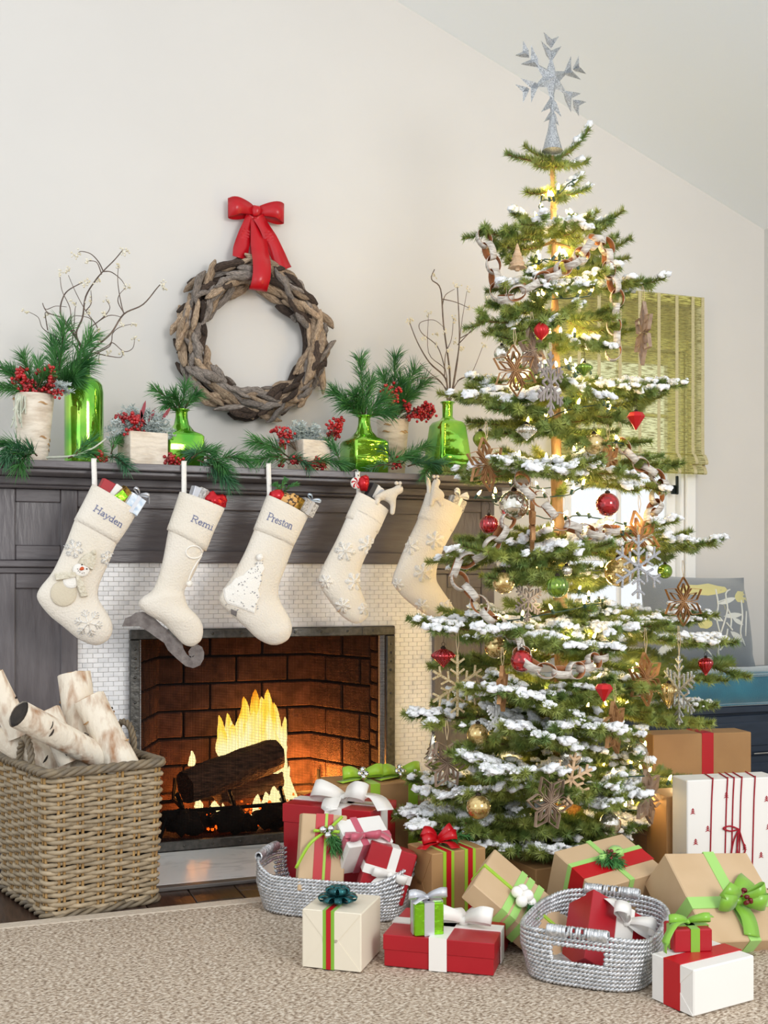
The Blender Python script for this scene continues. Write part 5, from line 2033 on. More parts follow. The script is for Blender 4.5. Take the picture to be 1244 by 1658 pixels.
# ================================================================ LOG BASKET
def rrect(c, u, v, hw, hd, r, n=64):
    """evenly spaced points round a rounded rectangle (u, v horizontal unit vectors)"""
    pts = []
    segs = [(hw - r, hd, -1, 0, 2 * (hw - r)), ]
    per = 4 * (hw - r) + 4 * (hd - r) + 2 * PI * r
    out = []
    for i in range(n):
        s = per * i / n
        L1, L2, q = 2 * (hd - r), 2 * (hw - r), PI * r / 2
        # start: right side going +v, corner, back side going -u, corner, left going -v, corner, front going +u, corner
        if s < L1:
            x, y, nx, ny = hw, -(hd - r) + s, 1, 0
        elif s < L1 + q:
            a = (s - L1) / r
            x, y, nx, ny = hw - r + r * math.cos(a), hd - r + r * math.sin(a), math.cos(a), math.sin(a)
        elif s < L1 + q + L2:
            x, y, nx, ny = hw - r - (s - L1 - q), hd, 0, 1
        elif s < L1 + 2 * q + L2:
            a = PI / 2 + (s - L1 - q - L2) / r
            x, y, nx, ny = -(hw - r) + r * math.cos(a), hd - r + r * math.sin(a), math.cos(a), math.sin(a)
        elif s < 2 * L1 + 2 * q + L2:
            x, y, nx, ny = -hw, hd - r - (s - L1 - 2 * q - L2), -1, 0
        elif s < 2 * L1 + 3 * q + L2:
            a = PI + (s - 2 * L1 - 2 * q - L2) / r
            x, y, nx, ny = -(hw - r) + r * math.cos(a), -(hd - r) + r * math.sin(a), math.cos(a), math.sin(a)
        elif s < 2 * L1 + 3 * q + 2 * L2:
            x, y, nx, ny = -(hw - r) + (s - 2 * L1 - 3 * q - L2), -hd, 0, -1
        else:
            a = 1.5 * PI + (s - 2 * L1 - 3 * q - 2 * L2) / r
            x, y, nx, ny = hw - r + r * math.cos(a), -(hd - r) + r * math.sin(a), math.cos(a), math.sin(a)
        out.append((c + u * x + v * y, u * nx + v * ny))
    return out


A, B = G(80, 1493), G(256, 1460)
u = (B - A).normalized()
v = V((-u.y, u.x, 0))
bw, bd = (B - A).length, 0.44
h = CAMH - (1250 - HY) * ((A.x * sn + A.y * cs) / F)
bc = A + u * bw / 2 + v * bd / 2
lb = thing('log_basket', 'tall square wicker basket with looped handles holding birch logs', 'basket', bc)


def bring(z, off=0.0, n=192):
    f = z / h
    return [(p + V((0, 0, z)), nn) for p, nn in rrect(V((bc.x, bc.y, 0)), u, v, bw / 2 + 0.012 * f + off, bd / 2 + 0.012 * f + off, 0.03, n)]


NS = 26
rows = 31
for k in range(rows):
    z = 0.022 + (h - 0.05) * k / (rows - 1)
    pts = []
    rr = bring(z)
    rk = random.Random(k)
    for i, (p, nn) in enumerate(rr):
        a = math.sin(PI * NS * i / len(rr) * 1.0 + (PI if k % 2 else 0))
        pts.append(p + nn * 0.0075 * a + V((0, 0, 0.0018 * math.sin(i * 0.21 + k * 1.7) + 0.001 * rk.uniform(-1, 1))))
    mb = MB()
    mb.smooth = True
    mb.tube(pts, 0.0073, 6, True)
    obj('weaver', mb, 'wicker', lb)
low, upp = bring(0.01), bring(h - 0.015)
for s in range(NS):
    i = int((s + 0.5) * len(low) / NS) % len(low)
    mb = MB()
    mb.smooth = True
    for j in (-1, 1):
        i2 = (i + j) % len(low)
        mb.tube([low[i2][0], low[i2][0].lerp(upp[i2][0], 0.5), upp[i2][0]], 0.0046, 5)
    obj('stake', mb, 'wicker_light', lb)
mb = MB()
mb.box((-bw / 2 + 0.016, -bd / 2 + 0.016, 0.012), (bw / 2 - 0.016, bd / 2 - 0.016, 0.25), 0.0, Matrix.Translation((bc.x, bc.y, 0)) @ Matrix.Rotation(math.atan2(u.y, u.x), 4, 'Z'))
obj('dark_filler', mb, 'bark_dark', lb)  # dark box added to close the weave, stands for the basket's dim inside
for z, cnt, r, tw in ((h - 0.004, 4, 0.0075, 13), (0.012, 3, 0.007, 12)):
    for s in range(cnt):
        pts = []
        for i, (p, nn) in enumerate(bring(z, 0.002)):
            a = 2 * PI * (tw * i / 192 + s / cnt)
            pts.append(p + nn * 0.0105 * math.cos(a) + V((0, 0, 0.008 * math.sin(a))))
        mb = MB()
        mb.smooth = True
        mb.tube(pts, r, 6, True)
        obj('rim_strand' if z > 0.1 else 'foot_strand', mb, 'wicker_rim', lb)


def handle(pl):
    path = cat_rom(pl, 10)
    for s in range(3):
        pts = []
        for i, p in enumerate(path):
            t = (path[min(i + 1, len(path) - 1)] - path[max(i - 1, 0)]).normalized()
            q = t.cross(V((0.3, 1, 0.1))).normalized()
            w = t.cross(q)
            a = 2 * PI * (i / 9 + s / 3)
            pts.append(p + q * 0.006 * math.cos(a) + w * 0.006 * math.sin(a))
        mb = MB()
        mb.smooth = True
        mb.tube(pts, 0.0058, 6)
        obj('handle_strand', mb, 'wicker_rim', lb)


zt = V((0, 0, h))
hl = V((bc.x, bc.y, 0)) - u * (bw / 2 + 0.012) - v * 0.05
handle([hl - v * 0.05 + zt - V((0, 0, .03)), hl - v * 0.05 + zt + V((0, 0, .03)), hl - v * 0.02 + zt + V((0, 0, .075)), hl + v * 0.02 + zt + V((0, 0, .075)), hl + v * 0.05 + zt + V((0, 0, .03)), hl + v * 0.05 + zt - V((0, 0, .03))])
hr = V((bc.x, bc.y, 0)) + u * (bw / 2 + 0.012) + v * 0.06
handle([hr - v * 0.07 + zt - V((0, 0, .02)), hr - v * 0.07 + zt + V((0, 0, .04)), hr - v * 0.035 + zt + V((0, 0, .085)), hr + v * 0.035 + zt + V((0, 0, .085)), hr + v * 0.07 + zt + V((0, 0, .03)), hr + v * 0.07 + zt - V((0, 0, .03))])


def birch_log(label, a, b, r, seed, dark=False):
    """a = the end that shows"""
    a, b = V(a), V(b)
    d = b - a
    M = frame(a, d, (0, 0, 1))
    t = thing('birch_log', label, 'log', a)
    n, m = 12, 20
    mb = MB()
    mb.smooth = True
    rings = []
    for i in range(n + 1):
        x = d.length * i / n
        ring = []
        for k in range(m):
            an = 2 * PI * k / m
            q = r * (1 + 0.06 * noise.noise(V((math.cos(an) * 1.2, math.sin(an) * 1.2 + seed, x * 9))) + 0.03 * math.sin(x * 12 + seed))
            e = 0.006 * noise.noise(V((k * 2.1, seed, 1))) if i == 0 else 0
            ring.append(M @ V((x + e, q * math.cos(an), q * math.sin(an))))
        rings.append(ring)
    mb.loft(rings, False)
    obj('bark', mb, 'birch_bark', t)
    mb = MB()
    mb.loft([[M @ V((0.004, 0.95 * r * math.cos(2 * PI * k / m), 0.95 * r * math.sin(2 * PI * k / m))) for k in range(m)],
             [M @ V((-0.002, 0.8 * r * math.cos(2 * PI * k / m), 0.8 * r * math.sin(2 * PI * k / m))) for k in range(m)]])
    obj('cut_end', mb, 'bark_dark' if dark else 'log_end', t)
    r2 = random.Random(seed)
    for k in range(9):
        x, an = r2.uniform(0.03, d.length * 0.8), r2.uniform(0, 2 * PI)
        mb = MB()
        w = r2.uniform(0.003, 0.009)
        mb.strip([M @ V((x + 0.002 * math.sin(q), 1.045 * r * math.cos(an + q * 0.2), 1.045 * r * math.sin(an + q * 0.2))) for q in range(4)], M.to_3x3() @ V((1, 0, 0)), [0.002, w, w, 0.001], 0.002)
        obj('bark_scar', mb, 'bark_dark' if k % 3 else 'log_end', t)
    return t


birch_log('birch log with a charred black end lying across the top of the basket', W(30, 1156, 3.42), W(190, 1240, 3.58), 0.041, 1, True)
birch_log('short birch log poking up behind the charred one in the basket', W(78, 1150, 3.58), W(112, 1235, 3.55), 0.036, 2)
birch_log('tallest birch log standing against the grey panel at the back of the basket', W(120, 1092, 3.68), W(140, 1245, 3.6), 0.052, 3)
birch_log('thick birch log leaning in front of the tallest one in the basket', W(143, 1130, 3.58), W(204, 1250, 3.52), 0.05, 4)
birch_log('birch log with curling bark half out of the frame above the basket', W(-14, 1092, 3.62), W(32, 1190, 3.62), 0.038, 5)
birch_log('pale birch log lying low under the charred one in the basket', W(-6, 1186, 3.66), W(122, 1258, 3.62), 0.044, 6)


# ================================================================ SILVER ROPE BASKETS
def rope_basket(label, c, ax, hl, hw, hh, up=0.02):
    """ax = horizontal unit vector towards the end that carries the near handle"""
    t = thing('rope_basket', label, 'basket', c)
    ax = V(ax).normalized()
    sd = V((-ax.y, ax.x, 0))
    N = 168

    def ring(z):
        f = z / hh
        k = 0.90 + 0.10 * min(1, f * 1.6)
        pts = []
        for i in range(N):
            a = 2 * PI * i / N
            ca, sa = math.cos(a), math.sin(a)
            e = 0.55
            x = hl * k * math.copysign(abs(ca) ** e, ca)
            y = hw * k * math.copysign(abs(sa) ** e, sa)
            lift = up * f * max(0, abs(ca) - 0.5) * 2 * max(0.0, f - 0.3)
            pts.append(V((c[0], c[1], c[2])) + ax * x + sd * y + V((0, 0, z + lift)))
        return pts
    nr = max(11, int(hh / 0.0098))
    gap = 0.062
    for k in range(nr):
        z = 0.006 + (hh - 0.012) * k / (nr - 1)
        P = ring(z)
        # even arc length
        seg = [0]
        for i in range(N):
            seg.append(seg[-1] + (P[(i + 1) % N] - P[i]).length)
        tot = seg[-1]
        M_ = 300
        E, j = [], 0
        for i in range(M_):
            s = tot * i / M_
            while seg[j + 1] < s:
                j += 1
            f = (s - seg[j]) / max(1e-9, seg[j + 1] - seg[j])
            E.append(P[j].lerp(P[(j + 1) % N], f))
        hole = nr - 6 <= k <= nr - 4
        runs = []
        if hole:
            cur = []
            for i in range(M_ + 1):
                p = E[i % M_]
                off = (p - V(c)).dot(sd)
                inx = abs((p - V(c)).dot(ax)) > hl * 0.75 and abs(off) < gap
                if inx:
                    if len(cur) > 3:
                        runs.append(cur)
                    cur = []
                else:
                    cur.append((i, p))
            if len(cur) > 3:
                runs.append(cur)
        else:
            runs = [[(i, E[i]) for i in range(M_)]]
        for run in runs:
            for s in range(2):
                pts = []
                for q, (i, p) in enumerate(run):
                    a_, b_ = run[max(q - 1, 0)][1], run[min(q + 1, len(run) - 1)][1]
                    tt = (b_ - a_).normalized()
                    nn = tt.cross(V((0, 0, 1)))
                    an = 2 * PI * (i / 5.0 + s * 0.5)
                    pts.append(p + nn * 0.0032 * math.cos(an) + V((0, 0, 0.0032 * math.sin(an))))
                mb = MB()
                mb.smooth = True
                mb.tube(pts, 0.0039, 5, not hole)
                obj('rope_coil', mb, 'silver_rope', t)
    # wrapped handles over the two holes
    for sg in (1, -1):
        top = ring(hh - 0.005)
        pts = sorted([p for p in top if (p - V(c)).dot(ax) * sg > hl * 0.7 and abs((p - V(c)).dot(sd)) < gap + 0.012], key=lambda p: (p - V(c)).dot(sd))
        hp = []
        for i in range(len(pts) - 1):
            for f in (0, 0.25, 0.5, 0.75):
                hp.append(pts[i].lerp(pts[i + 1], f))
        mb = MB()
        mb.smooth = True
        tot = (pts[-1] - pts[0]).length
        q = []
        n2 = 32 * 8
        for i in range(n2):
            p = hp[min(len(hp) - 1, int(i / n2 * len(hp)))]
            an = 2 * PI * i / 8
            q.append(p + ax * 0.011 * math.cos(an) + V((0, 0, 0.004 + 0.013 * math.sin(an))))
        mb.tube(q, 0.0034, 5)
        obj('wrapped_handle', mb, 'silver_rope', t)
    mb = MB()
    b = [p for p in ring(0.004)]
    mb.loft([[p for p in b], [p + V((0, 0, 0.004)) for p in b]])
    obj('bottom', mb, 'silver_rope', t)
    return t


ZR = 0.0125                                          # top of the rug
A, B = G(834, 1588, ZR), G(1042, 1619, ZR)
b2w = (B - A).length
d2 = (B - A).normalized()
back2 = V((-d2.y, d2.x, 0))
c2 = (A + B) / 2 + back2 * 0.20
c2.z = ZR
rope_basket('silver rope basket with a handle hole, full of gifts in front of the white box', c2, -back2, 0.20, b2w / 2 + 0.012, 0.125)
c1 = G(548, 1466, ZR)
rope_basket('silver rope basket of tall red and kraft gifts beside the hearth', c1, (G(430, 1460) - G(640, 1478)), 0.235, 0.155, 0.118, 0.055)


# ================================================================ PRESENTS
class Box:
    def __init__(s, name, label, O, ux, uy, uz, w, d, h, m, lid=0.0, group=None, folds=''):
        """O = a bottom corner; ux, uy, uz unit axes; sizes along them"""
        s.O, s.ux, s.uy, s.uz, s.w, s.d, s.h, s.m = V(O), V(ux), V(uy), V(uz), w, d, h, m
        s.t = thing(name, label, 'present', s.O + s.ux * w / 2 + s.uy * d / 2, group)
        M = Matrix((s.ux, s.uy, s.uz)).transposed().to_4x4()
        M.translation = s.O
        s.M = M
        mb = MB()
        if lid:
            mb.box((0.0015, 0.0015, 0), (w - 0.0015, d - 0.0015, h - 0.003), 0.002, M)
            obj('box', mb, m, s.t)
            mb = MB()
            mb.box((-0.001, -0.001, h * (1 - lid)), (w + 0.001, d + 0.001, h), 0.0015, M)
            obj('lid', mb, m, s.t)
        else:
            mb.box((0, 0, 0), (w, d, h), 0.003, M)
            obj('paper', mb, m, s.t)
        for f in folds:
            s.fold(f)

    def P(s, a, b, c, off=0.0):
        return s.O + s.ux * a * s.w + s.uy * b * s.d + s.uz * (c * s.h + off)

    def fold(s, f):
        o = 0.0012
        if f == 'l':
            O, e1, e2, n = s.P(0, 0, 0), s.uy * s.d, s.uz * s.h, -s.ux
        elif f == 'f':
            O, e1, e2, n = s.P(0, 0, 0), s.ux * s.w, s.uz * s.h, -s.uy
        else:
            O, e1, e2, n = s.P(1, 0, 0), s.uy * s.d, s.uz * s.h, s.ux
        for pl in (((0.01, 0.01), (0.99, 0.01), (0.60, 0.52), (0.40, 0.52)), ((0.01, 0.99), (0.99, 0.99), (0.58, 0.46), (0.42, 0.46))):
            q = [O + e1 * a + e2 * b for a, b in pl]
            mb = MB()
            mb.loft([q, [p + n * o for p in q]])
            obj('folded_flap', mb, s.m, s.t)

    def band(s, ax, fr, w, m, lo=0.0, th=0.0016):
        """ribbon round the box: ax 'x' stands at a share of the width, 'y' of the depth, 'z' of the height"""
        o = th
        W_, D_, H_ = s.w, s.d, s.h
        mb = MB()
        if ax == 'x':
            x = fr * W_
            ring = [(x, -o, -o * 0), (x, D_ + o, 0), (x, D_ + o, H_ + o), (x, -o, H_ + o)]
            inn = [(x, 0, 0), (x, D_, 0), (x, D_, H_), (x, 0, H_)]
            dv = s.ux
        elif ax == 'y':
            y = fr * D_
            ring = [(-o, y, 0), (W_ + o, y, 0), (W_ + o, y, H_ + o), (-o, y, H_ + o)]
            inn = [(0, y, 0), (W_, y, 0), (W_, y, H_), (0, y, H_)]
            dv = s.uy
        else:
            z = fr * H_
            ring = [(-o, -o, z), (W_ + o, -o, z), (W_ + o, D_ + o, z), (-o, D_ + o, z)]
            inn = [(0, 0, z), (W_, 0, z), (W_, D_, z), (0, D_, z)]
            dv = s.uz
        R = [s.M @ V(p) for p in ring]
        I = [s.M @ V(p) for p in inn]
        dv = dv * (w / 2)
        rings = []
        for k in range(5):
            r_, i_ = R[k % 4], I[k % 4]
            rings.append([r_ + dv, r_ - dv, i_ - dv, i_ + dv])
        mb.loft(rings, False)
        return obj('ribbon', mb, m, s.t)

    def bowM(s, a, b, top='z', x=None, off=0.003):
        if top == 'z':
            p, n, xx = s.P(a, b, 1, off), s.uz, x or s.ux
        elif top == 'y':
            p, n, xx = s.P(a, 0, b) - s.uy * off, -s.uy, x or s.ux
        return frame(p, xx, n)


def upright(name, label, near, left, right, topy, z0, m, lid=0.0, folds='', depth=None, width=None, main='r'):
    A_, L_, R_ = G(near[0], near[1], z0), G(left[0], left[1], z0), G(right[0], right[1], z0)
    if main == 'r':
        ux = (R_ - A_).normalized()
        uy = V((-ux.y, ux.x, 0))
        w, d = (R_ - A_).length, abs((L_ - A_).dot(uy))
    else:
        uy = (L_ - A_).normalized()
        ux = V((uy.y, -uy.x, 0))
        d, w = (L_ - A_).length, abs((R_ - A_).dot(ux))
    w, d = width or w, depth or d
    h_ = CAMH - (topy - HY) * ((A_.x * sn + A_.y * cs) / F) - z0
    return Box(name, label, A_, ux, uy, V((0, 0, 1)), w, d, h_, m, lid, None, folds)


def tilted(name, label, P0, P1, P2, th, m, lid=0.0, folds=''):
    """P0 corner of the upper face, P1 and P2 its neighbours (px, py, Y); the body hangs th below that face"""
    p0, p1, p2 = W(*P0), W(*P1), W(*P2)
    ux = (p1 - p0).normalized()
    uy = p2 - p0
    uy = (uy - ux * uy.dot(ux))
    d = uy.length
    uy.normalize()
    uz = ux.cross(uy)
    if uz.dot(EYE - p0) < 0:
        # keep a right-handed frame with z towards the viewer
        p0, ux = p1, -ux
        uz = ux.cross(uy)
    return Box(name, label, p0 - uz * th, ux, uy, uz, (p1 - W(*P0)).length, d, th, m, lid, None, folds)


def balls(parent, M, spots, r, m='silver_ball', name='bauble'):
    for x, y, z in spots:
        mb = MB()
        mb.smooth = True
        mb.ico(M @ V((x, y, z)), r, 3)
        obj(name, mb, m, parent)


def cedar(parent, M, tips, seed, m='pine'):
    r2 = random.Random(seed)
    for tp_ in tips:
        a, b = M @ V((0, 0, 0.004)), M @ V(tp_)
        st = cat_rom([a, a.lerp(b, 0.5) + (M.to_3x3() @ V((0, 0, 0.012))), b], 7)
        mb = MB()
        needles(mb, st, 70, 0.024, seed, 0.8, 0.003, 0.1)
        mb.tube(st, 0.0012, 4)
        obj('evergreen_sprig', mb, m, parent)


# cream box with striped ribbon and teal rosette
b = upright('gift_box', 'cream wrapped gift with a green and red striped ribbon and a teal rosette', (585, 1575), (489, 1565), (631, 1541), 1480, ZR, 'cream_paper', folds='', main='l')
b.fold('l')
for y, w, m in ((0.545, 0.031, 'apple_ribbon'), (0.545, 0.0125, 'red_ribbon')):
    b.band('y', y, w * 1.0, m, th=0.0014 if w > 0.02 else 0.0024)
M = b.bowM(0.42, 0.545)
for ring, (n_, s_, h_, lf) in enumerate(((9, 0.048, 0.026, 0.0), (7, 0.036, 0.032, 0.45), (4, 0.02, 0.03, 0.9))):
    for k in range(n_):
        R = M @ Matrix.Rotation(2 * PI * k / n_ + ring * 0.3, 4, 'Z') @ Matrix.Translation((0.002, 0, 0.004 + ring * 0.006)) @ Matrix.Rotation(-lf, 4, 'Y')
        mb = MB()
        mb.smooth = True
        mb.strip([R @ q for q in loop_path(s_, h_, 10)], R.to_3x3() @ V((0, 1, 0)), 0.019)
        obj('rosette_loop', mb, 'teal_foil', b.t)

# red flat box
b8 = b = upright('gift_box', 'flat red gift box with a white ribbon, under the small green gift', (800, 1581), (621, 1564), (824, 1548), 1528, ZR, 'red_box', lid=0.48, main='l', width=0.24)
b.band('y', 0.50, 0.046, 'white_ribbon', th=0.003)
b.band('x', 0.5, 0.046, 'white_ribbon', th=0.003)
M = b.bowM(0.52, 0.35, x=-b.uy)
bow(b.t, M, 0.085, 0.042, 'white_ribbon', 0.06, tails=[[(0, 0, .006), (0.03, 0.05, .03), (0.06, 0.08, .012)], [(0, 0, .006), (-0.03, 0.03, .03), (-0.06, 0.07, .006)]])
z8 = ZR + b.h
b = upright('gift_box', 'small shiny green gift with a silver ribbon on the flat red box', (672, 1517), (658, 1506), (719, 1514), 1464, z8 + 0.001, 'green_foil')
b.band('x', 0.5, 0.026, 'silver_ribbon')
b.band('y', 0.5, 0.026, 'silver_ribbon')
bow(b.t, b.bowM(0.5, 0.5), 0.052, 0.022, 'silver_ribbon', 0.034, tails=[[(0, 0, .004), (-.02, -.03, .012), (-.045, -.04, .002)]])

# kraft with double ribbons and red bow
b = upright('gift_box', 'kraft gift with two green and red striped ribbons and a red bow', (700, 1492), (634, 1474), (787, 1478), 1383, ZR, 'kraft')
b.fold('l')
for x in (0.30, 0.70):
    b.band('x', x, 0.037, 'green_ribbon', th=0.0014)
    b.band('x', x, 0.016, 'red_ribbon', th=0.0026)
M = b.bowM(0.36, 0.6)
bow(b.t, M, 0.06, 0.03, 'red_satin', 0.05, tails=[[(0, 0, .006), (-.05, -.03, .01), (-.08, -.05, .004)], [(0, 0, .006), (.02, -.04, .012), (.02, -.08, .003)]], loops=4)
cedar(b.t, M, [(.07, .0, .01), (.1, .03, .01), (.05, -.03, .01), (.12, .0, .012)], 3)

# back kraft box with two lime bows
b = upright('gift_box', 'large kraft gift with two lime green bows, standing near the fire', (548, 1424), (526, 1405), (688, 1410), 1274, 0.014, 'kraft', depth=0.2)
for x in (0.42, 0.86):
    b.band('x', x, 0.034, 'green_ribbon')
    M = b.bowM(x - 0.06, 0.45)
    bow(b.t, M, 0.075, 0.04, 'green_ribbon', 0.05, tails=[[(0, 0, .005), (-.05, -.03, .006), (-.09, -.04, .002)], [(0, 0, .005), (.05, .03, .008), (.1, .04, .002)]])
    balls(b.t, M, [(-.012, -.02, .022), (.012, -.022, .02), (0, -.03, .012), (.002, -.012, .034)], 0.0115)

# big red box in the first basket
b = upright('gift_box', 'large red gift box with a white bow in the silver basket by the fire', (600, 1452), (458, 1434), (637, 1430), 1314, ZR + 0.014, 'red_box', lid=0.22, main='l', width=0.2)
b.band('y', 0.40, 0.05, 'white_ribbon', th=0.003)
b.band('x', 0.5, 0.05, 'white_ribbon', th=0.003)
M = b.bowM(0.42, 0.42, x=-b.uy)
bow(b.t, M, 0.10, 0.055, 'white_ribbon', 0.08, tails=[[(0, 0, .006), (.05, -.01, .03), (.12, -.02, .03), (.17, -.06, .0)], [(0, 0, .006), (-.02, -.03, .02), (-.01, -.085, .003), (-.01, -.1, -.04)]])
# tall kraft with red ribbon
b = tilted('gift_box', 'tall slim kraft gift with a wide red ribbon and silver bells', (482, 1442, 3.12), (556, 1445, 3.10), (478, 1316, 3.17), 0.055, 'kraft_pale')
b.band('x', 0.5, 0.052, 'red_ribbon')
b.band('x', 0.54, 0.008, 'green_ribbon', th=0.003)
M = b.bowM(0.54, 0.78)
bow(b.t, M, 0.04, 0.009, 'green_ribbon', 0.018, tails=[[(0, 0, .004), (-.05, -.04, .02), (-.085, -.11, .012)], [(0, 0, .004), (.03, .03, .015), (.045, .045, .01)], [(0, 0, .004), (.035, -.02, .012), (.06, -.05, .004)]])
balls(b.t, M, [(-.012, .004, .014), (.012, .008, .014), (.004, -.012, .016)], 0.0115, name='silver_bell')
cedar(b.t, M, [(.03, -.05, .012), (.045, -.035, .012), (.02, -.06, .01), (.05, -.06, .012)], 8)
# white with pink bow
b = tilted('gift_box', 'white gift with a dusty pink bow behind the red one in the basket', (566, 1372, 3.06), (638, 1362, 3.08), (560, 1326, 3.15), 0.12, 'white_paper')
b.band('x', 0.38, 0.022, 'pink_ribbon')
b.band('y', 0.30, 0.022, 'pink_ribbon')
bow(b.t, b.bowM(0.38, 0.30), 0.05, 0.024, 'pink_ribbon', 0.03, tails=[[(0, 0, .004), (-.03, .0, .01), (-.055, .01, .003)], [(0, 0, .004), (.05, -.01, .012), (.08, -.03, .003)]])
# red with white ribbon
b = tilted('gift_box', 'red gift with a white ribbon and bow at the front of the basket', (578, 1446, 3.04), (652, 1468, 3.0), (566, 1352, 3.06), 0.10, 'red_box')
b.band('x', 0.55, 0.026, 'white_ribbon', th=0.002)
b.band('y', 0.50, 0.026, 'white_ribbon', th=0.003)
bow(b.t, b.bowM(0.55, 0.5), 0.052, 0.026, 'white_ribbon', 0.03, tails=[[(0, 0, .004), (-.03, -.03, .008), (-.045, -.065, .002)], [(0, 0, .004), (.01, -.04, .008), (.012, -.075, .002)]])

# presents in the second basket
b = tilted('gift_box', 'long kraft gift with green bands and white berries, leaning in the basket', (802, 1374, 2.82), (936, 1488, 2.70), (762, 1427, 2.68), 0.06, 'kraft_pale')
if b.ux.dot(V((1, 0, 0))) < 0:
    FX = lambda f: 1 - f
else:
    FX = lambda f: f
for f in (0.36, 0.45, 0.56):
    b.band('x', FX(f), 0.020, 'mint_ribbon')
b.band('y', 0.5, 0.012, 'green_ribbon', th=0.003)
M = b.bowM(FX(0.44), 0.60)
balls(b.t, M, [(-.022, .0, .016), (.0, .026, .018), (.022, .006, .018), (.012, -.022, .016), (-.004, .004, .03)], 0.0165, 'pearl', 'white_berry')
cedar(b.t, M, [(-.045, .035, .01), (-.05, .02, .008)], 4)
b = tilted('gift_box', 'kraft gift with a wide red band, mint ribbon and pine sprig in the basket', (966, 1441, 2.66), (1079, 1408, 2.70), (910, 1375, 2.84), 0.17, 'kraft_pale')
b.band('y', 0.42, 0.055, 'red_ribbon')
b.band('x', 0.5, 0.016, 'mint_ribbon', th=0.003)
b.band('y', 0.60, 0.016, 'mint_ribbon', th=0.003)
M = b.bowM(0.5, 0.56)
bow(b.t, M, 0.045, 0.02, 'mint_ribbon', 0.03, tails=[[(0, 0, .004), (.04, .02, .01), (.07, .02, .002)]])
cedar(b.t, M, [(-.03, -.04, .012), (-.01, -.05, .012), (-.045, -.02, .012), (.01, -.05, .01)], 5)
balls(b.t, M, [(-.012, -.012, .02), (-.002, -.02, .02), (.004, -.006, .024), (-.014, -.026, .018), (.008, -.02, .02), (-.004, -.002, .022)], 0.0062, 'berry_dark', 'berry')
b = tilted('gift_box', 'red lidded gift with a wide white ribbon and looped bow in the basket', (962, 1440, 2.56), (1066, 1498, 2.54), (908, 1530, 2.46), 0.11, 'red_box', lid=0.3)
b.band('x', 0.5, 0.055, 'white_ribbon', th=0.003)
M = b.bowM(0.5, 0.22)
bow(b.t, M, 0.075, 0.036, 'white_ribbon', 0.07, tails=[[(0, 0, .006), (-.06, .01, .02), (-.08, .0, .0)], [(0, 0, .006), (.04, -.01, .03), (.06, -.04, .0)], ], tilt=0.35)
# white box and small red one
b = upright('gift_box', 'white wrapped gift with a red ribbon, under the small red gift', (1124, 1647), (1046, 1618), (1222, 1620), 1571, ZR, 'white_paper')
b.fold('l')
b.band('y', 0.5, 0.052, 'red_ribbon', th=0.002)
zw = ZR + b.h
b = upright('gift_box', 'small red gift with a green ribbon bow on the white box', (1092, 1543), (1084, 1530), (1154, 1541), 1506, zw + 0.001, 'red_box', depth=0.075)
b.band('x', 0.55, 0.022, 'apple_ribbon')
b.band('y', 0.5, 0.022, 'apple_ribbon')
bow(b.t, b.bowM(0.5, 0.5), 0.052, 0.02, 'apple_ribbon', 0.03, tails=[[(0, 0, .004), (-.04, -.03, .01), (-.07, -.05, -.02), (-.075, -.055, -.05)], [(0, 0, .004), (.03, .02, .01), (.07, .02, .01)]])
# kraft with big green bow
b = tilted('gift_box', 'large kraft gift with a bright green bow and dark berries, tipped back', (1150, 1526, 2.40), (1290, 1520, 2.40), (1113, 1381, 2.62), 0.14, 'kraft_pale')
FX = (lambda f: 1 - f) if b.ux.dot(V((1, 0, 0))) < 0 else (lambda f: f)
b.band('x', FX(0.52), 0.036, 'mint_ribbon', th=0.002)
b.band('y', 0.42, 0.036, 'mint_ribbon', th=0.003)
M = b.bowM(FX(0.52), 0.42)
bow(b.t, M, 0.075, 0.046, 'apple_ribbon', 0.045, tails=[[(0, 0, .006), (.0, -.06, .014), (-.01, -.11, .004)], [(0, 0, .006), (.05, .05, .014), (.08, .07, .004)]], loops=4, spread=0.5)
balls(b.t, M, [(.012 + .01 * math.cos(k), -.008 + .02 * math.sin(k * 1.7), .03 + .004 * (k % 3)) for k in range(12)], 0.0062, 'berry_dark', 'berry')
# white with red yarn
b = upright('gift_box', 'tall white gift tied with dark red yarn and dotted with little red trees', (1113, 1448), (1104, 1432), (1262, 1438), 1264, ZR, 'white_paper', depth=0.10)
r2 = random.Random(3)
for k, f in enumerate((0.26, 0.42, 0.49, 0.575, 0.72)):
    mb = MB()
    mb.smooth = True
    y0 = -0.002
    P = [b.O + b.ux * (f * b.w + dx) + b.uy * dy + b.uz * dz for dx, dy, dz in ((-.008, y0, 0.0), (-.004, y0, b.h * 0.4), (0, y0, b.h * 0.8), (.004, y0, b.h), (.008, 0.01, b.h + .002), (0.03, b.d, b.h + .002))]
    mb.tube(cat_rom(P, 3), 0.0022, 6)
    obj('yarn', mb, 'red_yarn', b.t)
mb = MB()
mb.smooth = True
kk = b.P(0.55, 0, 0.55) - b.uy * 0.005
for pts in ([(0, 0, 0), (-.03, 0, .012), (-.055, 0, .006), (-.03, 0, -.004), (0, 0, 0)], [(0, 0, 0), (.01, 0, -.03), (.022, 0, -.07), (.0, 0, -.085), (-.006, 0, -.05), (0, 0, 0)], [(0, 0, 0), (-.02, 0, -.04), (-.03, 0, -.10)], [(0, 0, 0), (-.005, 0, -.05), (-.012, 0, -.11)]):
    mb.tube(cat_rom([kk + b.ux * p[0] + b.uz * p[2] for p in pts], 5), 0.0026, 6)
obj('yarn_bow', mb, 'red_yarn', b.t)
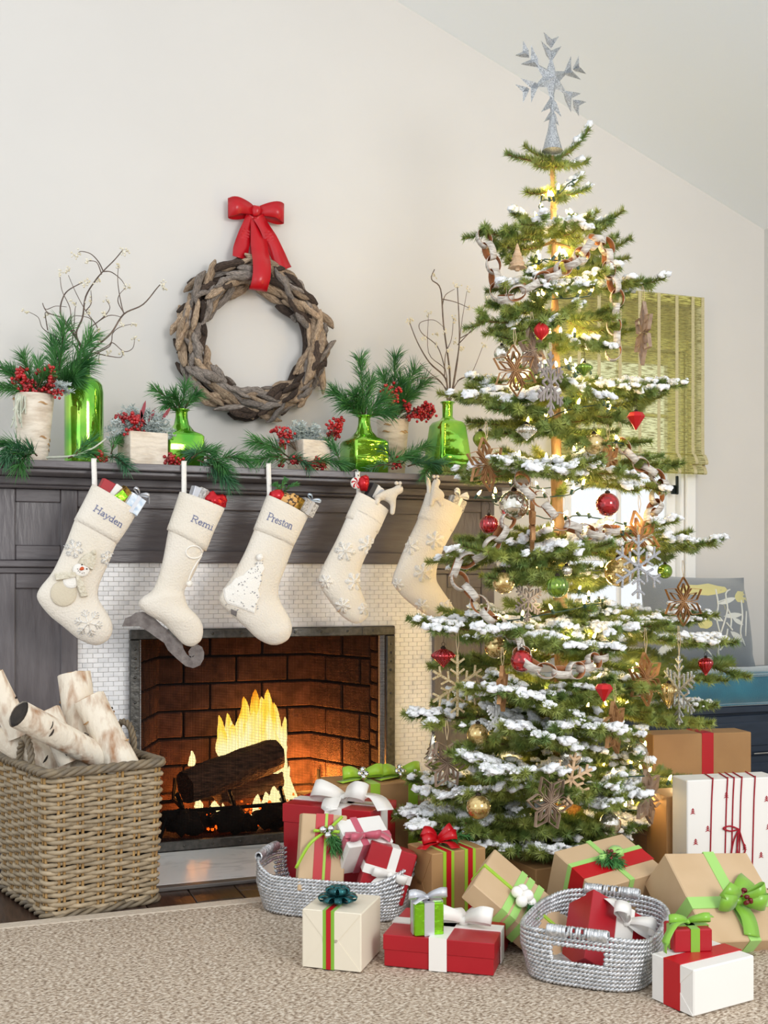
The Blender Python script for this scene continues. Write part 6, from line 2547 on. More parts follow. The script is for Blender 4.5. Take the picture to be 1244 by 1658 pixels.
for a_, c_ in ((0.06, 0.72), (0.09, 0.45), (0.22, 0.56), (0.62, 0.38), (0.86, 0.8), (0.88, 0.55), (0.14, 0.25), (0.8, 0.3), (0.42, 0.85)):
    q = b.P(a_, 0, c_) - b.uy * 0.0008
    mb = MB()
    for s_ in range(3):
        zz = 0.006 * (1 - s_)
        w_ = 0.006 + 0.0015 * s_
        mb.prism([(0, zz + 0.007), (w_, zz - 0.001), (0, zz + 0.002), (-w_, zz - 0.001)], 0.0012, Matrix.Translation(q) @ Matrix((b.ux, b.uy, b.uz)).transposed().to_4x4())
    obj('little_tree', mb, 'red_yarn', b.t)
# behind the tree
b = upright('gift_box', 'big kraft gift with a red ribbon in front of the window bench', (1058, 1352), (1046, 1342), (1217, 1344), 1190, 0.001, 'kraft', depth=0.13)
b.band('x', 0.55, 0.05, 'red_ribbon')
b = upright('gift_box', 'plain kraft gift between the tree and the white yarn gift', (1080, 1432), (1062, 1422), (1135, 1428), 1290, 0.013, 'kraft', depth=0.14)
b = upright('gift_box', 'plain kraft box low under the tree branches, behind the basket', (868, 1462), (850, 1446), (930, 1452), 1408, 0.013, 'kraft', depth=0.16)
b = upright('gift_box', 'low red gift with a kraft-coloured band squeezed behind the flat red box', (818, 1530), (772, 1520), (842, 1520), 1472, ZR, 'red_box', depth=0.10, lid=0.4)
b.band('x', 0.6, 0.02, 'kraft')
mb = MB()
mb.smooth = True
for k in range(7):
    c = G(1094 + 5 * math.cos(k), 1420, 0.02) + V((0.015 * math.cos(k * 2.2), 0.02 * math.sin(k * 2.2), 0.012 * (k % 3)))
    mb.strip([c + V((0.045 * math.cos(k * 1.3 + s * 0.6) * (s / 5), 0.03 * math.sin(k * 1.3) * s / 5, 0.035 * math.sin(PI * s / 5))) for s in range(6)], V((0.3, 1, 0.3)), 0.035)
single('red_tissue', mb, 'red_satin', 'crumpled red ribbon on the floor beside the plain kraft gift', 'ribbon', G(1094, 1420, 0.013))


# ================================================================ CHRISTMAS TREE
YT0 = 3.40
tb, tt = W(914, 1395, YT0), W(894, 252, YT0)
tb.z = 0.03
tree = thing('christmas_tree', 'tall sparse fir tree dusted with snow, hung with ornaments between mantel and window', 'tree', V((tb.x, YT0, 0)))


def trunk_at(z):
    f = (z - tb.z) / (tt.z - tb.z)
    return tb.lerp(tt, f) + V((0.006 * math.sin(f * 9), 0.006 * math.cos(f * 7), 0))


P = [trunk_at(tb.z + (tt.z - tb.z) * i / 40) for i in range(41)]
mb = MB()
mb.smooth = True
mb.tube(P, [0.036 - 0.029 * i / 40 + 0.0025 * math.sin(i * 2.1) for i in range(41)], 12)
obj('trunk', mb, 'trunk', tree)


def brush(mbn, pts, seed, per_m=3600, ln=0.027):
    """bottle-brush of short fir needles swept towards the tip"""
    r2 = random.Random(seed)
    L_ = sum((b - a).length for a, b in zip(pts, pts[1:]))
    n = int(per_m * L_)
    N = len(pts)
    for k in range(n):
        u = (k + r2.random()) / n
        i = min(int(u * (N - 1)), N - 2)
        p = pts[i].lerp(pts[i + 1], u * (N - 1) - i)
        t = (pts[i + 1] - pts[i]).normalized()
        s = t.cross(V((0, 0, 1)))
        if s.length < 1e-3:
            s = t.orthogonal()
        s.normalize()
        w = s.cross(t)
        a = r2.gauss(PI / 2, 1.5)
        rad = s * math.cos(a) + w * math.sin(a)
        d = (t * r2.uniform(0.35, 0.85) + rad).normalized()
        e = p + d * ln * r2.uniform(0.75, 1.15) * (0.8 if u > 0.97 else 1)
        q = d.cross(rad.cross(t) + V((0.01, 0, 0))).normalized() * 0.0016
        q = t.cross(d).normalized() * 0.0016 if r2.random() < 0.7 else q
        mbn.add([p + q, p - q, e], [(0, 1, 2)])


def snow_on(mbs, pts, r2, amount, lo=0.25):
    L_ = sum((b - a).length for a, b in zip(pts, pts[1:]))
    N = len(pts)
    for k in range(int(amount * L_ * 170)):
        u = lo + (1 - lo) * r2.random()
        i = min(int(u * (N - 1)), N - 2)
        p = pts[i].lerp(pts[i + 1], u * (N - 1) - i)
        if noise.noise(V((p.x * 17, p.y * 17, L_ * 50))) < -0.02:
            continue
        big = r2.random() < 0.36
        r = r2.uniform(0.008, 0.0145) if big else r2.uniform(0.003, 0.006)
        c = p + V((r2.gauss(0, 0.008), r2.gauss(0, 0.009), 0.011 + r2.uniform(-0.003, 0.007)))
        mbs.ico(c, r, 2 if big else 1, 0.9, seed=r2.randint(0, 999), sc=(1.2, 1.2, 0.75))


def make_branch(L, seed, side=True):
    """meshes (stem, needles, heavy snow, light snow) of a branch of length L along +x"""
    r2 = random.Random(seed)
    main = cat_rom([V((L * u, L * 0.03 * math.sin(u * 5 + seed), L * (-0.07 * math.sin(PI * u) + 0.05 * u * u))) for u in (0, 0.25, 0.5, 0.75, 1)], 5)
    ms, mn, m1, m2 = MB(), MB(), MB(), MB()
    for m in (ms, m1, m2):
        m.smooth = True
    ms.tube(main, [0.007 * (0.35 + L) * (1 - 0.75 * i / len(main)) + 0.0015 for i in range(len(main))], 5)
    k0 = int(len(main) * 0.22) if side and L > 0.2 else 0
    lines = [(main[k0:], 0.2)]
    if side:
        ns = 2 if L < 0.22 else 3 if L < 0.36 else 5
        for k in range(ns):
            s = 0.22 + 0.68 * k / (ns - 1) if ns > 1 else 0.5
            for sg in (-1, 1):
                sl = (0.36 * (1 - s) + 0.13) * L * r2.uniform(0.8, 1.15) + 0.02
                i = min(int(s * (len(main) - 1)), len(main) - 2)
                p = main[i]
                an = r2.uniform(0.65, 0.95)
                d = V((math.cos(an), sg * math.sin(an), r2.uniform(-0.05, 0.2)))
                q = p + d * sl
                tw = cat_rom([p, p.lerp(q, 0.5) + V((0, 0, -0.02 * sl)), q + V((sl * 0.08, 0, sl * 0.05))], 4)
                ms.tube(tw, 0.0018, 4)
                lines.append((tw, 0.1))
                if sl > 0.1:
                    for g in (-1, 1):
                        b0 = tw[len(tw) // 2]
                        b1 = b0 + V((math.cos(an + g * 0.6), sg * math.sin(an + g * 0.6), 0.1)) * sl * 0.42
                        t3_ = [b0, b0.lerp(b1, 0.5), b1]
                        ms.tube(t3_, 0.0014, 4)
                        lines.append((t3_, 0.1))
    for j, (ln, lo) in enumerate(lines):
        brush(mn, ln, seed * 31 + j)
        snow_on(m1, ln, r2, 2.4, 0.35 if j == 0 else 0.15)
        snow_on(m2, ln, r2, 0.7, 0.5)
    return [ms.mesh('branch', 'fir_stem'), mn.mesh('needles', 'fir'), m1.mesh('snow', 'snow'), m2.mesh('snow', 'snow')]


BR = {}
for L in (0.10, 0.16, 0.24, 0.33, 0.44, 0.55):
    BR[L] = [make_branch(L, int(L * 1000) + k * 7, L > 0.12) for k in range(3)]
BRS = {L: [make_branch(L, int(L * 1000) + 400 + k, False) for k in range(2)] for L in (0.08, 0.12, 0.17)}
rt2 = random.Random(17)


def put_branch(a, tip, snow=None, roll=None, lib=None):
    lib = lib or BR
    d = tip - a
    ln = d.length
    L = min(lib, key=lambda q: abs(q - ln))
    ms, mn, s1, s2 = rt2.choice(lib[L])
    M = frame(a, d, V((0, 0, 1))) @ Matrix.Rotation(rt2.uniform(-0.35, 0.35) if roll is None else roll, 4, 'X')
    k = ln / L
    o = inst('branch', ms, tree, a)
    o.rotation_euler = M.to_euler()
    o.scale = (k, 1, 1) if 0.7 < k < 1.4 else (k, k, k)
    n_ = bpy.data.objects.new('needles', mn)
    n_['kind'] = 'stuff'
    sn_ = snow if snow is not None else rt2.choice((0, 0, 1, 2))
    kids = [n_]
    if sn_:
        q = bpy.data.objects.new('snow', s1 if sn_ == 2 else s2)
        q['kind'] = 'stuff'
        kids.append(q)
    for c in kids:
        COL.objects.link(c)
        c.parent = o
    return o


mb = MB()
brush(mb, [trunk_at(W(905, y, YT0).z) for y in (345, 320, 295, 270, 256)], 5, 5200, 0.02)
obj('needles', mb, 'fir', tree, kind='stuff')

# branches whose tips show against the wall, the window or in front: (tip px, tip py, depth offset, root py, snow)
tips = [(822, 252, -.02, 262, 0), (848, 238, .03, 258, 0), (957, 213, -.03, 262, 1), (953, 265, .02, 263, 1), (868, 268, -.06, 268, 0), (915, 270, -.06, 268, 0),
        (853, 314, -.03, 306, 0), (945, 288, .04, 312, 2), (955, 308, -.04, 314, 2), (915, 325, -.10, 312, 0),
        (780, 384, -.05, 372, 0), (838, 352, .08, 372, 1), (992, 360, .02, 378, 2), (870, 365, -.14, 378, 2), (935, 372, -.14, 380, 1), (800, 400, .06, 392, 0), (1000, 405, .05, 396, 0),
        (815, 470, -.08, 442, 2), (1053, 464, -.06, 452, 2), (830, 430, .06, 436, 0), (992, 430, .08, 440, 0), (880, 470, -.18, 440, 1), (945, 470, -.18, 452, 1),
        (778, 526, -.04, 506, 0), (1012, 545, .04, 512, 0), (800, 500, .08, 500, 0), (860, 535, -.20, 505, 1), (968, 565, -.20, 540, 1), (830, 555, -.14, 540, 0), (985, 520, -.10, 510, 0),
        (748, 652, -.08, 615, 2), (1072, 628, -.03, 612, 2), (775, 622, .08, 606, 1), (1050, 662, .06, 640, 0), (960, 645, -.25, 612, 2), (820, 668, -.20, 640, 0), (1000, 680, -.2, 650, 0),
        (802, 708, -.06, 676, 0), (1030, 722, -.06, 690, 0), (860, 705, -.22, 680, 0), (960, 722, -.25, 690, 0), (775, 690, .12, 670, 0),
        (758, 772, -.10, 744, 2), (1056, 795, -.12, 752, 2), (845, 765, -.30, 740, 2), (945, 758, -.30, 738, 2), (1005, 770, -.26, 748, 2), (785, 760, .12, 740, 0), (1075, 765, .12, 745, 0),
        (730, 912, -.08, 862, 2), (1138, 893, .0, 862, 2), (790, 905, -.25, 872, 0), (880, 905, -.34, 860, 2), (960, 895, -.34, 862, 2), (1030, 905, -.22, 868, 1), (755, 880, .15, 865, 0), (1090, 880, .15, 868, 0),
        (835, 945, -.3, 905, 0), (1000, 945, .2, 920, 0), (800, 940, .2, 920, 0),
        (700, 1022, -.12, 986, 1), (1158, 1046, -.12, 986, 2), (735, 1000, .14, 980, 0), (1120, 1000, .12, 986, 1), (808, 1035, -.34, 990, 2), (1000, 1030, -.38, 985, 2), (1070, 1020, -.28, 985, 1),
        (865, 1052, -.38, 1010, 0), (960, 1060, -.4, 1010, 2), (1175, 1090, -.06, 1052, 0), (720, 1080, .1, 1050, 0),
        (690, 1172, -.14, 1108, 1), (1128, 1150, -.10, 1108, 1), (1120, 1178, -.2, 1112, 0), (790, 1128, -.34, 1095, 1), (1040, 1120, -.34, 1092, 0), (860, 1145, -.44, 1105, 1), (955, 1140, -.44, 1100, 0), (745, 1135, .2, 1110, 0), (1080, 1120, .2, 1110, 0),
        (845, 1195, -.44, 1155, 2), (930, 1190, -.46, 1150, 2), (1010, 1195, -.36, 1165, 1), (780, 1215, -.3, 1165, 0),
        (672, 1335, -.12, 1258, 2), (688, 1280, -.04, 1235, 1), (770, 1245, -.34, 1205, 2), (820, 1265, -.44, 1220, 2), (1030, 1235, -.28, 1200, 2), (745, 1300, -.28, 1245, 2), (712, 1255, .14, 1220, 0), (1085, 1265, .14, 1225, 0),
        (1110, 1345, -.10, 1262, 2), (1020, 1300, -.40, 1240, 2), (975, 1285, -.42, 1235, 1), (890, 1290, -.46, 1230, 0), (1065, 1345, -.22, 1280, 2), (1070, 1405, -.16, 1330, 1),
        (845, 1345, -.34, 1300, 0), (750, 1345, -.24, 1290, 0), (800, 1385, -.3, 1330, 1), (905, 1392, -.42, 1345, 2), (960, 1350, -.36, 1310, 0), (700, 1370, -.05, 1310, 0)]
for px, py, dy, ry, sw in tips:
    rz = W(905, ry, YT0).z
    put_branch(trunk_at(rz), W(px, py, YT0 + dy), sw, lib=BRS if py < 335 else None)
# inner whorls that fill the crown, all round the trunk
for ry, R_, n in ((385, .11, 2), (445, .14, 2), (512, .16, 2), (560, .14, 2), (620, .18, 2), (680, .19, 3), (750, .22, 3), (800, .15, 2), (870, .25, 3), (930, .21, 2), (995, .29, 4), (1050, .25, 3), (1110, .31, 4), (1165, .29, 5), (1215, .32, 6), (1262, .36, 7), (1312, .38, 7)):
    z = W(905, ry, YT0).z
    a0 = rt2.uniform(0, 6)
    for k in range(n):
        a = a0 + 2 * PI * k / n + rt2.uniform(-0.3, 0.3)
        rr = R_ * rt2.uniform(0.6, 1.0)
        p = trunk_at(z + rt2.uniform(-0.02, 0.02))
        put_branch(p, p + V((rr * math.cos(a), rr * math.sin(a) * 0.9, rr * rt2.uniform(-0.28, 0.12))), 0 if rt2.random() < 0.75 else 1)

# burlap round the foot
mb = MB()
mb.smooth = True
mb.lathe([(0.20, 0.0), (0.235, 0.02), (0.225, 0.07), (0.17, 0.14), (0.10, 0.20), (0.055, 0.26), (0.045, 0.30)], 48, Matrix.Translation((tb.x, YT0, 0.0)), lambda a, z: 1 + 0.09 * math.sin(a * 9 + z * 8) + 0.05 * math.sin(a * 17))
single('tree_skirt', mb, 'burlap', 'brown burlap gathered round the foot of the fir tree', 'tree skirt', V((tb.x, YT0, 0)))

# ---------------------------------------------------------------- string lights
sl = thing('string_lights', 'green-wired string of warm white lights wound round the fir tree', 'string lights', V((tb.x, YT0, 0)))
rs = random.Random(23)


def cone_r(z):
    f = max(0.0, min(1.0, (2.45 - z) / 2.25))
    return 0.06 + 0.36 * f ** 0.85


wp = []
turns = 17
n = 620
for i in range(n + 1):
    f = i / n
    z = 0.16 + (2.38 - 0.16) * f
    a = 2 * PI * turns * f + 0.5 * math.sin(f * 60)
    rr = cone_r(z) * (0.62 + 0.3 * math.sin(f * 141) + 0.12 * rs.uniform(-1, 1))
    p = trunk_at(z)
    wp.append(V((p.x + rr * math.cos(a), p.y + rr * math.sin(a), z + 0.02 * math.sin(f * 230))))
for s in range(0, n, 155):
    mb = MB()
    mb.smooth = True
    mb.tube(cat_rom(wp[s:s + 156], 2), 0.0022, 5)
    obj('wire', mb, 'light_wire', sl)
mb = MB()
mb.smooth = True
mb.lathe([(0.0004, 0.0125), (0.0022, 0.009), (0.0032, 0.004), (0.0028, 0.0), (0.0005, -0.0005)], 8)
bulb = mb.mesh('bulb', 'bulb_glow')
mb = MB()
mb.lathe([(0.0028, 0.0008), (0.0034, -0.002), (0.0034, -0.011), (0.002, -0.012)], 6)
sock = mb.mesh('bulb_socket', 'light_wire')
for k in range(290):
    i = int(n * 0.985 * (k / 290) ** 1.25)
    p = wp[i] + V((rs.uniform(-.01, .01), rs.uniform(-.012, .004), 0.012))
    R = (rs.uniform(-0.7, 0.7), rs.uniform(-0.7, 0.7), 0)
    o = inst('bulb', bulb, sl, p, R, 1.6)
    s_ = bpy.data.objects.new('bulb_socket', sock)
    COL.objects.link(s_)
    s_.parent = o
    if True:
        lamp('fairy_light', p + V((0, -0.006, 0.02)), 0.11, (1.0, 0.73, 0.38), 0.01)

# ---------------------------------------------------------------- tree topper
c = W(893, 128, YT0 - 0.02)
tp_ = thing('tree_topper', 'silver glitter snowflake with a cone base on the tip of the fir tree', 'tree topper', c)
mb = MB()
mb.smooth = True
zb_, zt_ = W(897, 249, YT0).z, W(894, 190, YT0).z
mb.lathe([(0.036, zb_), (0.034, zb_ + 0.004), (0.016, (zb_ + zt_) / 2 + .01), (0.007, zt_), (0.006, c.z)], 20, Matrix.Translation((c.x + 0.004, c.y, 0)))
obj('cone', mb, 'silver_glitter', tp_)
FM = Matrix.Translation(c) @ Matrix.Rotation(0.12, 4, 'Z')
mb = MB()
pts = []
for k in range(12):
    a = PI / 2 + k * PI / 6
    r = 0.085 if k % 2 == 0 else 0.036
    pts.append(FM @ V((r * math.cos(a), 0, r * math.sin(a))))
fr_, bk_ = FM @ V((0, -0.026, 0)), FM @ V((0, 0.026, 0))
mb.add(pts + [fr_, bk_], [(k, (k + 1) % 12, 12) for k in range(12)] + [((k + 1) % 12, k, 13) for k in range(12)])
obj('star_center', mb, 'silver_glitter', tp_)
for k in range(6):
    a = PI / 2 + k * PI / 3
    R = FM @ Matrix.Rotation(-(a - PI / 2), 4, 'Y')
    for r0, s_ in ((0.058, 0.066), (0.106, 0.050)):
        mb = MB()
        for sg in (-1, 1):
            A_, T_, I_ = R @ V((0, 0, r0)), R @ V((sg * s_ * 0.66, 0, r0 + s_ * 0.98)), R @ V((0, 0, r0 + s_ * 0.62))
            m_f, m_b = R @ V((sg * s_ * 0.16, -0.016, r0 + s_ * 0.42)), R @ V((sg * s_ * 0.16, 0.016, r0 + s_ * 0.42))
            mb.add([A_, T_, I_, m_f, m_b], [(0, 1, 3), (1, 2, 3), (2, 0, 3), (1, 0, 4), (2, 1, 4), (0, 2, 4)])
        obj('arrow_point', mb, 'silver_glitter', tp_)


# ================================================================ ORNAMENTS
def hook(t, p, up, twine=False):
    mb = MB()
    mb.smooth = True
    if twine:
        for s in (-1, 1):
            mb.tube([p + V((0, 0, 0.0)), p + V((s * 0.005, 0, up * 0.5)), p + V((s * 0.002, 0.004, up))], 0.0011, 4)
        obj('twine', mb, 'twine', t)
    else:
        mb.tube([p + V((0.006 * math.sin(k * PI / 5), 0, 0.006 - 0.006 * math.cos(k * PI / 5))) for k in range(10)], 0.0009, 4, True)
        mb.tube([p + V((0, 0, 0.012)), p + V((0.004, 0.003, 0.012 + up * 0.6)), p + V((0, 0.006, 0.012 + up))], 0.0008, 4)
        obj('hook', mb, 'cap_dark', t)


def bauble(label, px, py, rpx, Y, m, kind='ball', group=None, up=0.025):
    c = W(px, py, Y)
    r = rpx * pxm(c)
    t = thing('bauble', label, 'ornament', c, group)
    mb = MB()
    mb.smooth = True
    M = Matrix.Translation(c)
    n = 32
    fr = None
    if kind == 'ball':
        prof = [(r * math.sin(PI * k / 18), -r * math.cos(PI * k / 18)) for k in range(0, 18)]
    elif kind == 'ribbed':
        prof = [(r * math.sin(PI * k / 18), -r * math.cos(PI * k / 18)) for k in range(0, 18)]
        fr = lambda a, z: 1 + 0.035 * math.cos(14 * a)
        n = 84
    elif kind == 'egg':
        prof = [(r * (math.sin(PI * k / 18) ** 0.85) * (0.80 + 0.22 * k / 18), -1.3 * r + 2.35 * r * k / 18) for k in range(0, 18)]
        fr = lambda a, z: 1 + 0.04 * math.cos(11 * a + z / r * 1.6)
        n = 66
    elif kind == 'drop':
        prof = [(0.001, -1.5 * r), (0.42 * r, -0.95 * r), (0.88 * r, -0.2 * r), (r, 0.25 * r), (0.85 * r, 0.62 * r), (0.45 * r, 0.88 * r), (0.2 * r, 0.95 * r)]
        fr = lambda a, z: 1 + 0.05 * math.cos(14 * a)
        n = 84
    elif kind == 'facet':
        mb.smooth = False
        n = 8
        prof = [(0.001, -1.25 * r), (r, 0.22 * r), (0.72 * r, 0.66 * r), (0.2 * r, 0.78 * r)]
    elif kind == 'top':
        prof = [(0.001, -1.0 * r), (0.25 * r, -0.75 * r), (0.6 * r, -0.42 * r), (0.98 * r, -0.08 * r), (r, 0.1 * r), (0.72 * r, 0.38 * r), (0.35 * r, 0.55 * r), (0.22 * r, 0.62 * r)]
        fr = lambda a, z: 1 + 0.05 * math.cos(16 * a)
        n = 96
    topz = prof[-1][1]
    prof = [(max(0.0005, a), b) for a, b in prof]
    mb.lathe(prof, n, M, fr)
    obj('glass', mb, m, t)
    mb = MB()
    mb.smooth = True
    cr = max(0.006, r * 0.22)
    mb.lathe([(cr, topz - 0.002), (cr * 1.05, topz + 0.004), (cr * 0.6, topz + cr * 0.9), (0.001, topz + cr)], 12, M, lambda a, z: 1 + 0.06 * math.cos(8 * a))
    obj('cap', mb, 'cap_dark', t)
    hook(t, c + V((0, 0, topz + cr)), up)
    return t


YO = lambda d: YT0 - d
bauble('red ribbed egg bauble high in the fir tree', 877, 534, 13, YO(.24), 'ball_red_matt', 'egg')
bauble('faceted dark red drop bauble in front of the woven shade', 1030, 678, 15, YO(.22), 'ball_red_matt', 'facet')
bauble('olive green ribbed egg bauble beside the tapered green vase', 778, 710, 13, YO(.16), 'ball_olive', 'egg')
bauble('small green ribbed spinning-top bauble near the trunk', 946, 596, 14, YO(.26), 'ball_green', 'top')
bauble('bright red mottled ball hanging before the bright window', 984, 817, 19, YO(.34), 'ball_red', 'ball')
bauble('red ribbed ball hanging before the grey mantel post', 792, 849, 15, YO(.16), 'ball_red', 'ribbed')
bauble('lime green mottled ball below the snowy front branch', 903, 950, 18, YO(.42), 'ball_green', 'ribbed')
bauble('pale gold mottled ball next to the hanging bark chain', 816, 944, 18, YO(.26), 'ball_gold', 'ball')
bauble('large clear silver ball held in the loop of the bark chain', 832, 818, 24, YO(.20), 'ball_silver', 'ball')
bauble('pale gold ball high up between trunk and shade', 962, 719, 17, YO(.24), 'ball_gold', 'ball')
bauble('flattened silver ribbed bauble near the trunk above the snow', 853, 697, 17, YO(.24), 'ball_silver', 'top')
bauble('gold mottled ball hidden behind the large grey snowflake', 1003, 926, 24, YO(.26), 'ball_gold', 'ball')
bauble('small green and gold ball behind the tip of the grey snowflake', 1077, 925, 12, YO(.12), 'ball_green', 'ball')
bauble('dark red ribbed spinning-top bauble above the gold glitter snowflake', 718, 1062, 19, YO(.14), 'ball_darkred', 'top')
bauble('red mirrored ball caught in the lower bark chain', 845, 1070, 18, YO(.42), 'ball_red', 'ball')
bauble('faceted red drop bauble under the snowy tuft in front of the bench', 978, 1118, 15, YO(.54), 'ball_red_matt', 'facet')
bauble('dark red ribbed drop bauble before the teal cushion', 1143, 1076, 12, YO(.12), 'ball_darkred', 'drop')
bauble('clear gold ribbed drop bauble next to the edge-on snowflake', 1083, 1122, 17, YO(.22), 'ball_gold', 'drop')
bauble('pale gold crackle ball hanging under the gold glitter snowflake', 774, 1189, 18, YO(.28), 'ball_gold', 'ball')
bauble('pale gold crackle ball low over the kraft gift with red bow', 775, 1307, 20, YO(.40), 'ball_gold', 'ball')
bauble('gold ball inside the snowy tuft beside the bark chain', 803, 1047, 19, YO(.24), 'ball_gold', 'ball')
bauble('silvery ball low in the tree beside the pale wooden snowflake', 925, 1224, 18, YO(.40), 'ball_silver', 'ball')
bauble('clear pale ball hanging before the navy bench', 1032, 1218, 17, YO(.26), 'ball_silver', 'ball')
bauble('clear pale ball low behind the basket gifts', 988, 1334, 18, YO(.36), 'ball_silver', 'ball')
bauble('small silver ball near the mottled green ball', 918, 924, 9, YO(.32), 'ball_silver', 'ball')
bauble('silver ball behind the paper star high in the tree', 813, 572, 13, YO(.1), 'ball_silver', 'ball')
bauble('yellow-gold ball near the bark chain at the top of the tree', 935, 466, 9, YO(.12), 'ball_gold', 'ball')


def paper_star(label, px, py, rpx, Y, rot=0.0, yaw=0.0, m='bark_strip', n=6, up=0.06, sx=1.0, group=None):
    c = W(px, py, Y)
    R_ = rpx * pxm(c)
    t = thing('paper_star', label, 'ornament', c, group)
    M = Matrix.Translation(c) @ Matrix.Rotation(yaw, 4, 'Z') @ Matrix.Diagonal((sx, 1, 1, 1))
    dv = (Matrix.Rotation(yaw, 3, 'Z') @ V((0, 1, 0)))
    w = 0.0125
    R_ *= 1.1
    for k in range(n):
        a = PI / 2 + rot + 2 * PI * k / n
        ca, sa = math.cos(a), math.sin(a)
        pos = lambda r, s: M @ V((ca * r * R_ - sa * s * R_, 0, sa * r * R_ + ca * s * R_))
        mb = MB()
        mb.cur = 0
        for loop in ([(0.02, 0), (0.30, 0.16), (0.60, 0.27), (1.0, 0), (0.60, -0.27), (0.30, -0.16), (0.02, 0)], [(0.10, 0), (0.38, 0.12), (0.74, 0), (0.38, -0.12), (0.10, 0)]):
            mb.strip([pos(*q) for q in loop], dv, w, 0.0016)
        obj('petal', mb, m if k % 2 == 0 or m != 'bark_strip' else 'bark_strip', t)
    if up:
        hook(t, M @ V((0, 0, R_ * (1.0 if abs(rot) < 0.1 else 0.9))), up, True)
    return t


paper_star('brown folded paper star hanging beside the silver ball high in the tree', 834, 600, 38, YO(.24), 0.1)
paper_star('grey folded paper star overlapping the brown one high in the tree', 862, 568, 34, YO(.18), 0.3, 0.5, 'strip_pale')
paper_star('brown folded paper star hanging at the end of the mantel', 788, 752, 40, YO(.20), 0.2, 0.3)
paper_star('golden folded paper star above the large grey snowflake', 1036, 872, 42, YO(.22), 0.25, 0.2)
paper_star('flat brown folded paper star in front of the grey pillow', 1107, 974, 36, YO(.05), 0.0)
paper_star('brown folded paper star on a long twine loop before the teal cushion', 1046, 1100, 40, YO(.26), 0.1, 0.3, up=0.09)
paper_star('brown folded paper star beneath the faceted red drop', 996, 1178, 40, YO(.40), 0.2, 0.6)
paper_star('brown folded paper star over the lime green bow', 724, 1236, 38, YO(.26), 0.5, 0.2, 'strip_pale')
paper_star('brown folded paper star next to the gold glitter snowflake', 814, 1115, 34, YO(.36), 0.1, 0.9)
paper_star('grey-brown folded paper star low in the middle of the tree', 890, 1300, 42, YO(.48), 0.35, 0.2, 'strip_pale')
paper_star('grey-brown folded paper star low beside the plain kraft gift', 1050, 1290, 42, YO(.34), 0.2, 0.5, 'strip_pale')
paper_star('brown folded paper star seen side-on next to the trunk', 862, 850, 40, YO(.22), 0.1, 1.15)
paper_star('grey folded paper star seen edge-on before the woven shade', 1042, 540, 46, YO(.10), 0.1, 1.25, 'strip_pale', up=0.07)
paper_star('golden folded paper star behind the pale ball near the shade', 985, 745, 30, YO(.16), 0.2, 0.4)


def snowflake(label, px, py, rpx, Y, m, yaw=0.0, rot=0.0, w=0.008, th=0.006, up=0.06, style=0, sz=1.0, group=None):
    c = W(px, py, Y)
    R_ = rpx * pxm(c)
    t = thing('snowflake_ornament', label, 'ornament', c, group)
    M0 = Matrix.Translation(c) @ Matrix.Rotation(yaw, 4, 'Z')
    for k in range(6):
        M = M0 @ Matrix.Rotation(rot + k * PI / 3, 4, 'Y')
        if sz != 1.0:
            M = M0 @ Matrix.Diagonal((1, 1, sz, 1)) @ Matrix.Rotation(rot + k * PI / 3, 4, 'Y')
        mb = MB()
        mb.box((-w / 2, -th / 2, 0.0), (w / 2, th / 2, R_), 0.001, M)
        for f, g in (((0.36, 0.30), (0.70, 0.30)) if style == 0 else ((0.30, 0.34), (0.55, 0.30), (0.78, 0.22))):
            for s in (-1, 1):
                M2 = M @ Matrix.Translation((0, 0, R_ * f)) @ Matrix.Rotation(s * 0.95, 4, 'Y')
                mb.box((-w * 0.42, -th / 2.1, 0), (w * 0.42, th / 2.1, R_ * g), 0.001, M2)
        obj('arm', mb, m, t)
    hook(t, M0 @ V((0, 0, R_ * sz)), up, True)
    return t


snowflake('large grey glitter snowflake before the bright window', 1034, 918, 52, YO(.34), 'grey_glitter', 0.1, 0.0, 0.009, up=0.03)
snowflake('large gold glitter snowflake hanging before the marble tiles', 741, 1110, 50, YO(.22), 'gold_glitter', 0.0, 0.0, 0.008, up=0.08)
snowflake('grey weathered wooden snowflake in front of the trunk', 892, 622, 46, YO(.30), 'grey_wash_wood', 0.55, 0.0, 0.008, style=1, up=0.03, sz=1.15)
snowflake('pale wooden snowflake low in the middle of the tree', 925, 1262, 44, YO(.44), 'pale_wood', 0.1, 0.2, 0.009, up=0.03)
snowflake('small white snowflake beneath the side-on paper star', 804, 1160, 34, YO(.30), 'white_glitter', 0.6, 0.0, 0.006, style=1, up=0.03)
snowflake('dark grey wooden snowflake half hidden beside the pale gold ball', 856, 972, 36, YO(.2), 'grey_wash_wood', 0.4, 0.1, 0.007, style=1, up=0.03)
snowflake('silver snowflake seen edge-on before the teal cushion', 1100, 1118, 56, YO(.28), 'silver_glitter', 1.45, 0.0, 0.008, style=1, up=0.10)


def tinsel_tree(label, px, py, hpx, Y, m):
    c = W(px, py, Y)
    hh = hpx * pxm(c)
    t = thing('tree_ornament', label, 'ornament', c)
    mb = MB()
    mb.smooth = True
    prof = []
    for k in range(5):
        z0 = -hh / 2 + hh * 0.9 * k / 5
        r = hh * 0.36 * (1 - k / 5.6)
        prof += [(r, z0), (r * 0.62, z0 + hh * 0.15)]
    prof += [(0.001, hh / 2)]
    mb.lathe(prof, 30, Matrix.Translation(c), lambda a, z: 1 + 0.12 * math.cos(10 * a + z * 150))
    obj('boughs', mb, m, t)
    mb = MB()
    mb.lathe([(hh * 0.09, -hh * 0.62), (hh * 0.09, -hh * 0.5)], 10, Matrix.Translation(c))
    obj('trunk', mb, m, t)
    hook(t, c + V((0, 0, hh / 2)), 0.03)


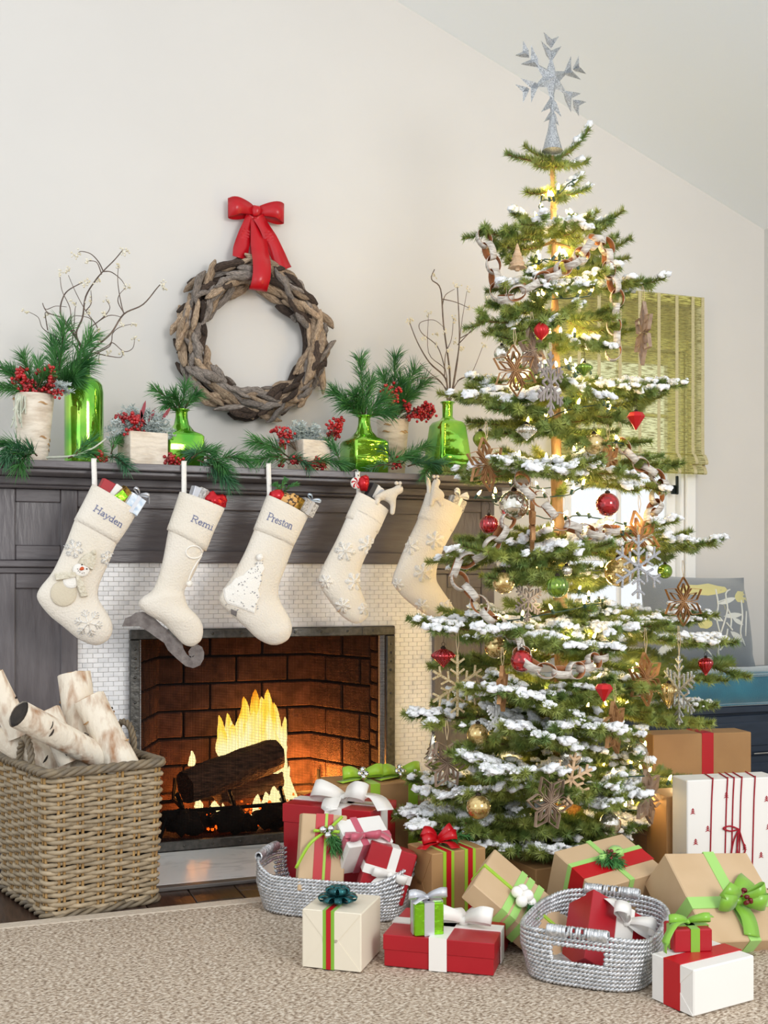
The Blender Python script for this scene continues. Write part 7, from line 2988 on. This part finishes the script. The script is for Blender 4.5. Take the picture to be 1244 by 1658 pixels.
tinsel_tree('silver glass fir ornament hanging before the marble tiles', 702, 1208, 42, YO(.14), 'ball_silver')
tinsel_tree('pinkish tinsel fir ornament high in the tree', 838, 414, 40, YO(.12), 'pale_wood')


# ---------------------------------------------------------------- birch bark chains
def chain(label, pts):
    P = cat_rom([W(a, b, YO(d)) for a, b, d in pts], 14)
    t = thing('bark_chain', label, 'garland', P[0])
    out, acc, step = [P[0]], 0.0, 0.046
    for a, b in zip(P, P[1:]):
        acc += (b - a).length
        if acc >= step:
            out.append(b)
            acc = 0
    r2 = random.Random(len(pts))
    for k, p in enumerate(out):
        tg = (out[min(k + 1, len(out) - 1)] - out[max(k - 1, 0)])
        tg = tg.normalized() if tg.length > 1e-6 else V((0, 0, -1))
        n1 = tg.cross(V((0.2, 1, 0.15))).normalized()
        n2 = tg.cross(n1)
        ax = (n1 if k % 2 else n2)
        ax = Matrix.Rotation(r2.uniform(-0.4, 0.4), 3, tg) @ ax
        up = ax.cross(tg)
        mb = MB()
        mb.smooth = True
        ra, rb2 = 0.032 * r2.uniform(0.92, 1.08), 0.025 * r2.uniform(0.9, 1.1)
        for layer, dr in ((0, 0.0), (1, -0.0013)):
            mb.cur = layer
            mb.strip([p + tg * ((ra + dr) * math.cos(2 * PI * q / 16)) + up * ((rb2 + dr) * math.sin(2 * PI * q / 16)) for q in range(17)], ax, 0.024, 0.0011)
        obj('link', mb, ['bark_outside', 'bark_inside'], t)


chain('birch bark link chain draped over the top branches of the fir tree', [(784, 386, .06), (793, 408, .07), (800, 432, .07), (803, 458, .08), (814, 484, .10), (838, 474, .16), (870, 456, .18), (905, 438, .18), (935, 420, .16), (952, 400, .14), (966, 388, .10), (984, 402, .08), (984, 430, .10), (994, 458, .10), (1000, 490, .10), (994, 522, .10), (1000, 556, .10), (990, 574, .10)])
chain('short birch bark link chain hanging at the edge of the bright window', [(1008, 722, .12), (1022, 738, .12), (1044, 756, .12), (1064, 772, .10), (1073, 788, .10), (1062, 808, .12), (1060, 828, .14), (1046, 842, .16)])
chain('birch bark link chain crossing the trunk above the snowy front branch', [(846, 778, .24), (852, 794, .26), (872, 804, .28), (886, 820, .30), (900, 838, .32), (920, 850, .32), (945, 860, .32), (970, 864, .30), (994, 858, .26)])
chain('long birch bark link chain looping down past the nearest stocking', [(838, 798, .20), (828, 830, .20), (815, 858, .20), (795, 884, .18), (770, 904, .16), (745, 910, .14), (738, 928, .14), (752, 950, .16), (771, 968, .18), (786, 992, .20), (806, 1010, .24), (826, 1022, .30), (838, 1042, .36), (848, 1064, .42), (868, 1080, .46), (895, 1088, .48), (930, 1086, .48), (956, 1074, .44), (976, 1060, .40)])
